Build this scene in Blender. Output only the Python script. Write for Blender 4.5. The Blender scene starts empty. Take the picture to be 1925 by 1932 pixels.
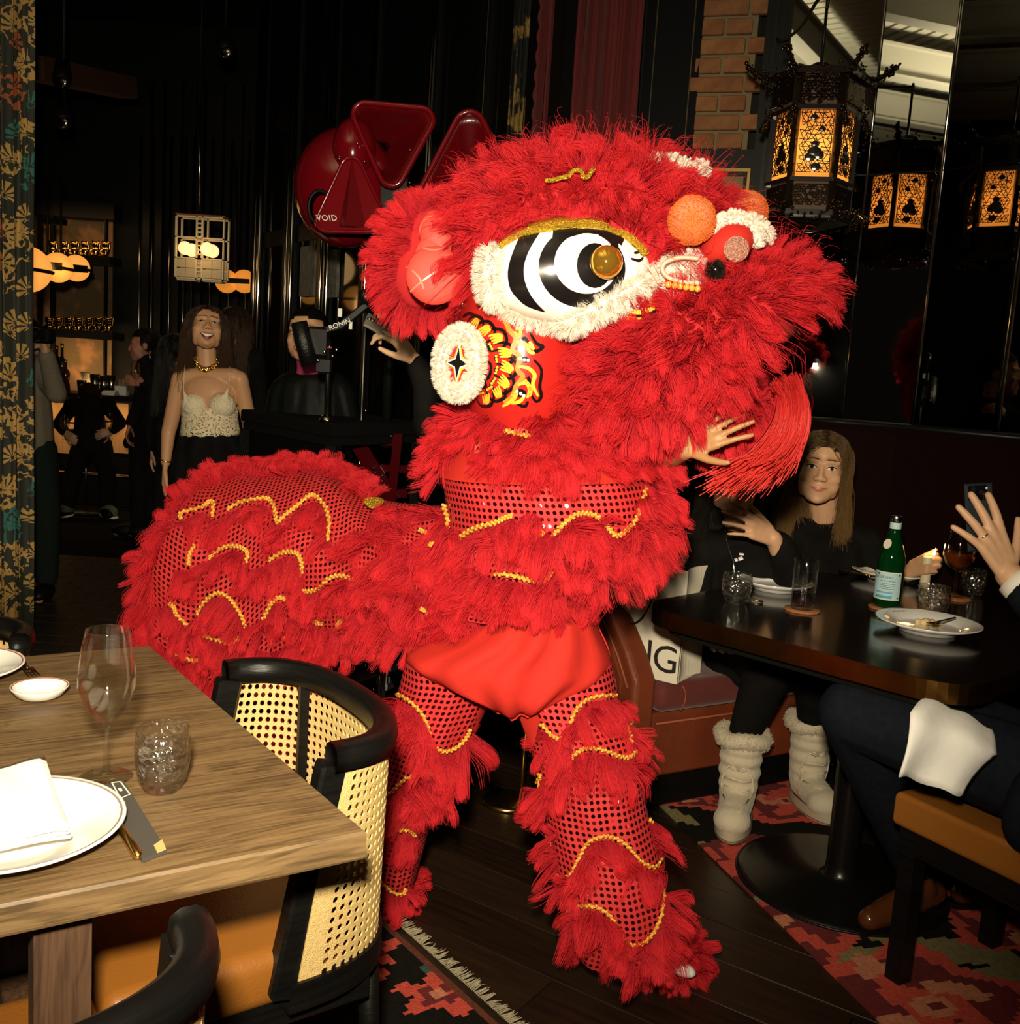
import bpy, bmesh, math, random
import numpy as np
from mathutils import Vector as V, Matrix, Quaternion
from mathutils.bvhtree import BVHTree
from mathutils.kdtree import KDTree
random.seed(7); RNG = np.random.default_rng(7)
SC = bpy.context.scene; COL = SC.collection
PI = math.pi
# ------------------------------------------------------------ camera
CF = 1900.0; CH = 1.38; CP = math.radians(7.8); CR = math.radians(3.7)
_R0 = V((1,0,0)); _U0 = V((0,math.sin(CP),math.cos(CP))); CFW = V((0,math.cos(CP),-math.sin(CP)))
CRV = _R0*math.cos(CR)+_U0*math.sin(CR); CUV = _U0*math.cos(CR)-_R0*math.sin(CR)
CAM = V((0,0,CH))
cd = bpy.data.cameras.new('camera'); co = bpy.data.objects.new('camera', cd); COL.objects.link(co)
cd.sensor_fit = 'HORIZONTAL'; cd.sensor_width = 36; cd.lens = 36*CF/1925; cd.clip_start = .02
co.matrix_world = Matrix(((CRV.x,CUV.x,-CFW.x,0),(CRV.y,CUV.y,-CFW.y,0),(CRV.z,CUV.z,-CFW.z,CH),(0,0,0,1)))
SC.camera = co
# ------------------------------------------------------------ world, flash, exposure
w = bpy.data.worlds.new('world'); SC.world = w; w.use_nodes = True
w.node_tree.nodes['Background'].inputs[0].default_value = (1,.75,.5,1)
w.node_tree.nodes['Background'].inputs[1].default_value = .0035
ld = bpy.data.lights.new('camera_flash','SPOT'); ld.energy = 520; ld.color = (1,.86,.62); ld.shadow_soft_size = .055; ld.spot_size = math.radians(92); ld.spot_blend = 1.0
lo = bpy.data.objects.new('camera_flash', ld); lo.location = (-.06,-.02,1.63); COL.objects.link(lo)
lo.rotation_euler = (CFW-CRV*.13-CUV*.02).to_track_quat('-Z','Y').to_euler()
# added unseen fill light, brightening the deck that shows in the mirrors
ul = bpy.data.lights.new('deck_fill_light','SPOT'); ul.energy = 330; ul.color = (1,.88,.62); ul.spot_size = math.radians(150); ul.spot_blend = .6; ul.shadow_soft_size = .2
uo = bpy.data.objects.new('deck_fill_light', ul); uo.location = (-1.4,.4,2.9); uo.rotation_euler = (math.pi,0,0); COL.objects.link(uo)
SC.view_settings.view_transform = 'Standard'; SC.view_settings.look = 'None'
SC.view_settings.exposure = 0; SC.view_settings.gamma = 1; SC.view_settings.use_curve_mapping = False
try:
    SC.cycles.max_bounces = 8; SC.cycles.transparent_max_bounces = 24; SC.cycles.transmission_bounces = 8; SC.cycles.glossy_bounces = 4; SC.cycles.caustics_reflective = False; SC.cycles.caustics_refractive = False; SC.cycles.sample_clamp_indirect = 4
except Exception: pass
# ------------------------------------------------------------ pixel helpers (photo pixels to rays of the camera above)
def ray(px,py): return CFW + CRV*((px-962.5)/CF) - CUV*((py-966)/CF)
def at(px,py,Y):
    d = ray(px,py); return CAM + d*(Y/d.y)
def onz(px,py,z):
    d = ray(px,py); return CAM + d*((z-CH)/d.z)
def proj(p):
    q = V(p)-CAM; z = q.dot(CFW); return (962.5+CF*q.dot(CRV)/z, 966-CF*q.dot(CUV)/z)
def onplane(px,py,n,D):
    d = ray(px,py); n = V(n); return CAM + d*((D-n.dot(CAM))/n.dot(d))
# ------------------------------------------------------------ materials
def mat(name, col=(.5,.5,.5), rough=.5, metal=0, col2=None, scale=20, stretch=None, bump=0, bscale=None, emit=None, estr=0, trans=0, ior=1.45, sheen=0, coat=0, spec=None, detail=4, lo=.35, hi=.65, alpha=None, uv=False):
    m = bpy.data.materials.new(name); m.use_nodes = True
    nt = m.node_tree; b = nt.nodes['Principled BSDF']; I = b.inputs
    I['Base Color'].default_value = (*col,1); I['Roughness'].default_value = rough; I['Metallic'].default_value = metal
    I['IOR'].default_value = ior
    if trans: I['Transmission Weight'].default_value = trans
    if sheen: I['Sheen Weight'].default_value = sheen
    if coat: I['Coat Weight'].default_value = coat; I['Coat Roughness'].default_value = .08
    if spec is None and not metal and rough>.55 and max(col)<.05: spec=.10
    if spec is not None: I['Specular IOR Level'].default_value = spec
    if emit: I['Emission Color'].default_value = (*emit,1); I['Emission Strength'].default_value = estr
    if alpha is not None: I['Alpha'].default_value = alpha
    if col2 or bump:
        tc = nt.nodes.new('ShaderNodeTexCoord'); mp = nt.nodes.new('ShaderNodeMapping')
        nt.links.new(tc.outputs['UV' if uv else 'Object'], mp.inputs[0])
        if stretch: mp.inputs['Scale'].default_value = stretch
        def noise(s):
            n = nt.nodes.new('ShaderNodeTexNoise'); n.inputs['Scale'].default_value = s; n.inputs['Detail'].default_value = detail
            nt.links.new(mp.outputs[0], n.inputs['Vector']); return n
        if col2:
            n = noise(scale); r = nt.nodes.new('ShaderNodeValToRGB')
            r.color_ramp.elements[0].position = lo; r.color_ramp.elements[1].position = hi
            r.color_ramp.elements[0].color = (*col,1); r.color_ramp.elements[1].color = (*col2,1)
            nt.links.new(n.outputs['Fac'], r.inputs[0]); nt.links.new(r.outputs[0], I['Base Color'])
        if bump:
            n = noise(bscale or scale*3); bm = nt.nodes.new('ShaderNodeBump'); bm.inputs['Strength'].default_value = bump; bm.inputs['Distance'].default_value = .01
            nt.links.new(n.outputs['Fac'], bm.inputs['Height']); nt.links.new(bm.outputs[0], I['Normal'])
    return m
def nodes_of(m):
    return m.node_tree, m.node_tree.nodes['Principled BSDF'].inputs
def math_node(nt, op, a, b=None):
    n = nt.nodes.new('ShaderNodeMath'); n.operation = op
    for i,v in enumerate((a,b)):
        if v is None: continue
        if isinstance(v,(int,float)): n.inputs[i].default_value = v
        else: nt.links.new(v, n.inputs[i])
    return n.outputs[0]
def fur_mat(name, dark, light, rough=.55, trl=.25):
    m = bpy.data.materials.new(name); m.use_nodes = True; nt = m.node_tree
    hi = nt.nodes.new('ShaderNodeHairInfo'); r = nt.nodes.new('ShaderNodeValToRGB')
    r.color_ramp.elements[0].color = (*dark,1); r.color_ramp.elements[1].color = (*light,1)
    nt.links.new(math_node(nt,'ADD',math_node(nt,'MULTIPLY',hi.outputs['Random'],.45),math_node(nt,'MULTIPLY',hi.outputs['Intercept'],.6)), r.inputs[0])  # darker roots, deepened as painted shade between tufts; random tone per strand
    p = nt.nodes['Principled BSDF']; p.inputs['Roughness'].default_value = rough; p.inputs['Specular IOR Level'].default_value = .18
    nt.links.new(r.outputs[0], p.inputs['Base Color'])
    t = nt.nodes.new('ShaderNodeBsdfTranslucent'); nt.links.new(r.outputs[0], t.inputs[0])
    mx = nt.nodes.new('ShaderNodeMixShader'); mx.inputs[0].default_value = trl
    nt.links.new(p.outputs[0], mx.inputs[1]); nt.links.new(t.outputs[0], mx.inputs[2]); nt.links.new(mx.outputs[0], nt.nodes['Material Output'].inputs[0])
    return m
def glass_mat(name, col=(1,1,1), rough=0, ior=1.45, bump=0, bscale=40, refr=.10, tint=(.985,.985,.97), base=.045, gr=.03):
    # thin-walled glass: mostly clear, Fresnel reflections, a little refraction
    m = bpy.data.materials.new(name); m.use_nodes = True; nt = m.node_tree; N_ = nt.nodes.new
    t = N_('ShaderNodeBsdfTransparent'); t.inputs[0].default_value = (*[a*b for a,b in zip(col,tint)],1)
    g = N_('ShaderNodeBsdfGlass'); g.inputs['Color'].default_value = (*col,1); g.inputs['IOR'].default_value = 1.25
    r = N_('ShaderNodeBsdfGlossy'); r.inputs['Roughness'].default_value = gr
    f = N_('ShaderNodeLayerWeight'); f.inputs['Blend'].default_value = .5
    m1 = N_('ShaderNodeMixShader'); m1.inputs[0].default_value = refr; m2 = N_('ShaderNodeMixShader')
    nt.links.new(t.outputs[0],m1.inputs[1]); nt.links.new(g.outputs[0],m1.inputs[2]); nt.links.new(math_node(nt,'ADD',math_node(nt,'MULTIPLY',math_node(nt,'POWER',f.outputs['Facing'],3.5),.6),base),m2.inputs[0]); nt.links.new(m1.outputs[0],m2.inputs[1]); nt.links.new(r.outputs[0],m2.inputs[2])
    if bump:
        tc = N_('ShaderNodeTexCoord'); n = N_('ShaderNodeTexVoronoi'); n.inputs['Scale'].default_value = bscale
        b = N_('ShaderNodeBump'); b.inputs['Strength'].default_value = bump; b.inputs['Distance'].default_value = .006
        nt.links.new(tc.outputs['Object'], n.inputs['Vector']); nt.links.new(n.outputs['Distance'], b.inputs['Height'])
        for q in (g,r,f): nt.links.new(b.outputs[0], q.inputs['Normal'])
    nt.links.new(m2.outputs[0], nt.nodes['Material Output'].inputs[0])
    return m
# ------------------------------------------------------------ objects
def link(o, parent=None):
    COL.objects.link(o)
    if parent:
        o.parent = parent
    return o
def tag(o, label=None, cat=None, group=None, kind=None):
    for k,v in (('label',label),('category',cat),('group',group),('kind',kind)):
        if v: o[k] = v
    return o
EMPTIES = {}
def thing(name, label, cat, loc=(0,0,0), rz=0, group=None):
    o = bpy.data.objects.new(name, None); COL.objects.link(o); o.empty_display_size = .05
    o.location = loc; o.rotation_euler = (0,0,rz); tag(o,label,cat,group)
    return o
def wpar(o, parent):           # parent keeping world coordinates (parent unscaled, plain location/rotation)
    COL.objects.link(o); o.parent = parent
    o.matrix_parent_inverse = (Matrix.Translation(parent.location) @ parent.rotation_euler.to_matrix().to_4x4()).inverted()
    return o
class MB:
    def __init__(s): s.v=[]; s.f=[]; s.uv=[]; s.mi=[]; s.cur=0
    def add(s, vs, fs, uvs=None):
        o=len(s.v); s.v += [tuple(x) for x in vs]
        for f in fs: s.f.append(tuple(i+o for i in f)); s.mi.append(s.cur)
        s.uv += list(uvs) if uvs is not None else [(x[0],x[1]) for x in vs]
        return s
    def box(s, c, d, rz=0, M=None, bev=0):
        x,y,z = d[0]/2,d[1]/2,d[2]/2
        if bev:
            b=min(bev,x*.9,y*.9,z*.9); pts=[]; 
            for sz in (-1,1):
                for (ix,iz) in ((b,0),(0,b)) if sz<0 else ((0,b),(b,0)):
                    zz = sz*(z-iz)
                    for sx,sy in ((-1,-1),(1,-1),(1,1),(-1,1)): pts.append((sx*(x-ix),sy*(y-ix),zz))
            fs=[(3,2,1,0)]
            for k in range(3):
                for i in range(4): j=(i+1)%4; fs.append((k*4+i,k*4+j,k*4+4+j,k*4+4+i))
            fs.append((12,13,14,15))
        else:
            pts=[(i*x,j*y,k*z) for k in (-1,1) for i,j in ((-1,-1),(1,-1),(1,1),(-1,1))]
            fs=[(3,2,1,0),(4,5,6,7)]+[(i,(i+1)%4,4+(i+1)%4,4+i) for i in range(4)]
        R = M if M else Matrix.Rotation(rz,3,'Z')
        return s.add([R@V(p)+V(c) for p in pts], fs, [(p[0],p[1]) for p in pts])
    def bar(s, a, b, wd, th, up=(0,0,1), bev=0):
        a=V(a); b=V(b); d=(b-a); L=d.length; d.normalize(); u=V(up); u=(u-d*u.dot(d))
        if u.length<1e-4: u=V((1,0,0))-d*d.x
        u.normalize(); x=d.cross(u)
        return s.box((a+b)/2,(L,wd,th),M=Matrix((d,-x,u)).transposed(),bev=bev)
    def tube(s, pts, r, n=8, cap=True, closed=False):
        pts=[V(p) for p in pts]; k=len(pts); rr = r if hasattr(r,'__len__') else [r]*k
        o=[]; prev=None
        for i,p in enumerate(pts):
            if closed: t=(pts[(i+1)%k]-pts[i-1])
            else: t=(pts[min(i+1,k-1)]-pts[max(i-1,0)])
            t = t.normalized() if t.length>1e-9 else V((0,0,1))
            if prev is None:
                u = V((0,0,1)) if abs(t.z)<.9 else V((1,0,0))
            else: u = prev
            u=(u-t*u.dot(t)).normalized(); prev=u; w_=t.cross(u)
            for j in range(n):
                a=2*PI*j/n; o.append(p+(u*math.cos(a)+w_*math.sin(a))*rr[i])
        fs=[]
        for i in range(k if closed else k-1):
            i2=(i+1)%k
            for j in range(n): fs.append((i*n+j,i*n+(j+1)%n,i2*n+(j+1)%n,i2*n+j))
        if cap and not closed: fs += [tuple(range(n))[::-1], tuple((k-1)*n+j for j in range(n))]
        return s.add(o,fs)
    def lathe(s, prof, n=32, c=(0,0,0), M=None, a0=0, a1=2*PI):
        full = abs(a1-a0-2*PI)<1e-6; m = n if full else n+1; o=[]; uv=[]
        for r,z in prof:
            for j in range(m):
                a=a0+(a1-a0)*j/n; p=V((r*math.cos(a),r*math.sin(a),z)); uv.append((a*max(r,.001),z))
                o.append((M@p if M else p)+V(c))
        fs=[]
        for i in range(len(prof)-1):
            for j in range(n):
                j2=(j+1)%m; q=(i*m+j,i*m+j2,(i+1)*m+j2,(i+1)*m+j); fs.append(q)
        return s.add(o,fs,uv)
    def ell(s, c, r, n=20, k=12, M=None):
        r = r if hasattr(r,'__len__') else (r,r,r); o=[V((0,0,-1))]
        for i in range(1,k):
            t=-PI/2+PI*i/k
            for j in range(n): a=2*PI*j/n; o.append(V((math.cos(t)*math.cos(a),math.cos(t)*math.sin(a),math.sin(t))))
        o.append(V((0,0,1))); fs=[]
        for j in range(n): fs.append((0,1+(j+1)%n,1+j))
        for i in range(k-2):
            for j in range(n): fs.append((1+i*n+j,1+i*n+(j+1)%n,1+(i+1)*n+(j+1)%n,1+(i+1)*n+j))
        t=1+(k-2)*n; L=len(o)-1
        for j in range(n): fs.append((t+j,t+(j+1)%n,L))
        pts=[V((p.x*r[0],p.y*r[1],p.z*r[2])) for p in o]
        return s.add([(M@p if M else p)+V(c) for p in pts],fs)
    def prism(s, poly, off):       # polygon (3D points, planar) extruded by vector off
        n=len(poly); off=V(off); a=[V(p) for p in poly]
        return s.add(a+[p+off for p in a],[tuple(range(n))[::-1],tuple(range(n,2*n))]+[(i,(i+1)%n,n+(i+1)%n,n+i) for i in range(n)])
    def grid(s, P, uv=None, wrap=False):   # P[i][j] points
        h=len(P); wd=len(P[0]); o=[p for row in P for p in row]; fs=[]
        for i in range(h-1):
            for j in range(wd if wrap else wd-1):
                j2=(j+1)%wd; fs.append((i*wd+j,i*wd+j2,(i+1)*wd+j2,(i+1)*wd+j))
        return s.add(o,fs,[u for row in uv for u in row] if uv else None)
    def mesh(s, name, mats, smooth=True):
        me=bpy.data.meshes.new(name); me.from_pydata(s.v,[],s.f)
        for m in (mats if isinstance(mats,(list,tuple)) else [mats]): me.materials.append(m)
        if any(s.mi): me.polygons.foreach_set('material_index', s.mi)
        uvl=me.uv_layers.new(name='UVMap'); li=np.zeros(len(me.loops),dtype=np.int32); me.loops.foreach_get('vertex_index',li)
        uvl.data.foreach_set('uv', np.array(s.uv,dtype=np.float32)[li].ravel())
        if smooth: me.polygons.foreach_set('use_smooth',[True]*len(me.polygons))
        me.validate(); return me
    def build(s, name, mats, parent=None, smooth=True, world=True, sharp=None):
        o=bpy.data.objects.new(name, s.mesh(name,mats,smooth))
        if smooth and sharp is not None: o.data.set_sharp_from_angle(angle=math.radians(sharp))
        if parent is None: COL.objects.link(o)
        elif world and parent.type=='EMPTY': wpar(o,parent)
        else: link(o,parent)
        return o
    def bvh(s): return BVHTree.FromPolygons([V(v) for v in s.v], s.f)
def struct(name, mb, m, label=None, parent=None, smooth=False, cat=None):
    o=mb.build(name,m,parent,smooth); o['kind']='structure'
    if label: o['label']=label
    return o
def copy_tree(o, parent=None):
    c=o.copy(); COL.objects.link(c); c.parent=parent
    for ch in list(o.children): copy_tree(ch,c)
    return c
def cast(bv, px, py, off=0):
    d=ray(px,py).normalized(); h=bv.ray_cast(CAM,d)
    if h[0] is None:                       # nearest point of the surface to that ray
        best=None
        for k in range(60):
            p=CAM+d*(1.2+k*.14); q=bv.find_nearest(p)
            if q[0] is not None and (best is None or q[3]<best[3]): best=q
        h=best; n=h[1]
    else: n=h[1]
    if n.dot(d)>0: n=-n
    return h[0]+n*off, n
def smooth_line(pts, n=6, closed=False):
    P=[V(p) if len(p)>2 else V((p[0],p[1],0)) for p in pts]; k=len(P); o=[]
    for i in range(k if closed else k-1):
        p0=P[i-1] if (closed or i>0) else P[0]; p1=P[i]; p2=P[(i+1)%k]; p3=P[(i+2)%k] if (closed or i+2<k) else P[-1]
        for j in range(n):
            t=j/n; o.append(.5*((2*p1)+(p2-p0)*t+(2*p0-5*p1+4*p2-p3)*t*t+(3*p1-p0-3*p2+p3)*t**3))
    if not closed: o.append(P[-1])
    return o
def ellipse_px(cx,cy,rx,ry,n=24,rot=0,a0=0,a1=360):
    c,s_=math.cos(math.radians(rot)),math.sin(math.radians(rot)); o=[]
    for i in range(n+1):
        a=math.radians(a0+(a1-a0)*i/n); x,y=rx*math.cos(a),ry*math.sin(a); o.append((cx+x*c-y*s_,cy+x*s_+y*c))
    return o
def resample(pts,n):
    P=[V((p[0],p[1],0)) for p in pts]; L=[0]
    for a,b in zip(P,P[1:]): L.append(L[-1]+(b-a).length)
    o=[]; j=0
    for i in range(n):
        t=L[-1]*i/(n-1)
        while j<len(P)-2 and L[j+1]<t: j+=1
        f=(t-L[j])/max(L[j+1]-L[j],1e-9); q=P[j].lerp(P[j+1],min(max(f,0),1)); o.append((q.x,q.y))
    return o
def band(mb, bv, A, B, n=16, m=3, off=.002):    # patch between two lines, laid on a surface
    A=resample(A,n); B=resample(B,n); P=[]; U=[]
    for a,b in zip(A,B):
        P.append([cast(bv,a[0]+(b[0]-a[0])*j/m,a[1]+(b[1]-a[1])*j/m,off)[0] for j in range(m+1)])
    return mb.grid(P)
def disc_px(mb,bv,cx,cy,rx,ry,off=.002,n=20,rings=3,rot=0):
    c=cast(bv,cx,cy,off)[0]; pts=[c]; fs=[]
    for k in range(1,rings+1):
        for p in ellipse_px(cx,cy,rx*k/rings,ry*k/rings,n,rot)[:n]: pts.append(cast(bv,p[0],p[1],off)[0])
    for j in range(n): fs.append((0,1+j,1+(j+1)%n))
    for k in range(rings-1):
        for j in range(n): a=1+k*n; fs.append((a+j,a+n+j,a+n+(j+1)%n,a+(j+1)%n))
    return mb.add(pts,fs)
def stroke(mb,bv,pts,wd,off=.002,n=5,taper=True):   # painted line lying on a surface
    L=smooth_line(pts,n); k=len(L); P=[]
    for i,q in enumerate(L):
        p,nn=cast(bv,q.x,q.y,off); a=L[max(i-1,0)]; b=L[min(i+1,k-1)]
        t=cast(bv,b.x,b.y,off)[0]-cast(bv,a.x,a.y,off)[0]; s_=t.cross(nn)
        if s_.length<1e-9: s_=V((0,0,1))
        s_.normalize(); f=wd/2*((.25+.75*math.sin(PI*(i+.5)/k)**.5) if taper else 1); P.append([p-s_*f,p+s_*f])
    return mb.grid(P)
# ------------------------------------------------------------ fur: hair curves from roots, directions, lengths
def fur(name, Pn, Dn, L, m, parent=None, r=.0013, seg=5, grav=.35, clump=.55, csize=14, jit=.25, curl=.12, tipr=.25, stuff=True):
    Pn=np.asarray(Pn,dtype=np.float64); Dn=np.asarray(Dn,dtype=np.float64); N=len(Pn)
    L=np.broadcast_to(np.asarray(L,dtype=np.float64),(N,))*RNG.uniform(.75,1.2,N)
    Dn=Dn/np.maximum(np.linalg.norm(Dn,axis=1,keepdims=True),1e-9)
    nc=max(1,N//csize); ci=RNG.choice(N,nc,replace=False); kd=KDTree(nc)
    for i,c in enumerate(ci): kd.insert(Pn[c],i)
    kd.balance(); near=np.array([kd.find(p)[1] for p in Pn])
    cj=RNG.normal(0,jit,(nc,3)); Dc=Dn[ci]+cj
    D=Dn+cj[near]*.9+RNG.normal(0,jit*.35,(N,3)); D/=np.linalg.norm(D,axis=1,keepdims=True)
    Dc/=np.linalg.norm(Dc,axis=1,keepdims=True)
    cw=RNG.normal(0,curl,(nc,3))[near]; t=np.linspace(0,1,seg)
    pos=np.zeros((N,seg,3)); Lc=L[ci]
    for k,tt in enumerate(t):
        p=Pn+D*(L*tt)[:,None]+cw*(L*math.sin(tt*PI*.9)*tt)[:,None]; p[:,2]-=grav*L*tt*tt
        q=Pn[ci]+Dc*(Lc*tt)[:,None]; q[:,2]-=grav*Lc*tt*tt; q=q[near]+cw*(L*math.sin(tt*PI*.9)*tt)[:,None]
        f=clump*tt**1.3; pos[:,k]=p*(1-f)+q*f
    return curves(name,pos,r*np.linspace(1,tipr,seg)[None,:]*RNG.uniform(.7,1.2,(N,1)),m,parent,stuff)
def curves(name,pos,rad,m,parent=None,stuff=True):
    N,k=pos.shape[:2]; cu=bpy.data.hair_curves.new(name); cu.add_curves([k]*N)
    cu.attributes['position'].data.foreach_set('vector',pos.astype(np.float32).ravel())
    ra=cu.attributes.get('radius') or cu.attributes.new('radius','FLOAT','POINT')
    ra.data.foreach_set('value',np.broadcast_to(rad,(N,k)).astype(np.float32).ravel())
    cu.materials.append(m); o=bpy.data.objects.new(name,cu)
    if parent is None: COL.objects.link(o)
    elif parent.type=='EMPTY': wpar(o,parent)
    else: link(o,parent)
    if stuff: o['kind']='stuff'
    return o
def roots_on(mb, n, keep=None):            # area-weighted random points on a mesh builder
    vs=np.array([tuple(v) for v in mb.v]); T=[]
    for f in mb.f:
        for i in range(1,len(f)-1): T.append((f[0],f[i],f[i+1]))
    T=np.array(T); a=vs[T[:,0]]; b=vs[T[:,1]]; c=vs[T[:,2]]; cr=np.cross(b-a,c-a); ar=np.linalg.norm(cr,axis=1)
    ti=RNG.choice(len(T),n,p=ar/ar.sum()); u=RNG.random((n,1)); v=RNG.random((n,1)); fl=(u+v)>1; u=np.where(fl,1-u,u); v=np.where(fl,1-v,v)
    P=a[ti]*(1-u-v)+b[ti]*u+c[ti]*v; Nn=cr[ti]/np.maximum(ar[ti],1e-12)[:,None]
    return P,Nn
def px_of(P):
    q=np.asarray(P)-np.array(CAM); z=q@np.array(CFW); return np.stack([962.5+CF*(q@np.array(CRV))/z,966-CF*(q@np.array(CUV))/z],1)
def in_poly(pts,poly):
    x=pts[:,0]; y=pts[:,1]; ins=np.zeros(len(pts),bool); n=len(poly); j=n-1
    for i in range(n):
        xi,yi=poly[i]; xj,yj=poly[j]; c=((yi>y)!=(yj>y))&(x<(xj-xi)*(y-yi)/((yj-yi) or 1e-9)+xi); ins^=c; j=i
    return ins
# ------------------------------------------------------------ bodies: tapered bones fused into one skin
def bone(mb,p0,r0,p1,r1,n=12):
    p0=V(p0); p1=V(p1); d=p1-p0; L=d.length
    k=max(2,min(10,int(L/max(min(r0,r1),.004))+1)); pts=[p0+d*(i/k) for i in range(k+1)]; rr=[r0+(r1-r0)*i/k for i in range(k+1)]
    dn=d.normalized() if L>1e-6 else V((0,0,1))
    h0=[(p0-dn*r0*math.cos(a),r0*math.sin(a)) for a in (.25,.7,1.1)]; h1=[(p1+dn*r1*math.cos(a),r1*math.sin(a)) for a in (1.1,.7,.25)]
    mb.tube([q[0] for q in h0]+pts+[q[0] for q in h1],[q[1] for q in h0]+rr+[q[1] for q in h1],n)
def fuse(mb, name, m, parent=None, vox=.006, smooth=6, dec=None):
    me=mb.mesh(name,m); o=bpy.data.objects.new(name,me); COL.objects.link(o)
    r=o.modifiers.new('r','REMESH'); r.mode='VOXEL'; r.voxel_size=vox; r.use_smooth_shade=True
    s_=o.modifiers.new('s','SMOOTH'); s_.iterations=smooth; s_.factor=.5
    if dec: d=o.modifiers.new('d','DECIMATE'); d.ratio=dec
    dg=bpy.context.evaluated_depsgraph_get(); ev=o.evaluated_get(dg); nm=bpy.data.meshes.new_from_object(ev)
    o.modifiers.clear(); o.data=nm; bpy.data.meshes.remove(me); nm.name=name
    if not nm.materials: nm.materials.append(m)
    nm.polygons.foreach_set('use_smooth',[True]*len(nm.polygons))
    if parent:
        o.parent=parent
        if parent.type=='EMPTY': o.matrix_parent_inverse=(Matrix.Translation(parent.location)@parent.rotation_euler.to_matrix().to_4x4()).inverted()
    return o
def obj_bvh(o):
    me=o.data; return BVHTree.FromPolygons([v.co.copy() for v in me.vertices],[tuple(p.vertices) for p in me.polygons])
def text(s, name, M4, size, m, parent=None, ext=.0006, shear=0, space=1):
    c=bpy.data.curves.new(name,'FONT'); c.body=s; c.size=size; c.extrude=ext; c.align_x='CENTER'; c.align_y='CENTER'; c.shear=shear; c.space_character=space; c.resolution_u=3
    o=bpy.data.objects.new(name,c); COL.objects.link(o)
    dg=bpy.context.evaluated_depsgraph_get(); me=bpy.data.meshes.new_from_object(o.evaluated_get(dg)); bpy.data.objects.remove(o)
    me.transform(M4); me.materials.clear(); me.materials.append(m); me.name=name
    o=bpy.data.objects.new(name,me)
    if parent is None: COL.objects.link(o)
    elif parent.type=='EMPTY': wpar(o,parent)
    else: link(o,parent)
    return o
def frame(o,x,z):           # 4x4: text plane with x right, z out of the plane
    x=V(x).normalized(); z=V(z); z=(z-x*z.dot(x)).normalized(); y=z.cross(x); return Matrix(((x.x,y.x,z.x,o[0]),(x.y,y.y,z.y,o[1]),(x.z,y.z,z.z,o[2]),(0,0,0,1)))
# ------------------------------------------------------------ shared materials
BLACK=mat('black_paint',(.0025,.0025,.0022),.5,spec=.25); CHROME=mat('chrome',(.62,.58,.5),.14,1); BRASS=mat('brass',(.62,.40,.13),.25,1); GOLD=mat('gold',(.85,.55,.16),.25,1)
BWOOD=mat('black_wood',(.003,.003,.003),.36,spec=.3,col2=(.006,.0055,.005),scale=6,stretch=(1,1,18),bump=.15,bscale=30)
DKMETAL=mat('dark_metal',(.01,.011,.01),.4,.6); WHITE=mat('white',(.8,.78,.72),.4); STEEL=mat('steel',(.6,.6,.58),.2,1)
CLEAR=glass_mat('clear_glass'); HAMMER=glass_mat('hammered_glass',bump=.9,bscale=85,refr=.16,base=.10,gr=.10)
PORC=mat('porcelain',(.86,.84,.79),.15,coat=.4); SKIN=mat('skin',(.62,.36,.22),.5,col2=(.68,.41,.26),scale=30,spec=.35)
NAVY=mat('navy_cloth',(.006,.008,.013),.85,col2=(.009,.011,.017),scale=60); BLKCLOTH=mat('black_cloth',(.0045,.0042,.004),.9,col2=(.008,.0075,.007),scale=12)
# ============================================================ ROOM
FLOORM=mat('plank_brown',(.012,.006,.0035),.32,col2=(.022,.011,.006),scale=4,stretch=(1,14,1),bump=.06,bscale=20)
FLOORM2=mat('plank_brown_lighter',(.018,.009,.005),.36,col2=(.028,.014,.007),scale=4,stretch=(1,14,1),bump=.06,bscale=20)
TILEM=mat('tile_dark',(.010,.007,.005),.5,col2=(.016,.011,.007),scale=3); GROUT=mat('grout',(.005,.004,.003),.9)
WALLM=mat('wall_dark_green',(.0025,.0032,.0026),.6,spec=.2); CEILM=mat('ceiling_black',(.002,.002,.002),.9,spec=.1)
DECKM=mat('deck_grey',(.45,.43,.36),.6); MIRM=mat('mirror_glass',(.62,.62,.57),.015,1)
BRICKM=[mat('brick_a',(.23,.095,.034),.9,col2=(.17,.065,.024),scale=25,bump=.4,bscale=60),mat('brick_b',(.27,.12,.045),.9,col2=(.20,.08,.03),scale=25,bump=.4,bscale=60),mat('brick_c',(.18,.075,.03),.9,col2=(.23,.10,.04),scale=25,bump=.4,bscale=60)]
MORTAR=mat('mortar',(.17,.135,.07),.95,bump=.3,scale=20); DKGLASS=mat('dark_window_glass',(.004,.004,.004),.05,spec=.6)
floor=MB(); floor.box((0,4,-.06),(14,16,.1)); floor=struct('floor',floor,GROUT,'dark floor of brown wood planks with small dark tiles at the far left')
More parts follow.
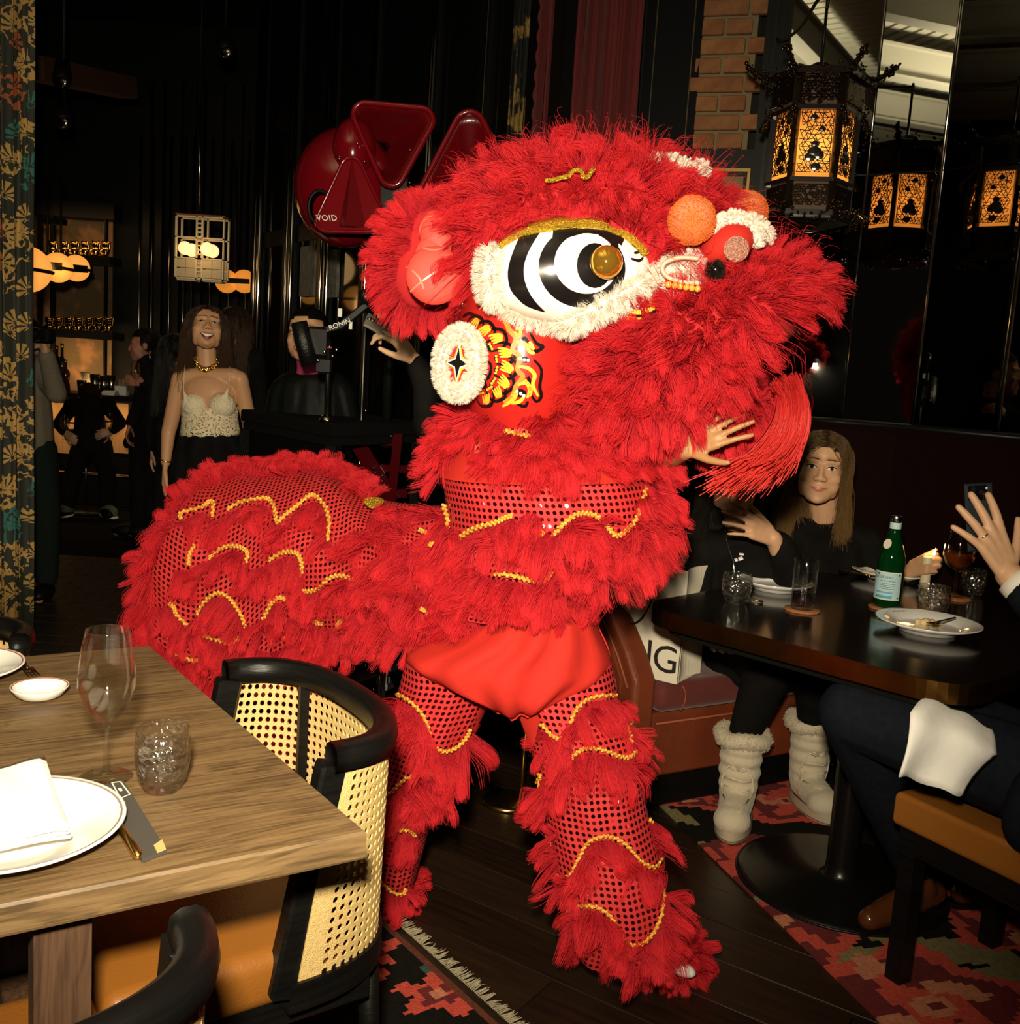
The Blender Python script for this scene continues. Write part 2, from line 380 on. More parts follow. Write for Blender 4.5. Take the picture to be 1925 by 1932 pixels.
# planks under the dancer
pu=V((.83,-.55,0)).normalized(); pv=V((.55,.83,0)).normalized(); pr=math.atan2(pu.y,pu.x); pm={}
for r_ in range(-2,16):
    y0=r_*.165; off=(r_*37%10)/10*1.5
    for k in range(-2,4):
        c=V((.05,1.35,0))+pv*y0+pu*(k*1.5+off-.8)
        if not(-1.4<c.x<2.2 and .6<c.y<4.1): continue
        i=(r_*3+k)%5
        if i not in pm:
            b=MB(); b.box((0,0,0),(1.494,.161,.02),bev=.0015); pm[i]=b.mesh('plank',[FLOORM,FLOORM2][i%2],False)
        o=bpy.data.objects.new('plank',pm[i]); link(o,floor); o.location=(c.x,c.y,-.011+.0008*((r_+k)%3)); o.rotation_euler=(0,0,pr)
tb=MB(); tb.box((0,0,0),(.212,.112,.02),bev=.0015); tme=tb.mesh('tile',TILEM,False)
for i in range(21):
    for j in range(13):
        x=-3.1+j*.216+(.108 if i%2 else 0); y=4.15+i*.118
        o=bpy.data.objects.new('tile',tme); link(o,floor); o.location=(x,y,-.012+.001*((i*7+j*3)%3))
# ceiling: black over the bar, ribbed steel deck with joists over the dining side
cb=MB(); cb.box((0,4,4.35),(14,16,.1)); ceiling=struct('ceiling',cb,CEILM,'high black ceiling with ribbed metal deck and steel joists')
dk=MB(); 
for i in range(64):
    y=-3.2+i*.12; dk.box((-1.6,y,4.27),(6.4,.085,.05)); dk.box((-1.6,y+.06,4.285),(6.4,.036,.02))
dko=dk.build('ribbed_deck',DECKM,ceiling,False); dko['kind']='stuff'
for i in range(6):
    x=-4.4+i*1.05; jb=MB(); jb.box((x,.6,4.10),(.12,7.6,.02)); jb.box((x,.6,3.98),(.03,7.6,.22)); jb.box((x,.6,3.87),(.13,7.6,.02))
    jb.build('steel_joist',DECKM,ceiling,False)
# ------- right back wall with three mirror facets
def nrm(a): a=math.radians(a); return V((math.sin(a),math.cos(a),0))
nA,nB,nC=nrm(16.25),nrm(35.7),nrm(55); DA,DB,DC=4.227,4.023,3.456
def isect(n1,d1,n2,d2):
    det=n1.x*n2.y-n1.y*n2.x; return V(((d1*n2.y-d2*n1.y)/det,(n1.x*d2-n2.x*d1)/det,0))
cAB=isect(nA,DA,nB,DB); cBC=isect(nB,DB,nC,DC)
uA=V((nA.y,-nA.x,0)); uB=V((nB.y,-nB.x,0)); uC=V((nC.y,-nC.x,0))
def onA(px,py,off=0): return onplane(px,py,nA,DA-off)
a0=onA(1468,300); a0.z=0
e_C=cBC+uC*.62
wr=MB()
for p,q,n in ((a0,cAB,nA),(cAB,cBC,nB),(cBC,e_C,nC)):
    m_=(p+q)/2+n*.06; wr.box((m_.x,m_.y,2.15),((q-p).length,.1,4.3),rz=math.atan2((q-p).y,(q-p).x))
wall_right=struct('wall_right',wr,BLACK,'faceted wall of tall dark mirror panes behind the corner booth')
zs=onplane(1700,327,nB,DB).z
for p,q,n in ((a0,cAB,nA),(cAB,cBC,nB),(cBC,e_C,nC)):
    for z0,z1 in ((1.2,zs-.003),(zs+.003,4.25)):
        m_=(p+q)/2; b=MB(); b.box((m_.x,m_.y,(z0+z1)/2),((q-p).length-.004,.008,z1-z0),rz=math.atan2((q-p).y,(q-p).x)); b.build('mirror_pane',MIRM,wall_right,False)
for c,r_ in ((cAB,.0045),(cBC,.006),(cBC+uC*.335,.012)):
    c=c-nB*.006; b=MB(); b.tube([(c.x,c.y,1.25),(c.x,c.y,4.25)],r_,10); b.build('metal_strip',CHROME,wall_right)
# end post beyond the third mirror
b=MB(); c=e_C-nC*.02; b.box((c.x+.16,c.y-.1,2.15),(.3,.18,4.3),rz=math.atan2(uC.y,uC.x)); b.box((c.x+.03,c.y-.09,2.15),(.03,.06,4.3),rz=math.atan2(uC.y,uC.x))
struct('trim_1',b,BLACK,'dark post at the right end of the mirrors')
# ------- straight wall left of the mirrors: black frame, brick pier, dark pilaster, red curtain
rzA=math.atan2(uA.y,uA.x)
def abox(mb,px0,px1,z0,z1,depth,off=0,py=300):
    p=onA(px0,py); q=onA(px1,py); m_=(p+q)/2+nA*(depth/2-off); wd=(V((q.x,q.y,0))-V((p.x,p.y,0))).length
    mb.box((m_.x,m_.y,(z0+z1)/2),(wd,depth,z1-z0),rz=rzA)
b=MB(); abox(b,940,1475,0,4.3,.1,-.12); wall_back=struct('wall_back',b,WALLM,'dark wall behind the lion')
b=MB(); abox(b,1424,1470,0,4.3,.14,.05); b.build('frame_post',BLACK,wall_back,False)
b=MB(); abox(b,1440,1446,0,4.3,.14,.058); abox(b,1456,1459,0,4.3,.14,.056); b.build('frame_moulding',DKMETAL,wall_back,False)
b=MB(); abox(b,1202,1306,0,4.3,.2,.02); b.build('dark_pilaster',mat('navy_panel',(.0018,.002,.003),.5,spec=.1),wall_back,False)
b=MB(); abox(b,1220,1222,0,4.3,.2,.026); abox(b,1290,1292,0,4.3,.2,.026); b.build('pilaster_bead',mat('dull_brass',(.08,.06,.03),.4,1),wall_back,False)
# brick pier
pl=onA(1307,200); pr_=onA(1424,200); wdt=(V((pr_.x,pr_.y,0))-V((pl.x,pl.y,0))).length; zb=onA(1380,285).z
b=MB(); m_=(pl+pr_)/2+nA*.06; b.box((m_.x,m_.y,(zb+4.3)/2),(wdt-.03,.12,4.3-zb),rz=rzA)
pier=struct('wall_pier',b,MORTAR,'narrow orange brick pier')
bm_=[MB().box((0,0,0),(L_,.03,.058),bev=.004).mesh('brick',BRICKM[i],False) for i,L_ in enumerate((.205,.196,.200))]
hb=[MB().box((0,0,0),(.098,.03,.058),bev=.004).mesh('brick',BRICKM[i],False) for i in range(3)]
row=0; z=zb+.035
while z<3.55:
    x=-.012 if row%2 else .0
    seq=[.2,.098] if row%2 else [.098,.2]
    k=0
    while x<wdt-.03:
        L_=seq[k%2] if k<2 else .2
        half=L_<.15 or x+.2>wdt+.02
        me=(hb if half else bm_)[(row*2+k*5)%3]; L_=.098 if half else .2
        o=bpy.data.objects.new('brick',me); link(o,pier); p=pl+uA*(x+L_/2)-nA*(.004+.004*((row*3+k)%3)); o.location=(p.x,p.y,z); o.rotation_euler=(random.uniform(-.02,.02),0,rzA+random.uniform(-.03,.03)); x+=L_+.012; k+=1
    z+=.072; row+=1
# dark framed panels under the brick, thin gold bead
b=MB(); abox(b,1307,1424,0,zb+.0,.16,.03); b.build('panel_lower',BLACK,wall_back,False)
for i,(x0,x1,y0,y1) in enumerate(((1316,1420,322,600),)):
    z0=onA(1400,y1).z; z1=onA(1400,y0).z
    b=MB(); abox(b,x0,x0+5,z0,z1,.02,.045); abox(b,x1-5,x1,z0,z1,.02,.045); abox(b,x0,x1,z1-.012,z1,.02,.045); b.build('panel_bead',BRASS,wall_back,False)
    b=MB(); abox(b,x0+12,x1-12,z0,z1-.03,.01,.036); b.build('panel_field',mat('panel_tan',(.10,.07,.025),.5,col2=(.14,.09,.03),scale=10),wall_back,False)
# red curtain on the wall and its gold-trimmed border
def drape(name,p,q,z0,z1,m,amp=.03,folds=9,n=None,label=None,cat='curtain',side=V((0,-1,0)),seed=1,uvs=1.0):
    rr=random.Random(seed); n=n or folds*10; mb=MB(); p=V(p); q=V(q); rows=[]; uv=[]; ph=rr.random()*6
    jit=[rr.uniform(.5,1.3) for _ in range(folds+2)]
    zz=[z0+(z1-z0)*k/14 for k in range(15)]
    L=0; Ls=[0]; prev=None
    for i in range(n+1):
        t=i/n; f=t*folds; a=amp*jit[int(f)]*math.sin(2*PI*f+ph)+amp*.3*math.sin(5.3*PI*f+ph*2); x=p.lerp(q,t)+side*a
        if prev is not None: L+=(x-prev).length; Ls.append(L)
        prev=x; rows.append(x)
    P=[[V((x.x+.004*math.sin(z*3+i),x.y+.006*math.sin(z*2+i*.7),z)) for i,x in enumerate(rows)] for z in zz]
    mb.grid(P,[[(l*uvs,z) for l in Ls] for z in zz]); o=mb.build(name,m)
    md=o.modifiers.new('s','SOLIDIFY'); md.thickness=.004
    if label: tag(o,label,cat)
    return o
pc0=onA(1012,200,.12); pc1=onA(1203,200,.12)
REDCUR=mat('red_velvet',(.085,.004,.005),.85,sheen=.05)
drape('curtain',(pc0.x,pc0.y,0),(pc1.x,pc1.y,0),.02,4.2,REDCUR,.02,11,label='dark red full-height curtain hanging beside the brick pier',side=-nA)
pc2=onA(962,200,.12); GREYGOLD=mat('grey_gold_brocade',(.012,.013,.012),.7,col2=(.20,.13,.04),scale=9,lo=.56,hi=.62)
drape('curtain',(pc2.x,pc2.y,0),(pc0.x-.045,pc0.y+.012,0),.02,4.2,GREYGOLD,.015,3,label='narrow dark gold-flecked curtain left of the red one',side=-nA,seed=3)
b=MB(); pts=[]; q_=V((pc0.x,pc0.y,0))-nA*.025
for i in range(200): z=1.2+i*.013; a=i*1.1; pts.append(q_+V((math.cos(a)*.004,math.sin(a)*.004,z)))
o=b.tube(pts,.007,6).build('twisted_rope',REDCUR); tag(o,'red twisted cord down the edge of the red curtain','cord')
# ------- glazed black door wall running back to the bar, with chrome mullions
w0=V((.07,4.18,0)); w1=V((-1.80,6.92,0)); uW=(w1-w0).normalized(); nW=V((uW.y,-uW.x,0)) 
if nW.y>0: nW=-nW
def onW(px,py=300):
    n=nW; return onplane(px,py,n,n.dot(w0))
b=MB(); m_=(w0+w1)/2-nW*.08; b.box((m_.x,m_.y,2.15),((w1-w0).length,.1,4.3),rz=math.atan2(uW.y,uW.x))
wall_left=struct('wall_left',b,BLACK,'wall of tall black glazed doors with chrome mullions')
mull=[(488,690,.022),(497,100,.010),(548,690,.014),(560,60,.009),(616,690,.020),(628,60,.009),(688,690,.014),(713,60,.010),(797,690,.012),(823,100,.013),(925,100,.008)]
for px,py,r_ in mull:
    p=onW(px,py)+nW*.02; b=MB(); b.tube([(p.x,p.y,.05),(p.x,p.y,3.75)],r_,10); b.build('chrome_mullion',CHROME,wall_left)
    b=MB(); p2=p-nW*.025+uW*.035; b.box((p2.x,p2.y,2.0),(.06,.05,3.9),rz=math.atan2(uW.y,uW.x)); b.build('door_stile',BLACK,wall_left,False)
for i,(xa,xb) in enumerate(((490,550),(550,620),(620,692),(692,800),(800,930))):
    p=onW(xa,600)+nW*-.02; q=onW(xb,600)+nW*-.02; m_=(p+q)/2
    for z0,z1 in ((.9,2.1),(2.2,3.7)):
        b=MB(); b.box((m_.x,m_.y,(z0+z1)/2),((q-p).xy.length,.012,z1-z0),rz=math.atan2(uW.y,uW.x)); b.build('window_pane',DKGLASS,wall_left,False)
    b=MB(); b.box((m_.x,m_.y,2.15),((q-p).xy.length,.03,.1),rz=math.atan2(uW.y,uW.x)); b.build('transom',BLACK,wall_left,False)
REFLECTM=mat('grey_reflection',(.16,.16,.13),.8,bump=1,scale=25,bscale=30,col2=(.10,.10,.08))  # solid pale panels standing for a reflection in the door panes
for x0,x1,y0,y1 in ((567,598,462,560),(622,640,470,562)):
    p=onW(x0,y1)+nW*.0; q=onW(x1,y0)+nW*.0; b=MB(); m_=(p+q)/2; b.box((m_.x,m_.y,m_.z),((q-p).xy.length,.02,abs(q.z-p.z)),rz=math.atan2(uW.y,uW.x)); b.build('pane_reflection',REFLECTM,wall_left,False)
# far end: window bays left of the glazed doors, then the bar alcove
b=MB(); b.box((-3.4,9.62,2.15),(6,.1,4.3)); wall_far=struct('wall_far',b,WALLM,'far wall behind the bar')
for px in (262,285,318,345,360,395,430,462):
    p=at(px,600,9.45); b=MB(); b.tube([(p.x,p.y,.05),(p.x,p.y,3.3)],.012,8); b.build('chrome_mullion',mat('dim_chrome',(.25,.24,.2),.2,1) if px==262 else bpy.data.materials['dim_chrome'],wall_far)
    b=MB(); b.box((p.x+.05,p.y+.05,1.9),(.06,.08,3.8)); b.build('door_stile',BLACK,wall_far,False)
b=MB(); b.box((-5.35,5,2.15),(.1,10,4.3)); struct('wall_side',b,WALLM,'dark left side wall')
b=MB(); b.box((0,-3.6,2.15),(12,.1,4.3)); struct('wall_front',b,WALLM,'dark wall behind the camera')
b=MB(); b.box((4.6,0,2.15),(.1,9,4.3)); struct('wall_right_side',b,WALLM,'dark wall on the right')
# ------- rugs: woven kilim cells
RC=[mat('rug_'+n_,c,.95,bump=.5,bscale=260,scale=90,col2=tuple(x*.72 for x in c)) for n_,c in (('black',(.010,.009,.007)),('coral',(.62,.075,.045)),('peach',(.62,.22,.12)),('wine',(.16,.014,.015)),('olive',(.24,.20,.08)),('teal',(.03,.09,.065)),('cream',(.42,.36,.24)),('rust',(.13,.03,.012)))]
def rug(name,label,o0,e1,e2,W,H,cell,paint,z=.008):
    o0=V(o0); e1=V((*e1,0)).normalized(); e2=V((*e2,0)).normalized(); nx=int(W/cell); ny=int(H/(cell*.6)); g=np.zeros((ny,nx),int); cy=cell*.6
    X,Y=np.meshgrid((np.arange(nx)+.5)*cell,(np.arange(ny)+.5)*cy)
    def loc(px,py):
        q=onz(px,py,0)-V((o0.x,o0.y,0)); M2=Matrix(((e1.x,e2.x),(e1.y,e2.y))).inverted(); r=M2@q.xy; return r.x,r.y
    paint(g,X,Y,loc)
    mb=MB(); vs=[]; 
    for j in range(ny+1):
        for i in range(nx+1): p=o0+e1*(i*cell)+e2*(j*cy); vs.append((p.x,p.y,z))
    fs=[];mi=[]
    for j in range(ny):
        for i in range(nx): fs.append((j*(nx+1)+i,j*(nx+1)+i+1,(j+1)*(nx+1)+i+1,(j+1)*(nx+1)+i)); mi.append(int(g[j,i]))
    mb.v=vs; mb.f=fs; mb.uv=[(v[0],v[1]) for v in vs]; mb.mi=mi; ob=mb.build(name,RC,None,False)
    if ob.data.polygons[0].normal.z<0: ob.data.flip_normals()
    md=ob.modifiers.new('s','SOLIDIFY'); md.thickness=.007; md.offset=-1
    tag(ob,label,'rug'); return ob,o0,e1,e2
def blob(g,X,Y,c,rx,ry,col,lobes=0,amp=0,rot=0,ph=0):
    x=X-c[0]; y=Y-c[1]; cr,sr=math.cos(rot),math.sin(rot); u=(x*cr+y*sr)/rx; v=(-x*sr+y*cr)/ry; a=np.arctan2(v,u)
    g[(u*u+v*v)<(1+amp*np.sin(lobes*a+ph))**2]=col
def rose(g,X,Y,c,r,ph=0):
    blob(g,X,Y,c,r,r*.9,1,5,.14,0,ph); blob(g,X,Y,c,r*.80,r*.70,3,5,.14,0,ph+.5)
    for k in range(4):
        a=ph+k*1.6; blob(g,X,Y,(c[0]+math.cos(a)*r*.42,c[1]+math.sin(a)*r*.38),r*.30,r*.13,2 if k%2 else 1,0,0,a+.9)
    blob(g,X,Y,c,r*.33,r*.26,1,3,.2,0,ph); blob(g,X,Y,c,r*.2,r*.14,2); blob(g,X,Y,(c[0]+r*.03,c[1]),r*.08,r*.07,3)
def paintR(g,X,Y,loc):
    for px,py,rx,ry,rot in ((1440,1705,.13,.05,.3),(1545,1735,.085,.075,.2),(1530,1850,.10,.06,.5),(1600,1822,.12,.03,-.4),(1290,1600,.08,.05,.7),(1240,1530,.06,.08,.3),(1330,1490,.09,.04,.6),(1500,1480,.1,.05,.2),(1720,1720,.2,.05,.3),(1800,1800,.22,.06,.5),(1880,1850,.2,.05,.3),(1850,1720,.16,.06,.8),(1270,1545,.09,.03,.8),(1660,1640,.1,.06,0)):
        blob(g,X,Y,loc(px,py),rx,ry,4,4,.25,rot)
    rose(g,X,Y,loc(1470,1772),.185,.4); rose(g,X,Y,loc(1760,1905),.26,1.1); rose(g,X,Y,loc(1480,1515),.20,2); rose(g,X,Y,loc(1310,1505),.12,.8); rose(g,X,Y,loc(1905,1740),.2,.3); rose(g,X,Y,loc(1350,1420),.15,1)
    c=loc(1400,1635); blob(g,X,Y,c,.26,.17,3,4,.2,.2)
    for dx,dy,l,wd,col in ((-.10,-.02,.10,.035,1),(.02,.0,.12,.04,1),(-.09,.07,.05,.03,2),(.06,.08,.06,.035,2),(-.17,.05,.06,.03,2)): blob(g,X,Y,(c[0]+dx,c[1]+dy),l*.55,l,col,5,.2,.2)
    for px,py in ((1645,1830),(1560,1600),(1240,1495),(1700,1600)): blob(g,X,Y,loc(px,py),.05,.045,2,3,.3)
rug('rug','black kilim rug with coral roses and olive leaves under the right table',(.50,3.34,0),(.944,.33),(.30,-.954),1.15,2.5,.021,paintR)
def fringe(p,q,wd,label,hang):
    p=V(p); q=V(q); n=int((q-p).length/.006); P=[];D=[]
    for i in range(n): P.append(p.lerp(q,i/n)+V((0,0,.012))); D.append(hang)
    o=fur('rug_fringe',P*3,D*3,wd,fur_mat('fringe_'+label[:5],(.30,.26,.17),(.5,.44,.3)),None,r=.0018,grav=.05,jit=.14,clump=.15,csize=6); return tag(o,label,'fringe')
fringe((.50,3.34,0),(.50+.944*1.12,3.34+.33*1.12,0),.035,'pale fringe along the far edge of the coral rose rug',(-.25,.95,.25))
def paintL(g,X,Y,loc):
    rr=random.Random(5); W,H=X.max(),Y.max()
    for i in range(420):
        c=(rr.uniform(0,W),rr.uniform(0,H)); k=rr.random(); s_=rr.uniform(.014,.03)
        blob(g,X,Y,c,s_*1.2,s_,rr.choice([1,3,7,3,7,5,1]),0,0,.7)
        if k<.4: blob(g,X,Y,c,s_*.5,s_*.4,rr.choice([2,6,4]))
    for i in range(50):
        c=(rr.uniform(0.05,W),rr.uniform(0,H)); blob(g,X,Y,c,.075,.06,5 if i%2 else 4,5,.3,rr.random())
    for i in range(46):
        c=(rr.uniform(0.05,W),rr.uniform(0,H)); s_=rr.uniform(.05,.085); blob(g,X,Y,c,s_,s_*.8,1 if i%3 else 3,5,.3,rr.random()*3); blob(g,X,Y,c,s_*.5,s_*.4,3 if i%3 else 1,4,.3); blob(g,X,Y,c,s_*.22,s_*.2,2)
    g[:,0:1]=7
rug('rug','dark kilim rug with small red and teal motifs under the left table',(-.52,2.70,0),(-.786,-.618),(.618,-.786),2.4,2.6,.017,paintL)
fringe((-.50,2.70,0),(-.50+.618*2.2,2.70-.786*2.2,0),.03,'cream braided edge of the red and teal rug on the left',(.9,.5,.25))
# ============================================================ LION DANCE COSTUME
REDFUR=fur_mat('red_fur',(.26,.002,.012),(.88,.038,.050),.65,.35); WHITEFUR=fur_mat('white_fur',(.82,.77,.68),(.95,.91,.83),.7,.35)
REDHIDE=mat('red_hide',(.42,.010,.012),.9); WHITEHIDE=mat('white_hide',(.8,.74,.64),.9)
SATIN=mat('red_satin',(.50,.024,.016),.8,spec=.2,bump=.1,bscale=9); EARSATIN=mat('coral_satin',(.66,.05,.035),.62,bump=.2,bscale=14)
ORANGE=mat('orange_pompom_felt',(.80,.17,.02),.95,bump=.8,bscale=400,sheen=.3)
LACQ=mat('red_lacquer',(.48,.018,.014),.3); PBLACK=mat('painted_black',(.008,.006,.006),.22); PYEL=mat('painted_yellow',(.85,.50,.04),.4); PORG=mat('painted_orange',(.8,.22,.03),.4); PWHITE=mat('painted_white',(.85,.82,.76),.3)
BRAID=mat('gold_braid',(.86,.42,.06),.35,.45,bump=.5,bscale=300); GOLDSEQ=mat('gold_sequins',(.85,.55,.05),.3,.7,col2=(.5,.3,.02),scale=160,bump=1,bscale=240)
def sequin_mat(name,base=(.47,.018,.020),cell=.0145):
    m=bpy.data.materials.new(name); m.use_nodes=True; nt=m.node_tree; I=nt.nodes['Principled BSDF'].inputs
    tc=nt.nodes.new('ShaderNodeTexCoord'); mp=nt.nodes.new('ShaderNodeMapping'); mp.inputs['Scale'].default_value=(1/cell,1/cell,0); nt.links.new(tc.outputs['UV'],mp.inputs[0])
    fr=nt.nodes.new('ShaderNodeVectorMath'); fr.operation='FRACTION'; nt.links.new(mp.outputs[0],fr.inputs[0])
    sb=nt.nodes.new('ShaderNodeVectorMath'); sb.operation='SUBTRACT'; nt.links.new(fr.outputs[0],sb.inputs[0]); sb.inputs[1].default_value=(.5,.5,0)
    ln=nt.nodes.new('ShaderNodeVectorMath'); ln.operation='LENGTH'; nt.links.new(sb.outputs[0],ln.inputs[0])
    dot=math_node(nt,'LESS_THAN',ln.outputs['Value'],.31)
    fl=nt.nodes.new('ShaderNodeVectorMath'); fl.operation='FLOOR'; nt.links.new(mp.outputs[0],fl.inputs[0])
    wn=nt.nodes.new('ShaderNodeTexWhiteNoise'); nt.links.new(fl.outputs[0],wn.inputs['Vector'])
    mx=nt.nodes.new('ShaderNodeMix'); mx.data_type='RGBA'; nt.links.new(dot,mx.inputs[0]); mx.inputs[6].default_value=(*base,1); mx.inputs[7].default_value=(.30,.008,.010,1)
    nt.links.new(mx.outputs[2],I['Base Color']); nt.links.new(math_node(nt,'MULTIPLY',dot,.96),I['Metallic'])
    nt.links.new(math_node(nt,'SUBTRACT',.75,math_node(nt,'MULTIPLY',dot,.60)),I['Roughness'])
    # each sequin tilts its own way
    g=nt.nodes.new('ShaderNodeNewGeometry'); s2=nt.nodes.new('ShaderNodeVectorMath'); s2.operation='SUBTRACT'; nt.links.new(wn.outputs['Color'],s2.inputs[0]); s2.inputs[1].default_value=(.5,.5,.5)
    s3=nt.nodes.new('ShaderNodeVectorMath'); s3.operation='SCALE'; nt.links.new(s2.outputs[0],s3.inputs[0]); nt.links.new(math_node(nt,'MULTIPLY',dot,1.1),s3.inputs['Scale'])
    ad=nt.nodes.new('ShaderNodeVectorMath'); ad.operation='ADD'; nt.links.new(g.outputs['Normal'],ad.inputs[0]); nt.links.new(s3.outputs[0],ad.inputs[1])
    nz=nt.nodes.new('ShaderNodeVectorMath'); nz.operation='NORMALIZE'; nt.links.new(ad.outputs[0],nz.inputs[0]); nt.links.new(nz.outputs[0],I['Normal'])
    return m
SEQ=sequin_mat('red_sequin_cloth'); SEQL=sequin_mat('red_sequin_cloth_light',(.8,.14,.10),.0125)
def rotm(ax,ay,az): return Matrix.Rotation(az,3,'Z')@Matrix.Rotation(ay,3,'Y')@Matrix.Rotation(ax,3,'X')
head=thing('lion_mask','huge furry red lion dance mask with a striped black and white eye','lion mask',tuple(at(1050,760,2.35)))
body=thing('lion_costume','red sequined lion body cloth with gold zigzag braid and fur fringes','costume',tuple(at(520,1100,2.75)))
# --- skull
sk=MB(); skc=at(1115,475,2.40); sk.ell(skc,(.315,.285,.185),40,24); ck=at(985,670,2.42)
ckb=MB(); ckb.ell(ck,(.155,.26,.27),40,24,rotm(0,-.12,0))
skull=sk.build('skull',REDHIDE,head); cheek=ckb.build('painted_cheek',LACQ,head); cbv=ckb.bvh()
mz=MB(); mzc=at(1312,632,2.28); mz.ell(mzc,(.272,.225,.122),40,24,rotm(0,-.47,0)); muz=mz.build('muzzle',REDHIDE,head)
# --- skull fur: everything but the eye opening and the painted cheek
P,N=roots_on(sk,62000); px=px_of(P); near=(N@np.array(CFW))<.15
BROW=[(905,600),(893,500),(872,430),(868,380),(930,310),(1030,250),(1250,230),(1400,290),(1440,370),(1400,450),(1330,470),(1264,500),(1244,486),(1205,452),(1160,424),(1090,408),(1000,425),(935,455),(915,500),(912,560),(905,600)]
keep=(~near)|in_poly(px,BROW); P=P[keep]; N=N[keep]; px=px[keep]
D=N*.62+np.array([-.10,0,.18]); cx=(px[:,0]-1150)/300
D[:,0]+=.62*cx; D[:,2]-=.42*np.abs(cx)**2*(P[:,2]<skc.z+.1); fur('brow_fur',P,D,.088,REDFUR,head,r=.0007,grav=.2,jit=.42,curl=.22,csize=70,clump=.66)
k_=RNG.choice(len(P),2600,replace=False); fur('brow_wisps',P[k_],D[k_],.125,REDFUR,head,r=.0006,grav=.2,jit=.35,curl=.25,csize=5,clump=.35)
# --- soft brow roll above the eye and dark fold line of gold
rl=MB(); sbv=sk.bvh()
for q,rr_ in ((smooth_line([(912,456),(955,415),(1028,386),(1110,373),(1192,386),(1264,466)],6),.022),):
    rl.tube([cast(sbv,a.x,a.y,.012)[0] for a in q],rr_,8)
P,N=roots_on(rl,11000); D=N*.5+np.array([.1,0,-.35]); fur('brow_roll_fur',P,D,.028,REDFUR,head,r=.0006,grav=.2,csize=40,jit=.35); rl.build('brow_roll',REDHIDE,head)
b=MB(); 
for q,rr_ in ((smooth_line([(1048,386),(1070,380),(1092,376),(1104,380),(1118,374)],4),.005),): b.tube([cast(sbv,a.x,a.y,.075)[0] for a in q],rr_,6)
b.build('gold_trim',GOLDSEQ,head)
# --- eye
eb=MB(); ec=at(1074,512,2.150); eb.ell(ec,(.172,.085,.104),40,24,rotm(0,-.13,.10)); eye=eb.build('eyeball',PWHITE,head); ebv=eb.bvh()
b=MB(); band(b,ebv,smooth_line([(984,440),(970,472),(959,508),(962,542),(977,563),(996,578),(1026,588)],4),smooth_line([(1023,434),(1002,467),(990,498),(990,526),(999,551),(1012,570),(1030,588)],4),18,3,.0015)
ob=ellipse_px(1098,505,82,75,30,8,-75,232); ib=ellipse_px(1106,497,60,57,30,8,-75,232)
band(b,ebv,[(x,y) for x,y in ob],[(x,y) for x,y in ib],32,4,.0015)
band(b,ebv,[(1044,436),(1060,432),(1110,432),(1160,437),(1178,452)],[(1040,470),(1062,452),(1104,440),(1150,446),(1172,464)],14,2,.0014)
disc_px(b,ebv,1122,501,34,42,.0018); band(b,ebv,[(1150,440),(1166,452),(1168,480)],[(1140,444),(1150,455),(1154,478)],8,2,.0017)
for s_ in ([(1192,462),(1203,470),(1210,482)],[(1198,455),(1206,466)],[(1196,478),(1212,474)],[(1190,488),(1205,492),(1213,486)]): stroke(b,ebv,s_,.006,.0015)
b.build('eye_stripes',PBLACK,eye)
pc,pn=cast(ebv,1137,498,.020); b=MB(); b.ell(pc,.0335,24,14); pup=b.build('gold_pupil',mat('amber_ball',(.80,.42,.05),.06,.85),eye)
lid=MB(); band(lid,ebv,smooth_line([(926,476),(972,434),(1040,412),(1110,400),(1178,410),(1230,474)],5),smooth_line([(938,474),(980,449),(1042,436),(1110,430),(1168,442),(1214,484)],5),30,3,.010)
lo_=lid.build('gold_eyelid',GOLDSEQ,eye); lo_.modifiers.new('s','SOLIDIFY').thickness=.012
b=MB(); ll=smooth_line([(936,478),(928,510),(932,548),(948,582),(975,606),(1015,618),(1062,608),(1110,588),(1160,562),(1205,536),(1240,518)],5); b.tube([cast(ebv,q.x,q.y,.004)[0] for q in ll],.019,8)
P,N=roots_on(b,15000); D=N+np.array([0,0,-.1]); fur('white_eye_trim',P,D,.022,WHITEFUR,head,r=.0005,grav=.05,csize=24,jit=.22,clump=.14); b.build('eye_trim_roll',WHITEHIDE,head)
# --- muzzle fur
P,N=roots_on(mz,56000); px=px_of(P); near=(N@np.array(CFW))<.1
keep=~(near&in_poly(px,[(1185,440),(1190,520),(1240,560),(1275,565),(1345,560),(1360,520),(1420,470),(1420,430)])); P=P[keep]; N=N[keep]
D=N*.75+np.array([.12,0,-.12]); D[:,0]+=.5*(P[:,0]-mzc.x)/.27
CUT=[(1640,560),(1580,610),(1530,650),(1478,688),(1432,765),(1430,900),(1900,900),(1900,560)]; Dn_=D/np.linalg.norm(D,axis=1,keepdims=True); k_=~(in_poly(px_of(P+Dn_*.085+np.array([0,0,-.02])),CUT)|in_poly(px_of(P+Dn_*.03),CUT)); P=P[k_]; D=D[k_]
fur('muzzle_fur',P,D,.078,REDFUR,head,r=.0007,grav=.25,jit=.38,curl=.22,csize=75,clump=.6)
k_=RNG.choice(len(P),1800,replace=False); fur('muzzle_wisps',P[k_],D[k_],.105,REDFUR,head,r=.0006,grav=.25,jit=.35,curl=.25,csize=5,clump=.35)
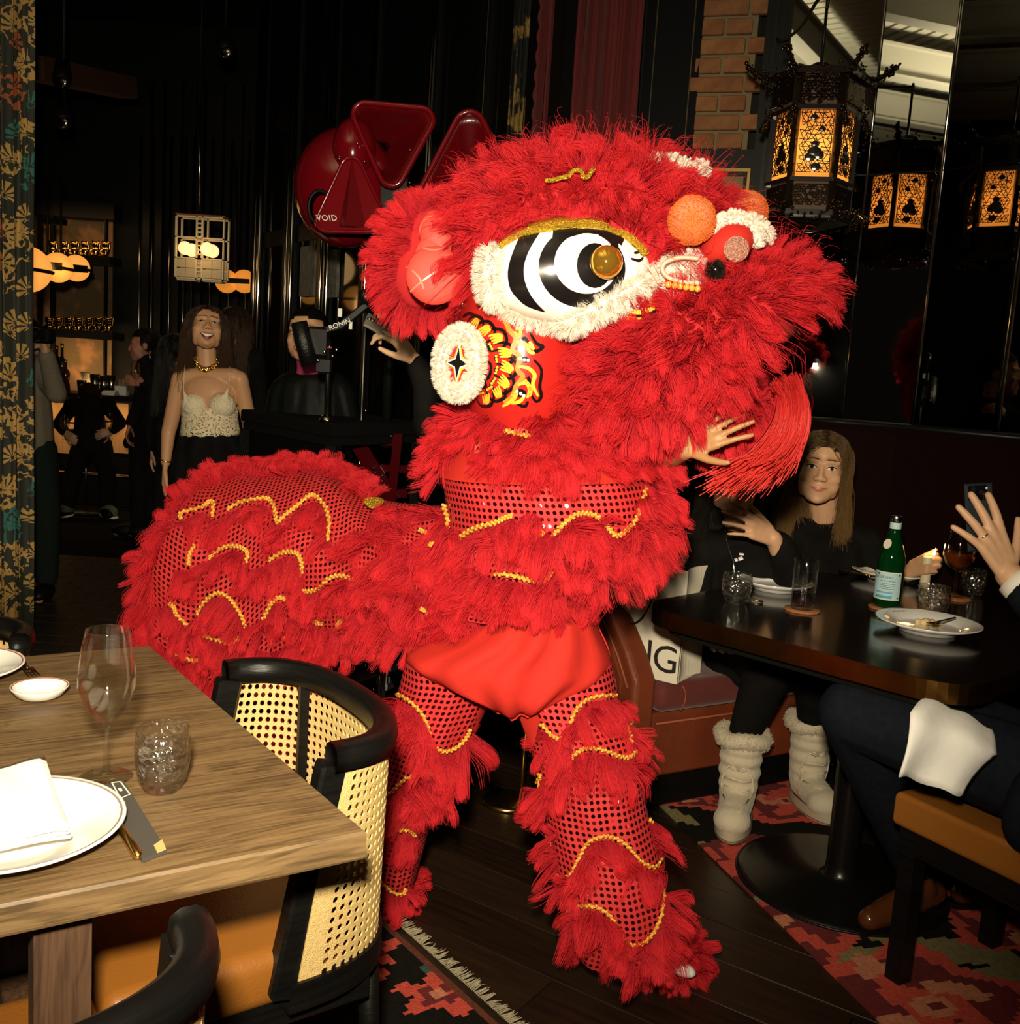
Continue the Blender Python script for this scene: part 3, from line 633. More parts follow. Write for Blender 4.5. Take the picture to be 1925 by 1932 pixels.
# --- under-chin fur and mouth edge
ch=MB(); chc=at(1215,765,2.26); ch.ell(chc,(.14,.16,.05),28,14,rotm(0,-.2,0)); ch.build('chin',REDHIDE,head)
P,N=roots_on(ch,14000); D=N*.6+np.array([.05,-.1,-.4]); fur('chin_fur',P,D,.06,REDFUR,head,r=.0007,grav=.3,csize=60)
ch=MB(); chc2=at(1375,790,2.32); ch.ell(chc2,(.09,.09,.045),24,12,rotm(0,-.5,0)); ch.build('lower_jaw',REDHIDE,head)
P,N=roots_on(ch,8000); D=N*.6+np.array([.1,0,-.3]); fur('jaw_fur',P,D,.045,REDFUR,head,r=.0007,grav=.3,csize=50)
# --- nose: bridge, nostril curl, white fur arcs, pompoms
mbv=mz.bvh(); nb=MB(); nc=at(1372,462,2.13); nb.ell(nc,(.058,.07,.042),24,14,rotm(0,-.5,0)); nose=nb.build('satin_nose',SATIN,head)
b=MB(); b.ell(at(1390,470,2.062),(.026,.012,.026),16,10,rotm(0,-.5,0)); b.build('nostril_sequins',mat('pink_sequins',(.8,.25,.18),.35,.6,col2=(.9,.6,.45),scale=220,bump=1,bscale=300),nose)
b=MB(); b.tube([at(q.x,q.y,2.10) for q in smooth_line([(1345,442),(1358,422),(1380,412),(1404,418),(1422,436),(1432,458)],5)],.011,8)
b2=MB(); b2.tube([at(q.x,q.y,2.20) for q in smooth_line([(1412,412),(1430,418),(1446,434),(1455,452)],5)],.007,8)
for bb,nn in ((b,5000),(b2,2400)):
    P,N=roots_on(bb,nn); fur('white_nose_trim',P,N,.010,WHITEFUR,head,r=.0005,grav=.05,csize=24,clump=.3); bb.build('nose_trim_roll',WHITEHIDE,head)
b=MB(); b.tube([at(q.x,q.y,2.13) for q in smooth_line([(1200,532),(1235,540),(1270,552),(1300,555)],4)],.017,8); b.ell(at(1292,508,2.13),(.045,.03,.030),18,10)
b.tube([at(q.x,q.y,2.15) for q in smooth_line([(1300,485),(1322,492),(1335,510)],4)],.015,8)
P,N=roots_on(b,10000); fur('white_nostril_fur',P,N,.018,WHITEFUR,head,r=.0005,grav=.1,csize=26,clump=.35); b.build('nostril_roll',WHITEHIDE,head)
b=MB(); b.tube([at(q.x,q.y,2.075) for q in smooth_line([(1318,488),(1285,486),(1258,494),(1250,508),(1262,524),(1290,532),(1322,534)],5)],.0045,8); b.build('nostril_ring',mat('pale_coral',(.85,.4,.3),.4),head)
b=MB()
for i in range(6): b.ell(at(1262+i*11,534+i*1.6+3,2.075),.007,8,6)
b.build('nose_beads',mat('amber_bead',(.9,.35,.05),.3),head)
for nm,cx_,cy_,Y_,r_,m_,l_ in (('orange_pompom',1306,416,2.075,.046,ORANGE,None),('orange_pompom',1408,402,2.34,.047,ORANGE,None),('black_pompom',1350,509,2.055,.013,PBLACK,.008)):
    b=MB(); b.ell(at(cx_,cy_,Y_),r_,28,18); o=b.build(nm,m_,head)
    P,N=roots_on(b,3000 if l_ is None else 500); fur('pompom_pile',P,N,.004 if l_ is None else .010,fur_mat('orange_pile',(.72,.12,.012),(.9,.24,.04)) if l_ is None else fur_mat('black_pile',(.006,.005,.004),(.02,.015,.012)),o,r=.0008,grav=0,jit=.3,clump=.2)
b=MB(); b.tube([at(q.x,q.y,2.22) for q in smooth_line([(1232,296),(1265,302),(1300,316),(1330,322)],4)],[.003]*4+[.007]*9,8); b.ell(at(1322,318,2.22),(.014,.014,.010),12,8)
P,N=roots_on(b,4500); fur('white_crest_fur',P,N+np.array([-.3,0,.1]),.015,WHITEFUR,head,r=.0005,grav=.1,csize=24); b.build('crest_roll',WHITEHIDE,head)
b=MB(); b.prism([at(1318,330,2.2),at(1334,334,2.2),at(1334,378,2.2),at(1326,372,2.2)],(0,.03,0)); b.build('crest_fin',LACQ,head)
# painted lip under the nose
lp=MB(); lp.ell(at(1215,585,2.20),(.09,.09,.05),24,12,rotm(0,-.3,0)); lip=lp.build('painted_lip',LACQ,head); lbv=lp.bvh()
b=MB(); 
for s_ in ([(1172,572),(1200,578),(1240,570)],[(1180,585),(1210,588),(1236,580)],[(1178,597),(1205,602),(1225,596)],[(1195,566),(1222,568),(1246,560)]): stroke(b,lbv,s_,.010,.002)
b.build('lip_flames',PYEL,lip); b=MB(); stroke(b,lbv,[(1165,590),(1200,598),(1240,586)],.008,.0018); stroke(b,lbv,[(1165,560),(1190,562),(1222,548)],.008,.0018); b.build('lip_lines',PBLACK,lip)
# --- painted cheek: overlapping scales with yellow combs and dots, and an outer flame border
bk=MB(); ye=MB(); wh=MB(); og=MB()
def z1(pts): return [(700+x*.3117,230+y*.3117) for x,y in pts]
scales=[(640,1215,60),(700,1260,75),(770,1310,80),(820,1400,82),(830,1490,84),(810,1580,82),(770,1640,70),(700,1680,62)]
for i,(x,y,r_) in enumerate(scales):
    a=math.radians(-62+i*21); c,s_=math.cos(a),math.sin(a)
    def tr(u,v): return (700+(x+(u*c-v*s_)*r_/80)*.3117,230+(y+(u*s_+v*c)*r_/80)*.3117)
    stroke(bk,cbv,[tr(-70,-55),tr(-10,-62),tr(42,-36),tr(52,5),tr(38,45),tr(-5,66),tr(-60,62)],.0075,.0022)
    for k in range(4): stroke(ye,cbv,[tr(-48+k*4,-30+k*17),tr(-12,-26+k*15),tr(20,-16+k*11),tr(32-k*2,2+k*4)],.0055,.0023)
    for k in range(3): disc_px(ye,cbv,*tr(-56+k*2,34+k*0+ (k-1)*16),2.6,2.6,.0026,8,1)
    band(bk,cbv,[tr(-66,10),tr(-46,18),tr(-46,58)],[tr(-66,12),tr(-70,34),tr(-58,60)],6,1,.0019)
stroke(og,cbv,z1([(720,1090),(760,1160),(800,1170),(840,1260),(880,1310),(860,1380),(900,1420),(890,1500),(920,1540),(880,1600),(860,1660),(810,1700)]),.011,.0024,5,False)
stroke(ye,cbv,z1([(870,1270),(900,1300),(905,1250),(880,1260)]),.007,.0025)
for q in ([(890,1480),(950,1490),(990,1530),(980,1590),(1010,1660)],[(890,1590),(940,1580),(960,1620),(945,1670)],[(880,1330),(940,1350),(960,1390),(990,1400)],[(800,1720),(860,1680),(880,1640),(850,1650)],[(850,1700),(900,1690),(930,1660)],[(960,1330),(985,1380)],[(930,1560),(965,1610),(960,1660)],[(690,1090),(700,1140),(730,1120)],[(740,1100),(775,1150)]): stroke(ye,cbv,z1(q),.0085,.0026)
for q in ([(960,1270),(1000,1340),(1040,1360),(1000,1390),(985,1370)],[(985,1440),(1030,1500),(1020,1600),(1030,1660),(1000,1690),(970,1650)],[(905,1330),(930,1310),(955,1340)],[(950,1540),(970,1600)],[(880,1700),(930,1720),(950,1690)],[(560,1180),(600,1160),(640,1180)],[(690,1090),(650,1120)],[(545,1150),(540,1200),(575,1250)],[(690,1310),(705,1360),(735,1390)],[(690,1440),(730,1470),(720,1540),(690,1560),(700,1600),(640,1610)]): stroke(bk,cbv,z1(q),.008,.0021)
for x,y in ((905,1432),(928,1440),(950,1442),(885,1628),(908,1642),(925,1655),(845,1210),(860,1220),(745,1095),(680,1085)): disc_px(wh,cbv,700+x*.3117,230+y*.3117,3.2,3.2,.003,8,1)
for x,y,rx,ry in ((925,1440,11,6),(905,1640,11,8),(852,1214,7,5)): disc_px(bk,cbv,700+x*.3117,230+y*.3117,rx,ry,.0019,12,1)
bk.build('black_scale_lines',PBLACK,cheek); ye.build('yellow_scale_combs',PYEL,cheek); o=wh.build('white_dots',PWHITE,cheek); o['kind']='stuff'; og.build('orange_flame_border',PORG,cheek)
b=MB(); band(b,cbv,[(862,560),(868,590),(870,615)],[(878,560),(874,590),(872,612)],6,1,.02); b.build('cheek_edge',LACQ,cheek)
# --- side medallion: white fur ring round a black star with yellow edges
mc=at(869,686,2.20); mn=(CAM-mc).normalized(); mn=(mn+V((-.55,0,.05))).normalized(); mx_=V((0,0,1)).cross(mn).normalized(); mz_=mn.cross(mx_)
MM=Matrix((mx_,mz_,mn)).transposed()
b=MB(); b.lathe([(0,.006),(.052,.006),(.052,-.03)],24,mc,MM@Matrix.Diagonal((.85,1.15,1)).to_3x3()); med=b.build('medallion_disc',LACQ,head)
b=MB(); b.tube([mc+MM@V((.046*math.cos(a)*.95,.065*math.sin(a),.006)) for a in [2*PI*i/28 for i in range(28)]],.0135,8,closed=True)
P,N=roots_on(b,12000); fur('white_ring_fur',P,N+np.array(mn)*.1,.0125,WHITEFUR,head,r=.0005,grav=.03,csize=24,jit=.22,clump=.14); b.build('medallion_ring',WHITEHIDE,head)
def star(R,r0): return [mc+MM@V(((R if i%2==0 else r0)*math.cos(PI/2+i*PI/4)*.75,(R if i%2==0 else r0)*math.sin(PI/2+i*PI/4),.009)) for i in range(8)]
b=MB(); b.prism(star(.048,.020),mn*.002); b.build('star_yellow',PYEL,med); b=MB(); b.prism([p+mn*.001 for p in star(.041,.015)],mn*.002); b.build('star_white',PWHITE,med,False); b=MB(); b.prism([p+mn*.002 for p in star(.034,.011)],mn*.002); b.build('star_black',PBLACK,med,False)
# --- ear
eb2=MB(); e0=at(802,487,2.42); eb2.ell(e0,(.083,.050,.118),28,18,rotm(0,.15,0)); ear=eb2.build('ear',REDHIDE,head); earv=eb2.bvh()
P,N=roots_on(eb2,22000); px=px_of(P); near=(N@np.array(CFW))<.05
SAT=[(778,440),(788,405),(825,392),(868,400),(868,440),(865,470),(900,500),(900,580),(830,592),(772,580),(748,535),(755,490),(776,470)]
keep=~(near&in_poly(px,SAT)); P=P[keep]; N=N[keep]; Ec=np.array(e0); R_=(P-Ec)*np.array([1,0,1]); R_/=np.linalg.norm(R_,axis=1,keepdims=True); D=N*.35+R_*.9+np.array([-.2,0,.02]); fur('ear_fur',P,D,.066,REDFUR,head,r=.0007,grav=.2,jit=.3,curl=.15,csize=60)
b=MB(); el=MB(); el.ell(at(820,520,2.272),(.064,.016,.064),24,14,rotm(0,.25,.1)); el.ell(at(823,446,2.29),(.037,.014,.056),20,12,rotm(0,-.2,0)); el.ell(at(812,484,2.285),(.036,.012,.045),20,12); o=el.build('satin_inner_ear',EARSATIN,ear); elv=el.bvh()
b=MB()
for s_ in ([(775,550),(800,528),(840,502),(868,488)],[(778,510),(792,525),(800,545)],[(795,468),(820,472),(850,466)],[(768,500),(764,530),(775,560)],[(792,445),(797,420),(815,408)]): stroke(b,elv,s_,.004,.0015,5,False)
b.build('ear_seams',mat('seam_coral',(.85,.16,.11),.3),ear)
b=MB()
for x in (866,872): b.tube([at(x,560,2.33),at(x+1,574,2.32),at(x-3,582,2.33)],.0018,6)
b.build('ear_rings',STEEL,head)
# --- long tassel beard swinging under the mouth
n=850; t=np.linspace(0,1,12); pos=np.zeros((n,12,3))
for i in range(n):
    u=random.random(); w_=random.gauss(0,1)
    A=at(1460+u*42+random.gauss(0,5),724-u*10+random.gauss(0,5),2.22+random.gauss(0,.025)); B=at(1496+u*38+w_*7,778+random.gauss(0,8)-u*12,2.2); C_=at(1460+u*55+w_*8,850+u*10,2.2); E=at(1345+u*125+random.gauss(0,18),915-u*28+random.gauss(0,14),2.2+random.gauss(0,.03))
    for k,tt in enumerate(t):
        q=A*(1-tt)**3+B*3*tt*(1-tt)**2+C_*3*tt*tt*(1-tt)+E*tt**3; pos[i,k]=(q.x,q.y,q.z)
TASSEL=fur_mat('red_tassel',(.35,.006,.01),(.75,.06,.05),.32,.15); curves('beard_tassel',pos,np.linspace(.0013,.0009,12)[None,:]*np.ones((n,1)),TASSEL,head)
# ============================================================ BODY CLOTH
def loft_v(rows,arc=(-PI,0),nn=36,dip=0,uv0=0,full=True,wr=None):   # rows: (py, x_left, x_right, Y, depth radius) stacked top to bottom
    P=[];U=[];prev=None;vv=0
    for py,xl,xr,Y,dr in rows:
        a=at(xl,py,Y); c=at(xr,py,Y); m_=(a+c)/2; hw=(c-a)/2; ring=[]; uu=[]; L=0; lp_=None
        for j in range(nn+1):
            t=2*PI*j/nn; q=m_+hw*math.cos(t)+V((0,-dr*math.sin(t),0))
            if wr: q=q+V((0,-wr*math.sin(t*9+py*.02)*max(0,math.sin(t)),0))
            if lp_ is not None: L+=(q-lp_).length
            lp_=q; ring.append(q); uu.append(L)
        if prev is not None: vv+=(m_-prev).length
        prev=m_; P.append(ring); U.append([(x,vv) for x in uu])
    return P,U
def interp_rows(rows,k=4):
    R=np.array(rows,float); n=len(R); o=[]
    for i in range(n-1):
        p0=R[max(i-1,0)];p1=R[i];p2=R[i+1];p3=R[min(i+2,n-1)]
        for j in range(k):
            t=j/k; o.append(tuple(.5*((2*p1)+(p2-p0)*t+(2*p0-5*p1+4*p2-p3)*t*t+(3*p1-p0-3*p2+p3)*t**3)))
    o.append(tuple(R[-1])); return o
def fringe_at(name,bv,lines,length,parent,width=24,dens=95,seed=0,spread=.35,lift=.012,m=None,down=(0,0,-1),dirpx=None,outw=.55):
    P=[];D=[]
    for ln in lines:
        L=smooth_line(ln,5); s_=0
        for a,b in zip(L,L[1:]):
            seg=(b-a).length; k=max(1,int(seg*dens/10))
            for _ in range(k):
                t=random.random(); q=a.lerp(b,t); dy=random.random()**1.3*width
                p,nn=cast(bv,q.x+random.gauss(0,3),q.y+4+dy,.002); d=V(down)*random.uniform(.6,1)+nn*outw+V((random.gauss(0,spread),0,0))*.6
                P.append(p); D.append(d)
    return fur(name,P,D,length,m or REDFUR,parent,r=.0007,grav=.3,jit=.42,curl=.22,csize=64,clump=.62)
def braid_at(bv,lines,parent,r=.0052,off=.006):
    for ln in lines:
        L=smooth_line(ln,6); pts=[cast(bv,q.x,q.y,off)[0] for q in L]; mb=MB(); mb.tube(pts,r*.75,6)
        D=0; acc=[]; 
        for a,b in zip(pts,pts[1:]):
            n=max(1,int((b-a).length/(r*1.5)))
            for k in range(n): acc.append((a.lerp(b,k/n),(b-a).normalized()))
        for i,(p,t) in enumerate(acc):
            u=t.cross(V((0,1,0))); u=u.normalized() if u.length>1e-6 else V((1,0,0)); s_=1 if i%2 else -1
            mb.ell(p+u*s_*r*.45+V((0,-r*.3,0)),(r*.85,r*.7,r*.85),6,4)
        mb.build('gold_braid',BRAID,parent)
# --- back drape over the second dancer
st=[(905,950,1185,2.36,.17),(860,955,1190,2.42,.19),(800,955,1200,2.48,.20),(735,950,1185,2.56,.21),(690,935,1175,2.62,.22),(640,905,1185,2.68,.235),(580,890,1200,2.73,.245),(510,885,1250,2.78,.25),(440,893,1285,2.82,.25),(375,915,1275,2.84,.25),(335,960,1235,2.85,.23),(310,1030,1195,2.85,.19),(300,1090,1150,2.85,.10)]
st=interp_rows(st,4); P=[];U=[];prev=None;uu=0
for x,yt,yb,Y,dr in st:
    T=at(x,yt,Y); B=at(x,yb,Y); c=T.lerp(B,.45); ring=[];vv=[];L=0;lp_=None
    for j in range(31):
        t=-.62*PI+j/30*1.24*PI+PI/2   # from near hem over the top to the far hem
        a=PI*1.22-j/30*PI*1.44; ht=(T-c).z if math.sin(a)>0 else (c-B).z*1.6
        q=c+V((0,dr*math.cos(a),0))+V((0,0,ht*math.sin(a)))
        q.x=c.x+(T.x-c.x)*max(0,math.sin(a)); rip=.010*math.sin(j*1.1+x*.055)*math.sin(x*.021+j*.3); q+=V((0,-rip,rip*.5))
        if lp_ is not None: L+=(q-lp_).length
        lp_=q; ring.append(q); vv.append(L)
    if prev is not None: uu+=(c-prev).length
    prev=c; P.append(ring); U.append([(uu,v) for v in vv])
bd=MB(); bd.grid(P,U); back=bd.build('back_cloth',SEQ,body); bbv=bd.bvh(); back.modifiers.new('s','SOLIDIFY').thickness=.004
B1=[[(343,981),(345,970),(384,958),(396,949),(405,951),(403,977)],[(432,962),(459,948),(494,942),(511,946),(521,967),(525,986),(542,972),(562,957),(583,939),(597,939),(614,957),(622,984),(621,1022)]]
B2=[[(358,1066),(360,1046),(369,1029)],[(396,1054),(422,1034),(446,1030),(463,1036),(470,1047),(463,1070)],[(511,1056),(535,1042),(556,1041),(569,1051),(573,1073),(569,1109),(583,1114),(604,1109),(624,1090),(648,1085),(672,1094),(689,1114),(693,1138),(700,1145)]]
B3=[[(322,1138),(331,1145),(336,1159),(357,1180)],[(374,1156),(391,1132),(411,1118),(432,1125),(446,1142),(460,1166),(468,1188),(487,1183),(501,1162),(514,1138),(528,1126),(544,1132)],[(583,1165),(600,1173),(612,1174)],[(639,1180),(645,1170),(657,1162)]]
B4=[[(387,1198),(411,1205),(435,1212),(456,1202)],[(324,1226),(343,1236),(367,1245),(381,1238),(381,1228)]]
for Bx in (B1,B2,B3,B4): braid_at(bbv,Bx,body,.0055)
FL=[[(330,985),(343,981),(384,962),(403,980),(432,965),(470,950),(508,950),(523,988),(562,960),(597,944),(618,985),(622,1022)],
 [(330,1070),(358,1070),(396,1056),(440,1034),(466,1050),(463,1072),(511,1058),(550,1044),(571,1060),(569,1108),(604,1110),(648,1088),(689,1116),(700,1145),(740,1150)],
 [(290,1140),(322,1140),(336,1160),(357,1182),(391,1134),(428,1124),(460,1168),(487,1185),(514,1140),(544,1134),(583,1168),(640,1182),(690,1175),(750,1185),(820,1185)],
 [(300,1205),(324,1228),(367,1247),(387,1200),(435,1214),(460,1215),(520,1225),(560,1200),(620,1190)]]
for i,ln in enumerate(FL): fringe_at('fur_fringe',bbv,[ln],.062,body,15,90,outw=.5)
fringe_at('fur_fringe',bbv,[[(285,1040),(280,1090),(276,1130),(285,1180),(300,1225)],[(330,965),(300,1010),(290,1050)],[(340,1250),(400,1280),(440,1290)],[(600,1215),(650,1190)]],.075,body,18,110,outw=.6)
# ridge fur along the back
P=[];D=[]
for _ in range(15000):
    x=random.uniform(300,700); yt=np.interp(x,[300,325,375,440,510,580,640,690,735],[1000,960,915,893,885,890,905,935,950]); p,nn=cast(bbv,x,yt+random.uniform(-3,16 if not 560<x<655 else 2),.0); P.append(p+V((0,random.uniform(0,.10),0))); D.append(V((random.gauss(0,.4),-.25,.85)))
fur('ridge_fur',P,D,.058,REDFUR,body,r=.0007,grav=.15,jit=.45,curl=.2,csize=70,clump=.65)
P=[];D=[]       # tangle of fringes between back and front
for _ in range(24000):
    x=random.uniform(670,935); y=random.uniform(960,1165)
    if math.sin(x*.05+y*.028)*math.sin(y*.043-x*.013)<-.25: continue
    p,nn=cast(bbv,x,y,.004); P.append(p); D.append(nn*.6+V((random.gauss(.05,.5),0,-.75)))
fur('tangle_fur',P,D,.068,REDFUR,body,r=.0007,grav=.25,jit=.55,curl=.25,csize=80,clump=.62)
b=MB(); disc_px(b,bbv,706,968,22,10,.03,14,2); b.build('gold_lame_patch',GOLDSEQ,body)
for ln in ([(808,1008),(818,1013),(828,1016)],[(820,1044),(826,1035)],[(806,1143),(818,1148),(826,1150)]): braid_at(bbv,[ln],body,.005,.03)
# --- front cape tiers under the head
cape=interp_rows([(893,833,1228,2.34,.20),(950,842,1240,2.33,.205),(1010,848,1235,2.33,.205),(1040,860,1200,2.34,.19)],4)
P,U=loft_v(cape,nn=48,wr=.006); cp=MB(); cp.grid(P,U); front=cp.build('front_cape',SEQ,body); fbv=cp.bvh()
shirt=interp_rows([(775,900,1110,2.40,.15),(820,870,1190,2.38,.175),(855,855,1215,2.36,.19),(897,832,1228,2.338,.205)],4)
P,U=loft_v(shirt,nn=48); P=[[q+V((0,-.006,0)) for q in r_] for r_ in P]; sh=MB(); sh.grid(P,U); sh.build('satin_yoke',SATIN,body); shv=sh.bvh()
b=MB(); band(b,shv,[(955,778),(985,774),(1016,776)],[(955,802),(985,799),(1016,800)],8,2,.008); band(b,shv,[(957,806),(985,810),(1010,824)],[(957,818),(985,826),(1008,831)],8,2,.008); band(b,shv,[(900,786),(915,784),(935,790)],[(898,862),(915,868),(932,866)],6,4,.006); band(b,shv,[(1136,790),(1170,786),(1236,812)],[(1146,824),(1180,832),(1236,832)],8,3,.03); band(b,shv,[(1052,800),(1066,796),(1080,800)],[(1052,836),(1066,838),(1080,836)],5,2,.01)
o=b.build('collar_sequins',SEQL,body)
for ln in ([(956,818),(985,826),(1009,830)],): braid_at(shv,[ln],body,.005,.012)
braid_at(shv,[[(1146,824),(1180,833),(1236,833)]],body,.005,.034)
# collar fringes: clumps
P=[];D=[];
CF_=[(838,770,60),(850,800,55),(836,840,45),(870,775,40),(950,850,28),(975,845,30),(1040,800,35),(1035,840,35),(1025,870,26),(1120,830,45),(1160,845,45),(1210,850,45),(1100,790,35),(1190,800,30),(1240,850,40),(880,790,24),(925,800,16),(1270,830,36),(1080,850,30),(960,795,10)]
for cx_,cy_,rr_ in CF_:
    for _ in range(int(rr_*44)):
        a=random.uniform(0,2*PI); k=math.sqrt(random.random()); x=cx_+math.cos(a)*rr_*.9*k; y=cy_-8+math.sin(a)*rr_*.6*k
        p,nn=cast(shv,x,y,.006); P.append(p); D.append(nn*.7+V(((cx_-1010)/260+random.gauss(0,.15),-.1,-.7)))
fur('collar_fur',P,D,.085,REDFUR,body,r=.0007,grav=.3,jit=.38,curl=.2,csize=64,clump=.6)
F1=[[(841,952),(849,977),(850,1008),(866,1017),(885,1003),(910,992),(935,986),(953,977),(969,972)],[(1002,1024),(1020,1014),(1026,1000)],[(1047,1005),(1065,986),(1087,971),(1109,969),(1131,978),(1147,996),(1162,1010),(1181,999),(1196,980),(1209,946),(1217,915)]]
braid_at(fbv,F1,body,.0055)
fringe_at('fur_fringe',fbv,[[(842,965),(852,1012),(868,1020),(910,996),(968,974),(975,985),(1030,1000),(1046,1006),(1087,975),(1112,972),(1147,998),(1163,1012),(1196,984),(1216,930),(1220,905)]],.075,body,18,110,outw=.5)
fringe_at('fur_fringe',fbv,[[(1212,880),(1226,940),(1225,990),(1190,1030),(1150,1050),(1100,1030)]],.085,body,18,120,down=(.35,0,-.8),outw=.5)
fringe_at('fur_fringe',fbv,[[(985,975),(1000,960),(1020,980)]],.04,body,20,90)
# second tier: slanted band across the belly
tier=interp_rows([(1000,880,1190,2.30,.16),(1050,880,1130,2.29,.17),(1100,880,1110,2.30,.175),(1145,830,1100,2.33,.175)],4)
P,U=loft_v(tier,nn=44,wr=.004); tr_=MB(); tr_.grid(P,U); tr_.build('belly_band',SEQ,body); tv=tr_.bvh()
F2=[[(941,1081),(972,1086),(1000,1092),(1025,1091),(1037,1077),(1036,1052)],[(872,1126),(882,1108),(894,1098)]]
braid_at(tv,F2,body,.0055,.012)
fringe_at('fur_fringe',tv,[[(800,1070),(850,1062),(890,1060),(925,1085),(945,1088),(1000,1096),(1035,1085),(1060,1060),(1100,1050)],[(800,1110),(850,1090),(900,1095),(940,1100),(1000,1100),(1050,1095)],[(790,1150),(840,1130),(880,1130)]],.068,body,16,85,outw=.5)
fringe_at('fur_fringe',tv,[[(1020,1100),(1050,1110),(1080,1120),(1100,1100)]],.06,body,16,80)
# ============================================================ LEFT TABLE
def wood_mat(name,c1,c2,c3,rz,sc=1.0,rough=.5,ry=0):
    m=bpy.data.materials.new(name); m.use_nodes=True; nt=m.node_tree; I=nt.nodes['Principled BSDF'].inputs; N_=nt.nodes.new
    tc=N_('ShaderNodeTexCoord'); mp=N_('ShaderNodeMapping'); mp.inputs['Rotation'].default_value=(0,ry,rz); nt.links.new(tc.outputs['Object'],mp.inputs[0])
    mp2=N_('ShaderNodeMapping'); mp2.inputs['Scale'].default_value=(1.6*sc,13*sc,13*sc); nt.links.new(mp.outputs[0],mp2.inputs[0])
    n1=N_('ShaderNodeTexNoise'); n1.inputs['Scale'].default_value=1.6; n1.inputs['Detail'].default_value=5; n1.inputs['Distortion'].default_value=1.2; nt.links.new(mp2.outputs[0],n1.inputs['Vector'])
    mp3=N_('ShaderNodeMapping'); mp3.inputs['Scale'].default_value=(6*sc,120*sc,120*sc); nt.links.new(mp.outputs[0],mp3.inputs[0])
    n2=N_('ShaderNodeTexNoise'); n2.inputs['Scale'].default_value=1.5; n2.inputs['Detail'].default_value=4; nt.links.new(mp3.outputs[0],n2.inputs['Vector'])
    w_=N_('ShaderNodeMath'); w_.operation='SINE'; nt.links.new(math_node(nt,'MULTIPLY',n1.outputs['Fac'],46),w_.inputs[0])
    f=math_node(nt,'ADD',math_node(nt,'MULTIPLY',w_.outputs[0],.07),math_node(nt,'ADD',math_node(nt,'MULTIPLY',n1.outputs['Fac'],.5),math_node(nt,'MULTIPLY',n2.outputs['Fac'],.55)))
    r=N_('ShaderNodeValToRGB'); e=r.color_ramp.elements; e[0].position=.36; e[0].color=(*c1,1); e[1].position=.72; e[1].color=(*c3,1); k=e.new(.52); k.color=(*c2,1)
    nt.links.new(f,r.inputs[0]); nt.links.new(r.outputs[0],I['Base Color']); I['Roughness'].default_value=rough
    b=N_('ShaderNodeBump'); b.inputs['Strength'].default_value=.25; b.inputs['Distance'].default_value=.003; nt.links.new(f,b.inputs['Height']); nt.links.new(b.outputs[0],I['Normal'])
    return m
tA=V((-.164,1.281,0)); tu=V((-.590,.807,0)).normalized(); tv=V((-.845,-.535,0)).normalized(); TZ=.76; trz=math.atan2(tv.y,tv.x)
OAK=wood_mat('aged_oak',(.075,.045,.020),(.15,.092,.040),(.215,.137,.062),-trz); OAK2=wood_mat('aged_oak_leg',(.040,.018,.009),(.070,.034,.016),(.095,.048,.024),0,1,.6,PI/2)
tbl=thing('dining_table','weathered oak dining table laid with plates at the lower left','table',tuple(tA+tu*.5+tv*.7))
b=MB(); L1,L2=1.65,.985
cs=[tA,tA+tv*L1,tA+tv*L1+tu*L2,tA+tu*L2]
def slab(mb,cs,z0,z1,bev=.004):
    c=sum((V(p) for p in cs),V((0,0,0)))/len(cs); n=len(cs); rings=[]
    for z,k in ((z0,bev),(z0+bev,0),(z1-bev,0),(z1,bev)):
        rings.append([V((p.x,p.y,0))+(V((c.x-p.x,c.y-p.y,0)).normalized()*k)+V((0,0,z)) for p in cs])
    o=[q for r_ in rings for q in r_]; fs=[tuple(range(n))[::-1],tuple(range(3*n,4*n))]
    for k in range(3):
        for i in range(n): fs.append((k*n+i,k*n+(i+1)%n,(k+1)*n+(i+1)%n,(k+1)*n+i))
    return mb.add(o,fs)
def ccw(cs): 
    a=sum(cs[i].x*cs[(i+1)%len(cs)].y-cs[(i+1)%len(cs)].x*cs[i].y for i in range(len(cs))); return cs if a>0 else cs[::-1]
slab(b,ccw(cs),TZ-.040,TZ); b.build('tabletop',OAK,tbl,False)
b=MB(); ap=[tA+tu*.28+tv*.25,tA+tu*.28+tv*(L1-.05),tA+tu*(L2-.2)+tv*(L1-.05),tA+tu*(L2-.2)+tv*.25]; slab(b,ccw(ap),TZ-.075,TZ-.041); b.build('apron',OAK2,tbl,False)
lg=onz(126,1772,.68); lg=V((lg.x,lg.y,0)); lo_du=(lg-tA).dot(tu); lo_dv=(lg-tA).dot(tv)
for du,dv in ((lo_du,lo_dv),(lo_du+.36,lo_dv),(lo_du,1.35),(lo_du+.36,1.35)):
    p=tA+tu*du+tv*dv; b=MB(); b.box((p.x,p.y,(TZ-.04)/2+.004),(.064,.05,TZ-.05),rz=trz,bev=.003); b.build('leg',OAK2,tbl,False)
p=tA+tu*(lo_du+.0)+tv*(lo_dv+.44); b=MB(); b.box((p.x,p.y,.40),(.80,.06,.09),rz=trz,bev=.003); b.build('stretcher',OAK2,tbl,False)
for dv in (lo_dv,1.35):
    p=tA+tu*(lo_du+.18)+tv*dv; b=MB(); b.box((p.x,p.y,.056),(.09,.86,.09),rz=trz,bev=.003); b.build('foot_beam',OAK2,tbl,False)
    b=MB(); b.box((p.x,p.y,.40),(.05,.30,.07),rz=trz,bev=.003); b.build('cross_beam',OAK2,tbl,False)
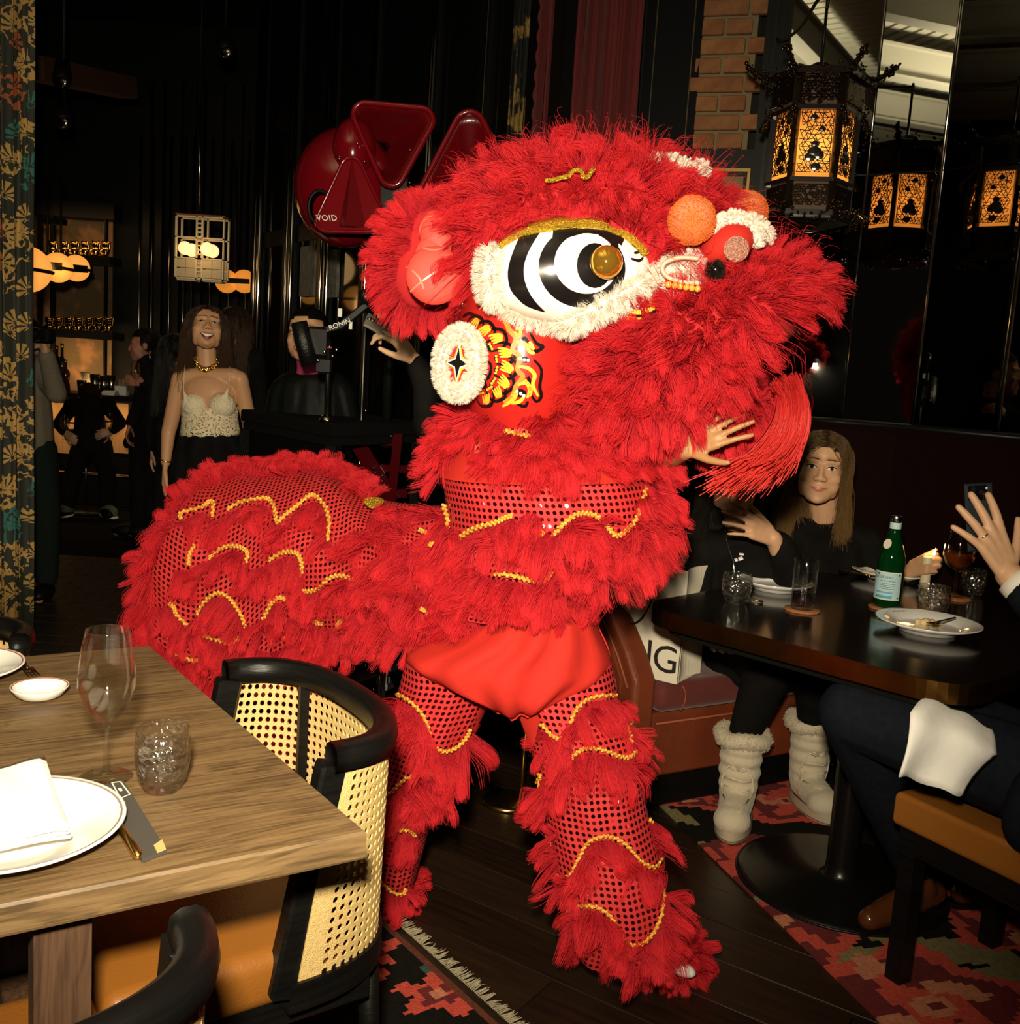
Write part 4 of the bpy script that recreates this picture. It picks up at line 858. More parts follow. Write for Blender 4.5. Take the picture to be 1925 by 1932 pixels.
# ---- plates, dish, napkins
def plate_prof(R,h=.022): return [(0,.003),(R*.52,.003),(R*.60,.004),(R*.66,.009),(R*.95,h-.002),(R*.99,h),(R,h-.002),(R*.96,h-.006),(R*.66,.004),(R*.58,0),(R*.54,-.0005),(0,0)]
GREYLINE=mat('grey_rim_line',(.25,.2,.16),.4); REDLINE=mat('brown_rim_line',(.35,.12,.05),.4); INK=mat('ink',(.02,.018,.016),.6)
def plate(name,label,c,R,cat='plate',group=None,line=GREYLINE,h=.022):
    t=thing(name,label,cat,tuple(c),0,group); b=MB(); b.lathe(plate_prof(R,h)[::-1],48); b.build('plate_body',PORC,t,world=False)
    b=MB(); b.lathe([(R*.945,h-.0016),(R*.955,h-.0012),(R*.965,h-.0008)],48); b.build('rim_line',line,t,world=False); return t
p1=onz(13,1557,TZ+.015); pl1=plate('dinner_plate','white dinner plate holding a folded white napkin, nearest on the oak table',(p1.x,p1.y,TZ+.001),.142)
q=onz(12,1484,TZ+.02); text('OI','plate_lettering',frame((q.x,q.y,TZ+.0215),(CRV.x*-1,.35,0),(0,0,1)),.022,INK,pl1,.0002)
np_=thing('napkin','folded white cloth napkin lying on the nearest dinner plate','napkin',(p1.x-.03,p1.y-.02,TZ+.014)); NAPM=mat('napkin_cotton',(.86,.84,.80),.85,bump=.15,bscale=40,sheen=.2)
for i in range(3):
    mb=MB(); G=[]; f=[onz(-60,1500,TZ),onz(85,1480-i*4,TZ),onz(136-i*3,1604+i*4,TZ),onz(-60,1640,TZ)]
    for a in range(13):
        r_=[]
        for c_ in range(13):
            s_,t_=a/12,c_/12; p=(f[0]*(1-s_)+f[1]*s_)*(1-t_)+(f[3]*(1-s_)+f[2]*s_)*t_; e=min(s_,1-s_,t_,1-t_)
            p.z=TZ+.0235+i*.0065+.003*math.sin(s_*7+i)*math.sin(t_*6+i)+(.0 if e>.05 else -.002); r_.append(p)
        G.append(r_)
    mb.grid(G); o=mb.build('napkin_fold',NAPM,np_); md=o.modifiers.new('s','SOLIDIFY'); md.thickness=.0055; md.offset=-1
q=onz(-84,1262,TZ+.012); pl2=plate('dinner_plate','white side plate cut off by the left frame edge, behind the sauce dish',(q.x,q.y,TZ+.001),.118,line=REDLINE)
q=onz(75,1306,TZ+.01); d=thing('sauce_dish','small round white sauce dish with a brown rim line','dish',(q.x,q.y,TZ+.001)); b=MB(); b.lathe([(0,.004),(.026,.004),(.036,.010),(.0465,.021),(.048,.0215),(.0475,.019),(.038,.006),(.028,0),(0,0)][::-1],40); b.build('dish_body',PORC,d,world=False); b=MB(); b.lathe([(.0445,.0202),(.0455,.0209),(.0463,.0214)],40); b.build('rim_line',REDLINE,d,world=False)
# ---- fork behind the dish
BRONZE=mat('bronze_cutlery',(.25,.17,.08),.3,1)
def fork(name,label,a,c,z,m,group=None):
    a=V((a.x,a.y,z)); c=V((c.x,c.y,z)); dr=(c-a).normalized(); sd=V((-dr.y,dr.x,0)); L=(c-a).length; mb=MB()
    mb.tube([a,a+dr*L*.35+V((0,0,.002)),a+dr*L*.62+V((0,0,.004)),a+dr*L*.72+V((0,0,.003))],[.0035,.003,.0025,.004],8); mb.bar(a+dr*L*.70+V((0,0,.003)),a+dr*L*.82+V((0,0,.003)),.020,.002)
    for k in range(4): s_=sd*((k-1.5)*.006); mb.tube([a+dr*L*.80+s_+V((0,0,.003)),a+dr*L*.92+s_+V((0,0,.004)),c+s_+V((0,0,.008))],[.0016,.0014,.0008],6)
    t=thing(name,label,'fork',tuple(a)); mb.build('fork_body',m,t); return t
fork('fork','bronze fork lying behind the small sauce dish',onz(20,1225,TZ),onz(66,1284,TZ),TZ+.003,BRONZE)
# ---- knife
k0=onz(262,1626,TZ); k1=onz(213,1548,TZ); k2=onz(182,1480,TZ); kn=thing('table_knife','gold-handled table knife beside the nearest plate','knife',(k0.x,k0.y,TZ))
mb=MB(); zz=V((0,0,TZ+.0065)); f0=lambda p:V((p.x,p.y,0))+zz
mb.tube([f0(k0),f0(k0.lerp(k1,.04)),f0(k0.lerp(k1,.5)),f0(k0.lerp(k1,.93)),f0(k1)],[.003,.0062,.0058,.0052,.004],10); mb.build('handle',GOLD,kn)
mb=MB(); mb.bar(f0(k1)-V((0,0,.002)),f0(k2)-V((0,0,.003)),.016,.002,bev=.0008); mb.build('blade',GOLD,kn)
# ---- chopsticks in a grey paper sleeve
s0=[onz(193,1489,TZ),onz(232,1479,TZ),onz(314,1612,TZ),onz(268,1630,TZ)]; sl=thing('chopstick_sleeve','grey paper chopstick sleeve with white print, right of the knife','sleeve',(s0[0].x,s0[0].y,TZ))
def lift(ps,z): return [V((p.x,p.y,z)) for p in ps]
mb=MB(); mb.prism(lift(ccw(s0),TZ+.001),(0,0,.0055)); mb.build('paper_sleeve',mat('sleeve_grey',(.055,.05,.042),.7),sl,False)
mb=MB(); cc=[onz(290,1605,TZ),onz(306,1594,TZ),onz(313,1612,TZ),onz(297,1619,TZ)]; mb.prism(lift(ccw(cc),TZ+.0065),(0,0,.0012)); mb.build('chopstick_tips',mat('pale_wood',(.6,.36,.14),.6),sl,False)
SW=mat('sleeve_white_print',(.75,.7,.6),.6); mb=MB(); fr=[onz(211,1485,TZ),onz(227,1483,TZ),onz(245,1507,TZ),onz(227,1515,TZ)]; 
for i in range(4): mb.bar(V((fr[i].x,fr[i].y,TZ+.0068)),V((fr[(i+1)%4].x,fr[(i+1)%4].y,TZ+.0068)),.0018,.0004)
mb.build('print_frame',SW,sl,False)
dr=(s0[3]-s0[0]).normalized(); q=onz(227,1498,TZ); mb=MB(); [mb.ell(V((q.x,q.y,TZ+.0068))+dr*k*.0035,(.0028,.0022,.0004),8,5) for k in (-1,0,1)]; mb.build('print_emblem',SW,sl); q=onz(209,1501,TZ)
for k in range(4): mb=MB(); mb.ell(V((q.x,q.y,TZ+.0067))+dr*(k-1.5)*.0052,(.0018,.0014,.0003),8,4); mb.build('print_mark',SW,sl)
# ---- wine glass and hammered tumbler
def wineglass(name,label,c,H,R,group=None,m=CLEAR,foot=.036):
    t=thing(name,label,'glass',tuple(c),0,group); k=H/.225; b=MB()
    prof=[(0,.001),(foot,.001),(foot+.001,.002),(foot-.004,.0035),(.012,.006),(.005,.013),(.0037,.03),(.0037,.075*k),(.006,.085*k),(.016,.092*k),(R*.78,.112*k),(R,.140*k),(R*.985,.165*k),(R*.86,.205*k),(R*.76,H-.001),(R*.75,H),(R*.735,H-.001),(R*.84,.205*k),(R*.96,.165*k),(R*.972,.140*k),(R*.75,.114*k),(R*.3,.098*k),(0,.094*k)]
    b.lathe(prof,48); b.build('glass_body',m,t,world=False); return t
q=onz(200,1468,TZ); wineglass('wine_glass','tall empty wine glass standing on the oak table',(q.x,q.y,TZ+.0005),.222,.0395)
def tumbler(name,label,c,H,R,m=HAMMER,group=None):
    t=thing(name,label,'glass',tuple(c),0,group); b=MB(); r0=R*.66
    prof=[(0,.0),(r0*.92,.0),(r0,.003),(R*.86,H*.2),(R*.99,H*.5),(R*1.0,H*.7),(R*.95,H-.001),(R*.935,H),(R*.92,H-.001),(R*.955,H*.7),(R*.945,H*.5),(R*.80,H*.22),(r0*.85,.010),(0,.009)]
    b.lathe(prof,48); b.build('glass_body',m,t,world=False); return t
q=onz(306,1490,TZ); tumbler('tumbler','hammered glass tumbler beside the tall wine glass on the oak table',(q.x,q.y,TZ+.0005),.092,.0385)
# ============================================================ CANE BARREL CHAIRS
TANL=mat('tan_leather',(.27,.10,.015),.38,bump=.12,bscale=220); CANE=mat('woven_cane',(.62,.42,.15),.6,bump=.5,bscale=500,col2=(.70,.50,.21),scale=140); CANED=mat('cane_edge',(.66,.45,.17),.6)
def Upt(t,k=1,fw=0):      # plan of the back: t -1..1 from one arm end to the other
    th=abs(t)*PI/2; l=math.copysign(.235*math.sin(th)**.85,t); a=.02+fw*abs(t)**3+.16*max(0,math.cos(th))**.75; return V((a*k,l*k,0))
def make_chair(label,group):
    t=thing('barrel_chair',label,'chair',(0,0,0),0,group)
    mb=MB(); mb.box((-.118,0,.425),(.375,.45,.095)); ob=mb.build('seat_cushion',TANL,t,world=False); md=ob.modifiers.new('b','BEVEL'); md.width=.028; md.segments=5
    mb=MB(); mb.box((-.085,0,.365),(.40,.43,.06),bev=.006); mb.build('seat_frame',BWOOD,t,False,world=False)
    n=40; rail=[]; 
    for i in range(n+1):
        u=Upt(-1+2*i/n); d=Upt(min(1,-1+2*(i+.5)/n))-Upt(max(-1,-1+2*(i-.5)/n)); nn=V((d.y,-d.x,0)).normalized()
        if nn.x<0 and abs(-1+2*i/n)<.5: nn=-nn
        rail.append((u,nn))
    ring=[(-.019,-.017),(-.022,0),(-.019,.017),(-.008,.024),(.008,.024),(.019,.017),(.022,0),(.019,-.017),(.008,-.021),(-.008,-.021)]; P=[]
    for u,nn in rail: P.append([V((u.x,u.y,.775))+nn*a+V((0,0,z)) for a,z in ring])
    mb=MB(); mb.grid(P,wrap=True); k=len(ring); mb.f.append(tuple(range(k))); mb.mi.append(0); mb.f.append(tuple(range(n*k,n*k+k))[::-1]); mb.mi.append(0); ob=mb.build('back_rail',BWOOD,t,world=False)
    for s_ in (-1,1):
        mb=MB(); a=V((.025,s_*.228,.765)); c=V((-.045,s_*.222,.40)); mb.bar(a,c,.035,.044,up=(1,0,0),bev=.005); mb.build('front_post',BWOOD,t,False,world=False)
        mb=MB(); mb.bar((-.045,s_*.20,.40),(-.25,s_*.205,.36),.03,.03); mb.build('seat_rail',BWOOD,t,False,world=False)
        mb=MB(); mb.tube([(-.26,s_*.19,.37),(-.27,s_*.195,0)],[.021,.014],8); mb.build('leg',BWOOD,t,world=False)
        mb=MB(); mb.tube([(.14,s_*.15,.42),(.165,s_*.165,0)],[.022,.015],8); mb.build('leg',BWOOD,t,world=False)
    mb=MB(); lo=[V((Upt(-1+2*i/n,1).x-.06*abs(-1+2*i/n)**3,Upt(-1+2*i/n).y,.405)) for i in range(n+1)]; P=[]
    for i in range(n+1): P.append([lo[i]+V(q) for q in ((0,0,-.02),(-.028,0,-.02),(-.028,0,.02),(0,0,.02))] if 0 else [lo[i]+rail[i][1]*a+V((0,0,z)) for a,z in ((.016,-.025),(.016,.022),(-.016,.022),(-.016,-.025))])
    mb.grid(P,wrap=True); mb.build('lower_rail',BWOOD,t,False,world=False)
    # cane skin: one strip with real holes
    nu,nv=46,22; mb=MB()
    def S(u,v):
        tt=-.985+1.97*u; p=Upt(tt); q=V((p.x-.06*abs(tt)**3,p.y,.405)); top=V((p.x,p.y,.765)); d=Upt(min(1,tt+.02))-Upt(max(-1,tt-.02)); nn=V((d.y,-d.x,0)).normalized(); nn=nn if nn.dot(p-V((-.1,0,0)))>0 else -nn
        return q.lerp(top,v)+nn*.008
    # even arc spacing
    us=np.linspace(0,1,600); pts=[S(x,.5) for x in us]; Ls=np.concatenate([[0],np.cumsum([(pts[i+1]-pts[i]).length for i in range(599)])]); uu=np.interp(np.linspace(0,Ls[-1],nu+1),Ls,us)
    oc=[(math.cos(PI/8+i*PI/4),math.sin(PI/8+i*PI/4)) for i in range(8)]; sq=[(1,.414),(.414,1),(-.414,1),(-1,.414),(-1,-.414),(-.414,-1),(.414,-1),(1,-.414)]
    def SS(fu,fv): return S(float(np.interp(fu,np.arange(nu+1),uu)),fv/nv)
    for i in range(nu):
        for j in range(nv):
            solid = i in (0,1,nu-1,nu-2) or j in (0,nv-1)
            if solid: mb.add([SS(i,j),SS(i+1,j),SS(i+1,j+1),SS(i,j+1)],[(0,1,2,3)]); continue
            o=[SS(i+.5+x*.5,j+.5+y*.5) for x,y in sq]; h=[SS(i+.5+x*.33,j+.5+y*.34) for x,y in oc]; c4=[SS(i+1,j+1),SS(i,j+1),SS(i,j),SS(i+1,j)]
            mb.add(o+h+c4,[(k,(k+1)%8,8+(k+1)%8,8+k) for k in range(8)]+[(0,16,1),(2,17,3),(4,18,5),(6,19,7)])
    ob=mb.build('cane_panel',CANE,t,False,world=False); md=ob.modifiers.new('s','SOLIDIFY'); md.thickness=.003; md.offset=0
    mb=MB(); 
    for vv in (.02,.975): mb=MB(); mb.tube([S(x,vv) for x in np.linspace(0.01,.99,40)],.003,6); mb.build('cane_beading',CANED,t,world=False)
    for tt in (-.42,.42):
        p=Upt(tt); mb=MB(); mb.box((p.x-.008,p.y,.585),(.018,.012,.35)); mb.build('back_slat',BWOOD,t,False,world=False)
    return t
ch1=make_chair('black barrel chair with cane back tucked against the right end of the oak table','cane barrel chairs at the oak table')
ch1.location=(-.400,1.645,.009); ch1.rotation_euler=(0,0,math.atan2(.58,.815))
ch2=copy_tree(ch1); ch2['label']='black barrel chair at the near edge of the oak table, cut off by the frame'; a2=V((.56,-.83,0)); ch2.location=(-.515,.87,.009); ch2.rotation_euler=(0,0,math.atan2(a2.y,a2.x))
for c in ch2.children:
    if c.name.startswith('seat_cushion'): c.scale=(1.42,1,1)
ch3=copy_tree(ch1); ch3['label']='black barrel chair beyond the oak table, only its cane corner in view'; e3=onz(38,1196,.797); a3=V((-.22,.975,0)).normalized(); ch3.location=(e3.x-.235*a3.y-.02*a3.x,e3.y+.235*a3.x-.02*a3.y,.0); ch3.rotation_euler=(0,0,math.atan2(a3.y,a3.x))
# ============================================================ DANCERS
def hand(mb,w,fd,nrm,s=1.0,curl=(.25,.3,.35,.4),side=1,spread=1.0,thumb=(.6,.5),fat=1.0):
    w=V(w); fd=V(fd).normalized(); nrm=V(nrm); nrm=(nrm-fd*nrm.dot(fd)).normalized(); ac=fd.cross(nrm)*side     # ac points to the thumb side
    kn=[]
    for i,(off,ln) in enumerate(((.030,.088),(.010,.092),(-.011,.088),(-.030,.080))):
        k=w+fd*ln*s+ac*off*s; kn.append(k); bone(mb,w+ac*off*.45*s,.014*s,k,.0115*s,10)
    bone(mb,w+fd*.03*s+ac*.018*s,.014*s,w+fd*.03*s-ac*.018*s,.014*s,8); bone(mb,kn[0],.0105*s,kn[3],.010*s,8); bone(mb,w+fd*.06*s+ac*.02*s,.0125*s,w+fd*.06*s-ac*.022*s,.012*s,8)
    tips=[]
    for i,(l,r_) in enumerate((((.042,.026,.021),.0090*fat),((.047,.030,.022),.0092*fat),((.043,.028,.021),.0087*fat),((.034,.021,.019),.0076*fat))):
        a=(.14,.03,-.08,-.2)[i]*spread; d=(fd*math.cos(a)+ac*math.sin(a)).normalized(); p=kn[i]; ang=curl[i]*.7
        for j in range(3):
            dd=(d*math.cos(ang)-nrm*math.sin(ang)); q=p+dd*l[j]*s; bone(mb,p,r_*s*(1-.09*j),q,r_*s*(1-.09*(j+1)),10); p=q; ang+=curl[i]*(1.1 if j==0 else .8)
        tips.append(p)
    b0=w+fd*.022*s+ac*.024*s; d=(ac*thumb[0]+fd*(1-thumb[0]*.5)-nrm*thumb[1]).normalized(); p=b0
    for l,r0,r1 in ((.042,.0135,.0115),(.032,.011,.0098),(.026,.0098,.0075)): q=p+d*l*s; bone(mb,p,r0*s,q,r1*s,10); p=q; d=(d+fd*.25).normalized()
    tips.append(p); return kn,tips
SEQT=SEQ
dn=thing('person','dancer under the lion mask, legs apart in red sequined trousers with fur cuffs','person',tuple(at(960,1700,2.3)))
hp=interp_rows([(1095,935,1100,2.31,.13),(1135,925,1112,2.30,.15),(1185,868,1130,2.28,.165),(1230,772,1150,2.27,.17),(1262,790,1146,2.26,.165),(1295,868,1085,2.25,.15),(1318,915,1040,2.25,.12),(1328,950,1010,2.27,.06)],4)
P,U=loft_v(hp,nn=60); 
for i,r_ in enumerate(P):
    for j,q in enumerate(r_): q.y-=.012*math.sin(j*1.25+math.sin(i*.2)*2+i*.05)*max(0,math.sin(2*PI*j/60)); q.z+=.004*math.sin(j*.8+i*.4)
mb=MB(); mb.grid(P,U); ob=mb.build('satin_tunic',SATIN,dn); ob.modifiers.new('s','SOLIDIFY').thickness=.004
mb=MB(); mb.tube([P[-4][j]+V((0,-.004,-.002)) for j in range(4,28)],.0022,6); mb.build('tunic_hem',SATIN,dn)
legs={}
LL=[(1225,768,930,2.29,.10),(1270,760,945,2.29,.105),(1325,746,925,2.29,.105),(1375,738,900,2.29,.105),(1425,730,878,2.30,.10),(1480,722,850,2.31,.095),(1540,716,818,2.33,.085),(1600,712,800,2.35,.08),(1650,712,786,2.37,.08),(1695,712,775,2.39,.075)]
RL=[(1225,990,1148,2.27,.10),(1270,985,1160,2.26,.105),(1325,975,1170,2.24,.11),(1375,990,1192,2.22,.11),(1425,1004,1205,2.21,.11),(1480,1018,1212,2.19,.105),(1540,1030,1224,2.17,.10),(1600,1042,1240,2.15,.098),(1660,1055,1252,2.13,.095),(1720,1068,1262,2.12,.092),(1775,1078,1256,2.12,.09),(1800,1090,1250,2.12,.085)]
for nm,R_ in (('L',LL),('R',RL)):
    P,U=loft_v(interp_rows(R_,4),nn=44,wr=.004); mb=MB(); mb.grid(P,U); mb.build('trouser_leg',SEQ,dn); legs[nm]=mb.bvh()
def gus(pts0,pts1,bv):
    mb=MB(); band(mb,bv,pts0,pts1,8,3,.006); return mb.build('satin_gusset',SATIN,dn)
gus([(945,1325),(918,1360),(893,1388)],[(905,1320),(898,1350),(890,1375)],legs['L']); gus([(965,1325),(985,1370),(1005,1420)],[(1010,1330),(1022,1360),(1012,1400)],legs['R'])
LB=[[(747,1307),(773,1320),(795,1342),(809,1371),(820,1404),(838,1415),(860,1407),(878,1389),(885,1373)],[(731,1504),(751,1484),(773,1464),(802,1453),(820,1458)],[(722,1578),(747,1565),(773,1564),(784,1575)],[(715,1653),(733,1673),(755,1685),(765,1673)]]
RB=[[(1024,1365),(1042,1385),(1056,1393),(1075,1375),(1082,1349),(1100,1324),(1129,1313),(1162,1313)],[(1011,1462),(1024,1484)],[(1051,1458),(1071,1436),(1093,1416),(1115,1410),(1144,1418),(1169,1427),(1187,1427),(1198,1411),(1198,1382),(1187,1365)],[(1036,1567),(1045,1600),(1053,1647),(1078,1651),(1093,1618),(1111,1589),(1133,1578),(1158,1580),(1184,1596),(1205,1622),(1231,1636),(1245,1615),(1235,1575),(1222,1545)],[(1078,1747),(1071,1735),(1078,1715),(1100,1707),(1129,1711),(1155,1731),(1169,1760),(1187,1778),(1209,1778),(1231,1756),(1245,1724),(1249,1676)]]
braid_at(legs['L'],LB,dn,.0048); braid_at(legs['R'],RB,dn,.0048)
def legfur(bv,lines,ln,wd,dens,down=(0,0,-1),spread=.35): fringe_at('fur_fringe',bv,lines,ln,dn,wd,dens,spread=spread,down=down,outw=.55)
legfur(legs['L'],[[(740,1310),(773,1325),(795,1346),(809,1374),(820,1408),(838,1419),(862,1411),(886,1378),(900,1385)]],.075,22,85)
legfur(legs['L'],[[(727,1506),(751,1488),(773,1468),(802,1457),(830,1460)],[(800,1462),(840,1440)]],.085,18,95)
legfur(legs['L'],[[(716,1582),(747,1569),(773,1568),(790,1580)]],.06,16,85); legfur(legs['L'],[[(712,1658),(733,1677),(755,1689),(770,1670)]],.045,8,85)
legfur(legs['R'],[[(1015,1368),(1042,1389),(1058,1397),(1078,1380),(1084,1353),(1102,1328),(1131,1317),(1166,1317)]],.062,14,80)
legfur(legs['R'],[[(1150,1318),(1185,1335),(1200,1365),(1203,1400)]],.06,12,90,(.5,0,-.6)); legfur(legs['R'],[[(1005,1464),(1026,1490),(1051,1462),(1071,1440),(1093,1420),(1118,1414),(1146,1422),(1172,1431),(1192,1430),(1204,1400)]],.066,16,85)
legfur(legs['R'],[[(1005,1480),(1020,1500),(1040,1510)]],.06,10,90,(-.6,0,-.6)); legfur(legs['R'],[[(1030,1570),(1045,1604),(1053,1651),(1080,1655),(1095,1622),(1113,1593),(1133,1582),(1158,1584),(1182,1600),(1203,1626),(1231,1640),(1248,1612),(1238,1575)]],.062,16,85)
legfur(legs['R'],[[(1226,1545),(1242,1585),(1252,1620)]],.065,10,110,(.7,0,-.6)); legfur(legs['R'],[[(1040,1570),(1048,1610)]],.05,8,110,(-.8,0,-.4))
legfur(legs['R'],[[(1072,1750),(1072,1735),(1080,1718),(1100,1711),(1129,1715),(1153,1735),(1167,1764),(1187,1782),(1210,1782),(1233,1760),(1248,1725)]],.068,18,95); legfur(legs['R'],[[(1248,1676),(1254,1720),(1250,1760),(1258,1780)]],.07,12,120,(.6,0,-.6))
for bx,by,Y,rr_ in ((1290,1815,2.17,.05),(745,1690,2.42,.045)):
    mb=MB(); c=at(bx,by,Y); c.z=max(c.z,.05); mb.ell(c+V((-.03,.03,0)),(.085,.06,.045),20,12); mb.build('boot_cover',REDHIDE,dn); P,N=roots_on(mb,9000); D=N*.7+np.array([.15 if bx>1000 else 0,-.1,-.25]); k_=P[:,2]>.012; fur('boot_fur',P[k_],D[k_],.042,REDFUR,dn,r=.0007,grav=.15,jit=.4,csize=60)
mb=MB(); mb.ell(at(1287,1828,2.115),(.034,.022,.014),16,8,rotm(0,.3,0)); mb.build('shoe_toe',WHITE,dn)
# torso inside the costume, and the hand steadying the mask
mb=MB(); hw=at(1292,848,2.20); fd=at(1400,792,2.14)-hw; kn_,tp_=hand(mb,hw,fd,(-.25,-.9,.35),.84,(.20,.12,.16,.25),1,.9,(.7,-.1))
el_=at(1225,880,2.42); sh_=at(1120,800,2.38); bone(mb,hw,.024,el_,.034); bone(mb,el_,.04,sh_,.05); tp=at(1010,1130,2.45); bone(mb,sh_,.06,tp,.09); hc=at(1080,700,2.42); bone(mb,sh_,.05,hc,.05); mb.ell(hc,(.07,.08,.1))
for q0,q1,q2 in ((at(870,1260,2.38),at(800,1470,2.40),at(745,1680,2.46)),(at(1080,1260,2.36),at(1110,1480,2.28),at(1170,1780,2.2))): bone(mb,tp,.08,q0,.07); bone(mb,q0,.07,q1,.05); bone(mb,q1,.045,q2,.035)
fuse(mb,'body',mat('dancer_skin',(.38,.20,.085),.5),dn,.0036,5)
# second dancer, bent under the back cloth
d2=thing('person','second dancer bent under the back of the lion cloth, only a sequined leg showing','person',tuple(at(545,1300,2.8)))
mb=MB(); hip=at(400,1020,2.82); hip2=at(640,1010,2.66); bone(mb,hip,.11,hip2,.10); mb.ell(at(690,1050,2.62),(.08,.08,.1)); f1=onz(545,1560,0.06); f1=V((-.62,2.86,.06)); f2=V((-.85,2.90,.06))
bone(mb,hip,.09,V((-.66,2.76,.52)),.06); bone(mb,V((-.66,2.76,.52)),.055,f1,.04); bone(mb,hip,.09,V((-.9,2.8,.5)),.06); bone(mb,V((-.9,2.8,.5)),.055,f2,.04)
for f in (f1,f2): bone(mb,f+V((0,.04,-.02)),.036,f+V((.03,-.12,-.025)),.03)
fuse(mb,'body',mat('dancer_red_shirt',(.3,.01,.01),.8),d2,.01,5)
RR=interp_rows([(1190,488,612,2.72,.085),(1230,500,618,2.70,.09),(1275,505,612,2.70,.09),(1340,500,600,2.72,.085),(1420,500,590,2.74,.08)],4); P,U=loft_v(RR,nn=36); mb=MB(); mb.grid(P,U); mb.build('trouser_leg',SEQ,d2); rv=mb.bvh()
fringe_at('fur_fringe',rv,[[(500,1340),(540,1360),(600,1335)]],.09,d2,20,90); fringe_at('fur_fringe',rv,[[(560,1180),(615,1190),(625,1220)]],.06,d2,16,90,down=(.5,0,-.7))
# ============================================================ BOOTH
VELV=mat('red_velvet_seat',(.075,.007,.004),.8,col2=(.095,.010,.006),scale=8,sheen=.25); RUST=mat('rust_leather',(.16,.032,.010),.5,col2=(.12,.022,.007),scale=6,bump=.15,bscale=60); SEAM=mat('seam_thread',(.25,.06,.02),.7); DKVELV=mat('dark_velvet',(.007,.0015,.0014),.9)
F0=V((.50,3.05,0)); bf=V((.87,.49,0)).normalized(); bg=V((-bf.y,bf.x,0)); brz=math.atan2(bf.y,bf.x)
bo=thing('corner_booth','rust and dark red corner booth bench under the mirrors','booth',tuple(F0+bf*.3+bg*.3))
def bbox(u0,u1,v0,v1,z0,z1,name,m,bev=.01,sub=0):
    c=F0+bf*((u0+u1)/2)+bg*((v0+v1)/2); mb=MB(); mb.box((c.x,c.y,(z0+z1)/2),(u1-u0,v1-v0,z1-z0),rz=brz,bev=bev); o=mb.build(name,m,bo,bool(sub))
    if sub: md=o.modifiers.new('b','SUBSURF'); md.levels=md.render_levels=sub
    return o
bbox(0,.72,.02,.62,.13,.345,'bench_base',RUST); bbox(0,.72,.06,.6,.005,.13,'toe_kick',BLACK); o=bbox(0,.72,-.01,.48,.35,.45,'seat_cushion',VELV,0); md=o.modifiers.new('b','BEVEL'); md.width=.035; md.segments=5; o.data.polygons.foreach_set('use_smooth',[True]*len(o.data.polygons))
mb=MB(); mb.tube([F0+bf*u+bg*.012+V((0,0,.315)) for u in (0.01,.71)],.004,6); mb.build('piping',SEAM,bo)
for k,(du,dz) in enumerate(((.10,.375),(.105,.40),(.09,.425))):
    pass
mb=MB(); mb.tube([F0+bf*u-bg*.012+V((0,0,z)) for u,z in ((.085,.36),(.1,.385),(.1,.415),(.085,.44))],.0022,6); mb.build('cushion_seam',SEAM,bo)
# curved end panel
prof=[(-.01,.13),(-.01,.47),(.05,.55),(.14,.64),(.25,.72),(.38,.80),(.52,.90),(.62,1.0),(.70,1.08),(.70,.13)]
mb=MB(); pts=[F0-bf*.10+bg*t+V((0,0,z)) for t,z in prof]; mb.prism(pts,bf*.085); o=mb.build('end_panel',RUST,bo,False); md=o.modifiers.new('b','BEVEL'); md.width=.018; md.segments=3
mb=MB(); mb.tube([F0-bf*.102+bg*(t+.035)+V((0,0,z-.03)) for t,z in prof[1:9]],.0035,6); mb.build('end_seam',SEAM,bo)
mb=MB(); pts=[F0-bf*.108+bg*t+V((0,0,z)) for t,z in ((.06,.16),(.06,.46),(.12,.54),(.3,.68),(.55,.85),(.64,.95),(.64,.16))]; mb.prism(pts,bf*.012); mb.build('end_inset',RUST,bo,False)
bbox(-.01,.72,.48,.62,.35,1.05,'backrest',DKVELV,.03)
# wall run of the booth
wb=MB(); ws=MB(); wc=MB()
for p,q,n in ((a0+uA*.15,cAB,nA),(cAB,cBC,nB),(cBC,e_C,nC)):
    rz_=math.atan2((q-p).y,(q-p).x); L_=(q-p).length
    m_=(p+q)/2-n*.07; wb.box((m_.x,m_.y,.82),(L_+.02,.10,.90),rz=rz_,bev=.02)
    m_=(p+q)/2-n*.24; ws.box((m_.x,m_.y,.40),(L_-.02,.28,.11),rz=rz_,bev=.02); m_=(p+q)/2-n*.2; wc.box((m_.x,m_.y,.18),(L_-.03,.30,.33),rz=rz_)
wr_=thing('wall_bench','dark red banquette bench with tall back running along the mirrors','bench',tuple(cAB-nA*.3)); o=wb.build('backrest',DKVELV,wr_,False); o=ws.build('seat_cushion',VELV,wr_,False); wc.build('bench_base',DKVELV,wr_,False)
mb=MB(); mb.tube([a0+uA*.15-nA*.07+V((0,0,1.275)),cAB-nA*.07+V((0,0,1.275)),cBC-nB*.07+V((0,0,1.275)),e_C-nC*.07+V((0,0,1.275))],.012,8); mb.build('top_rail',DKMETAL,wr_)
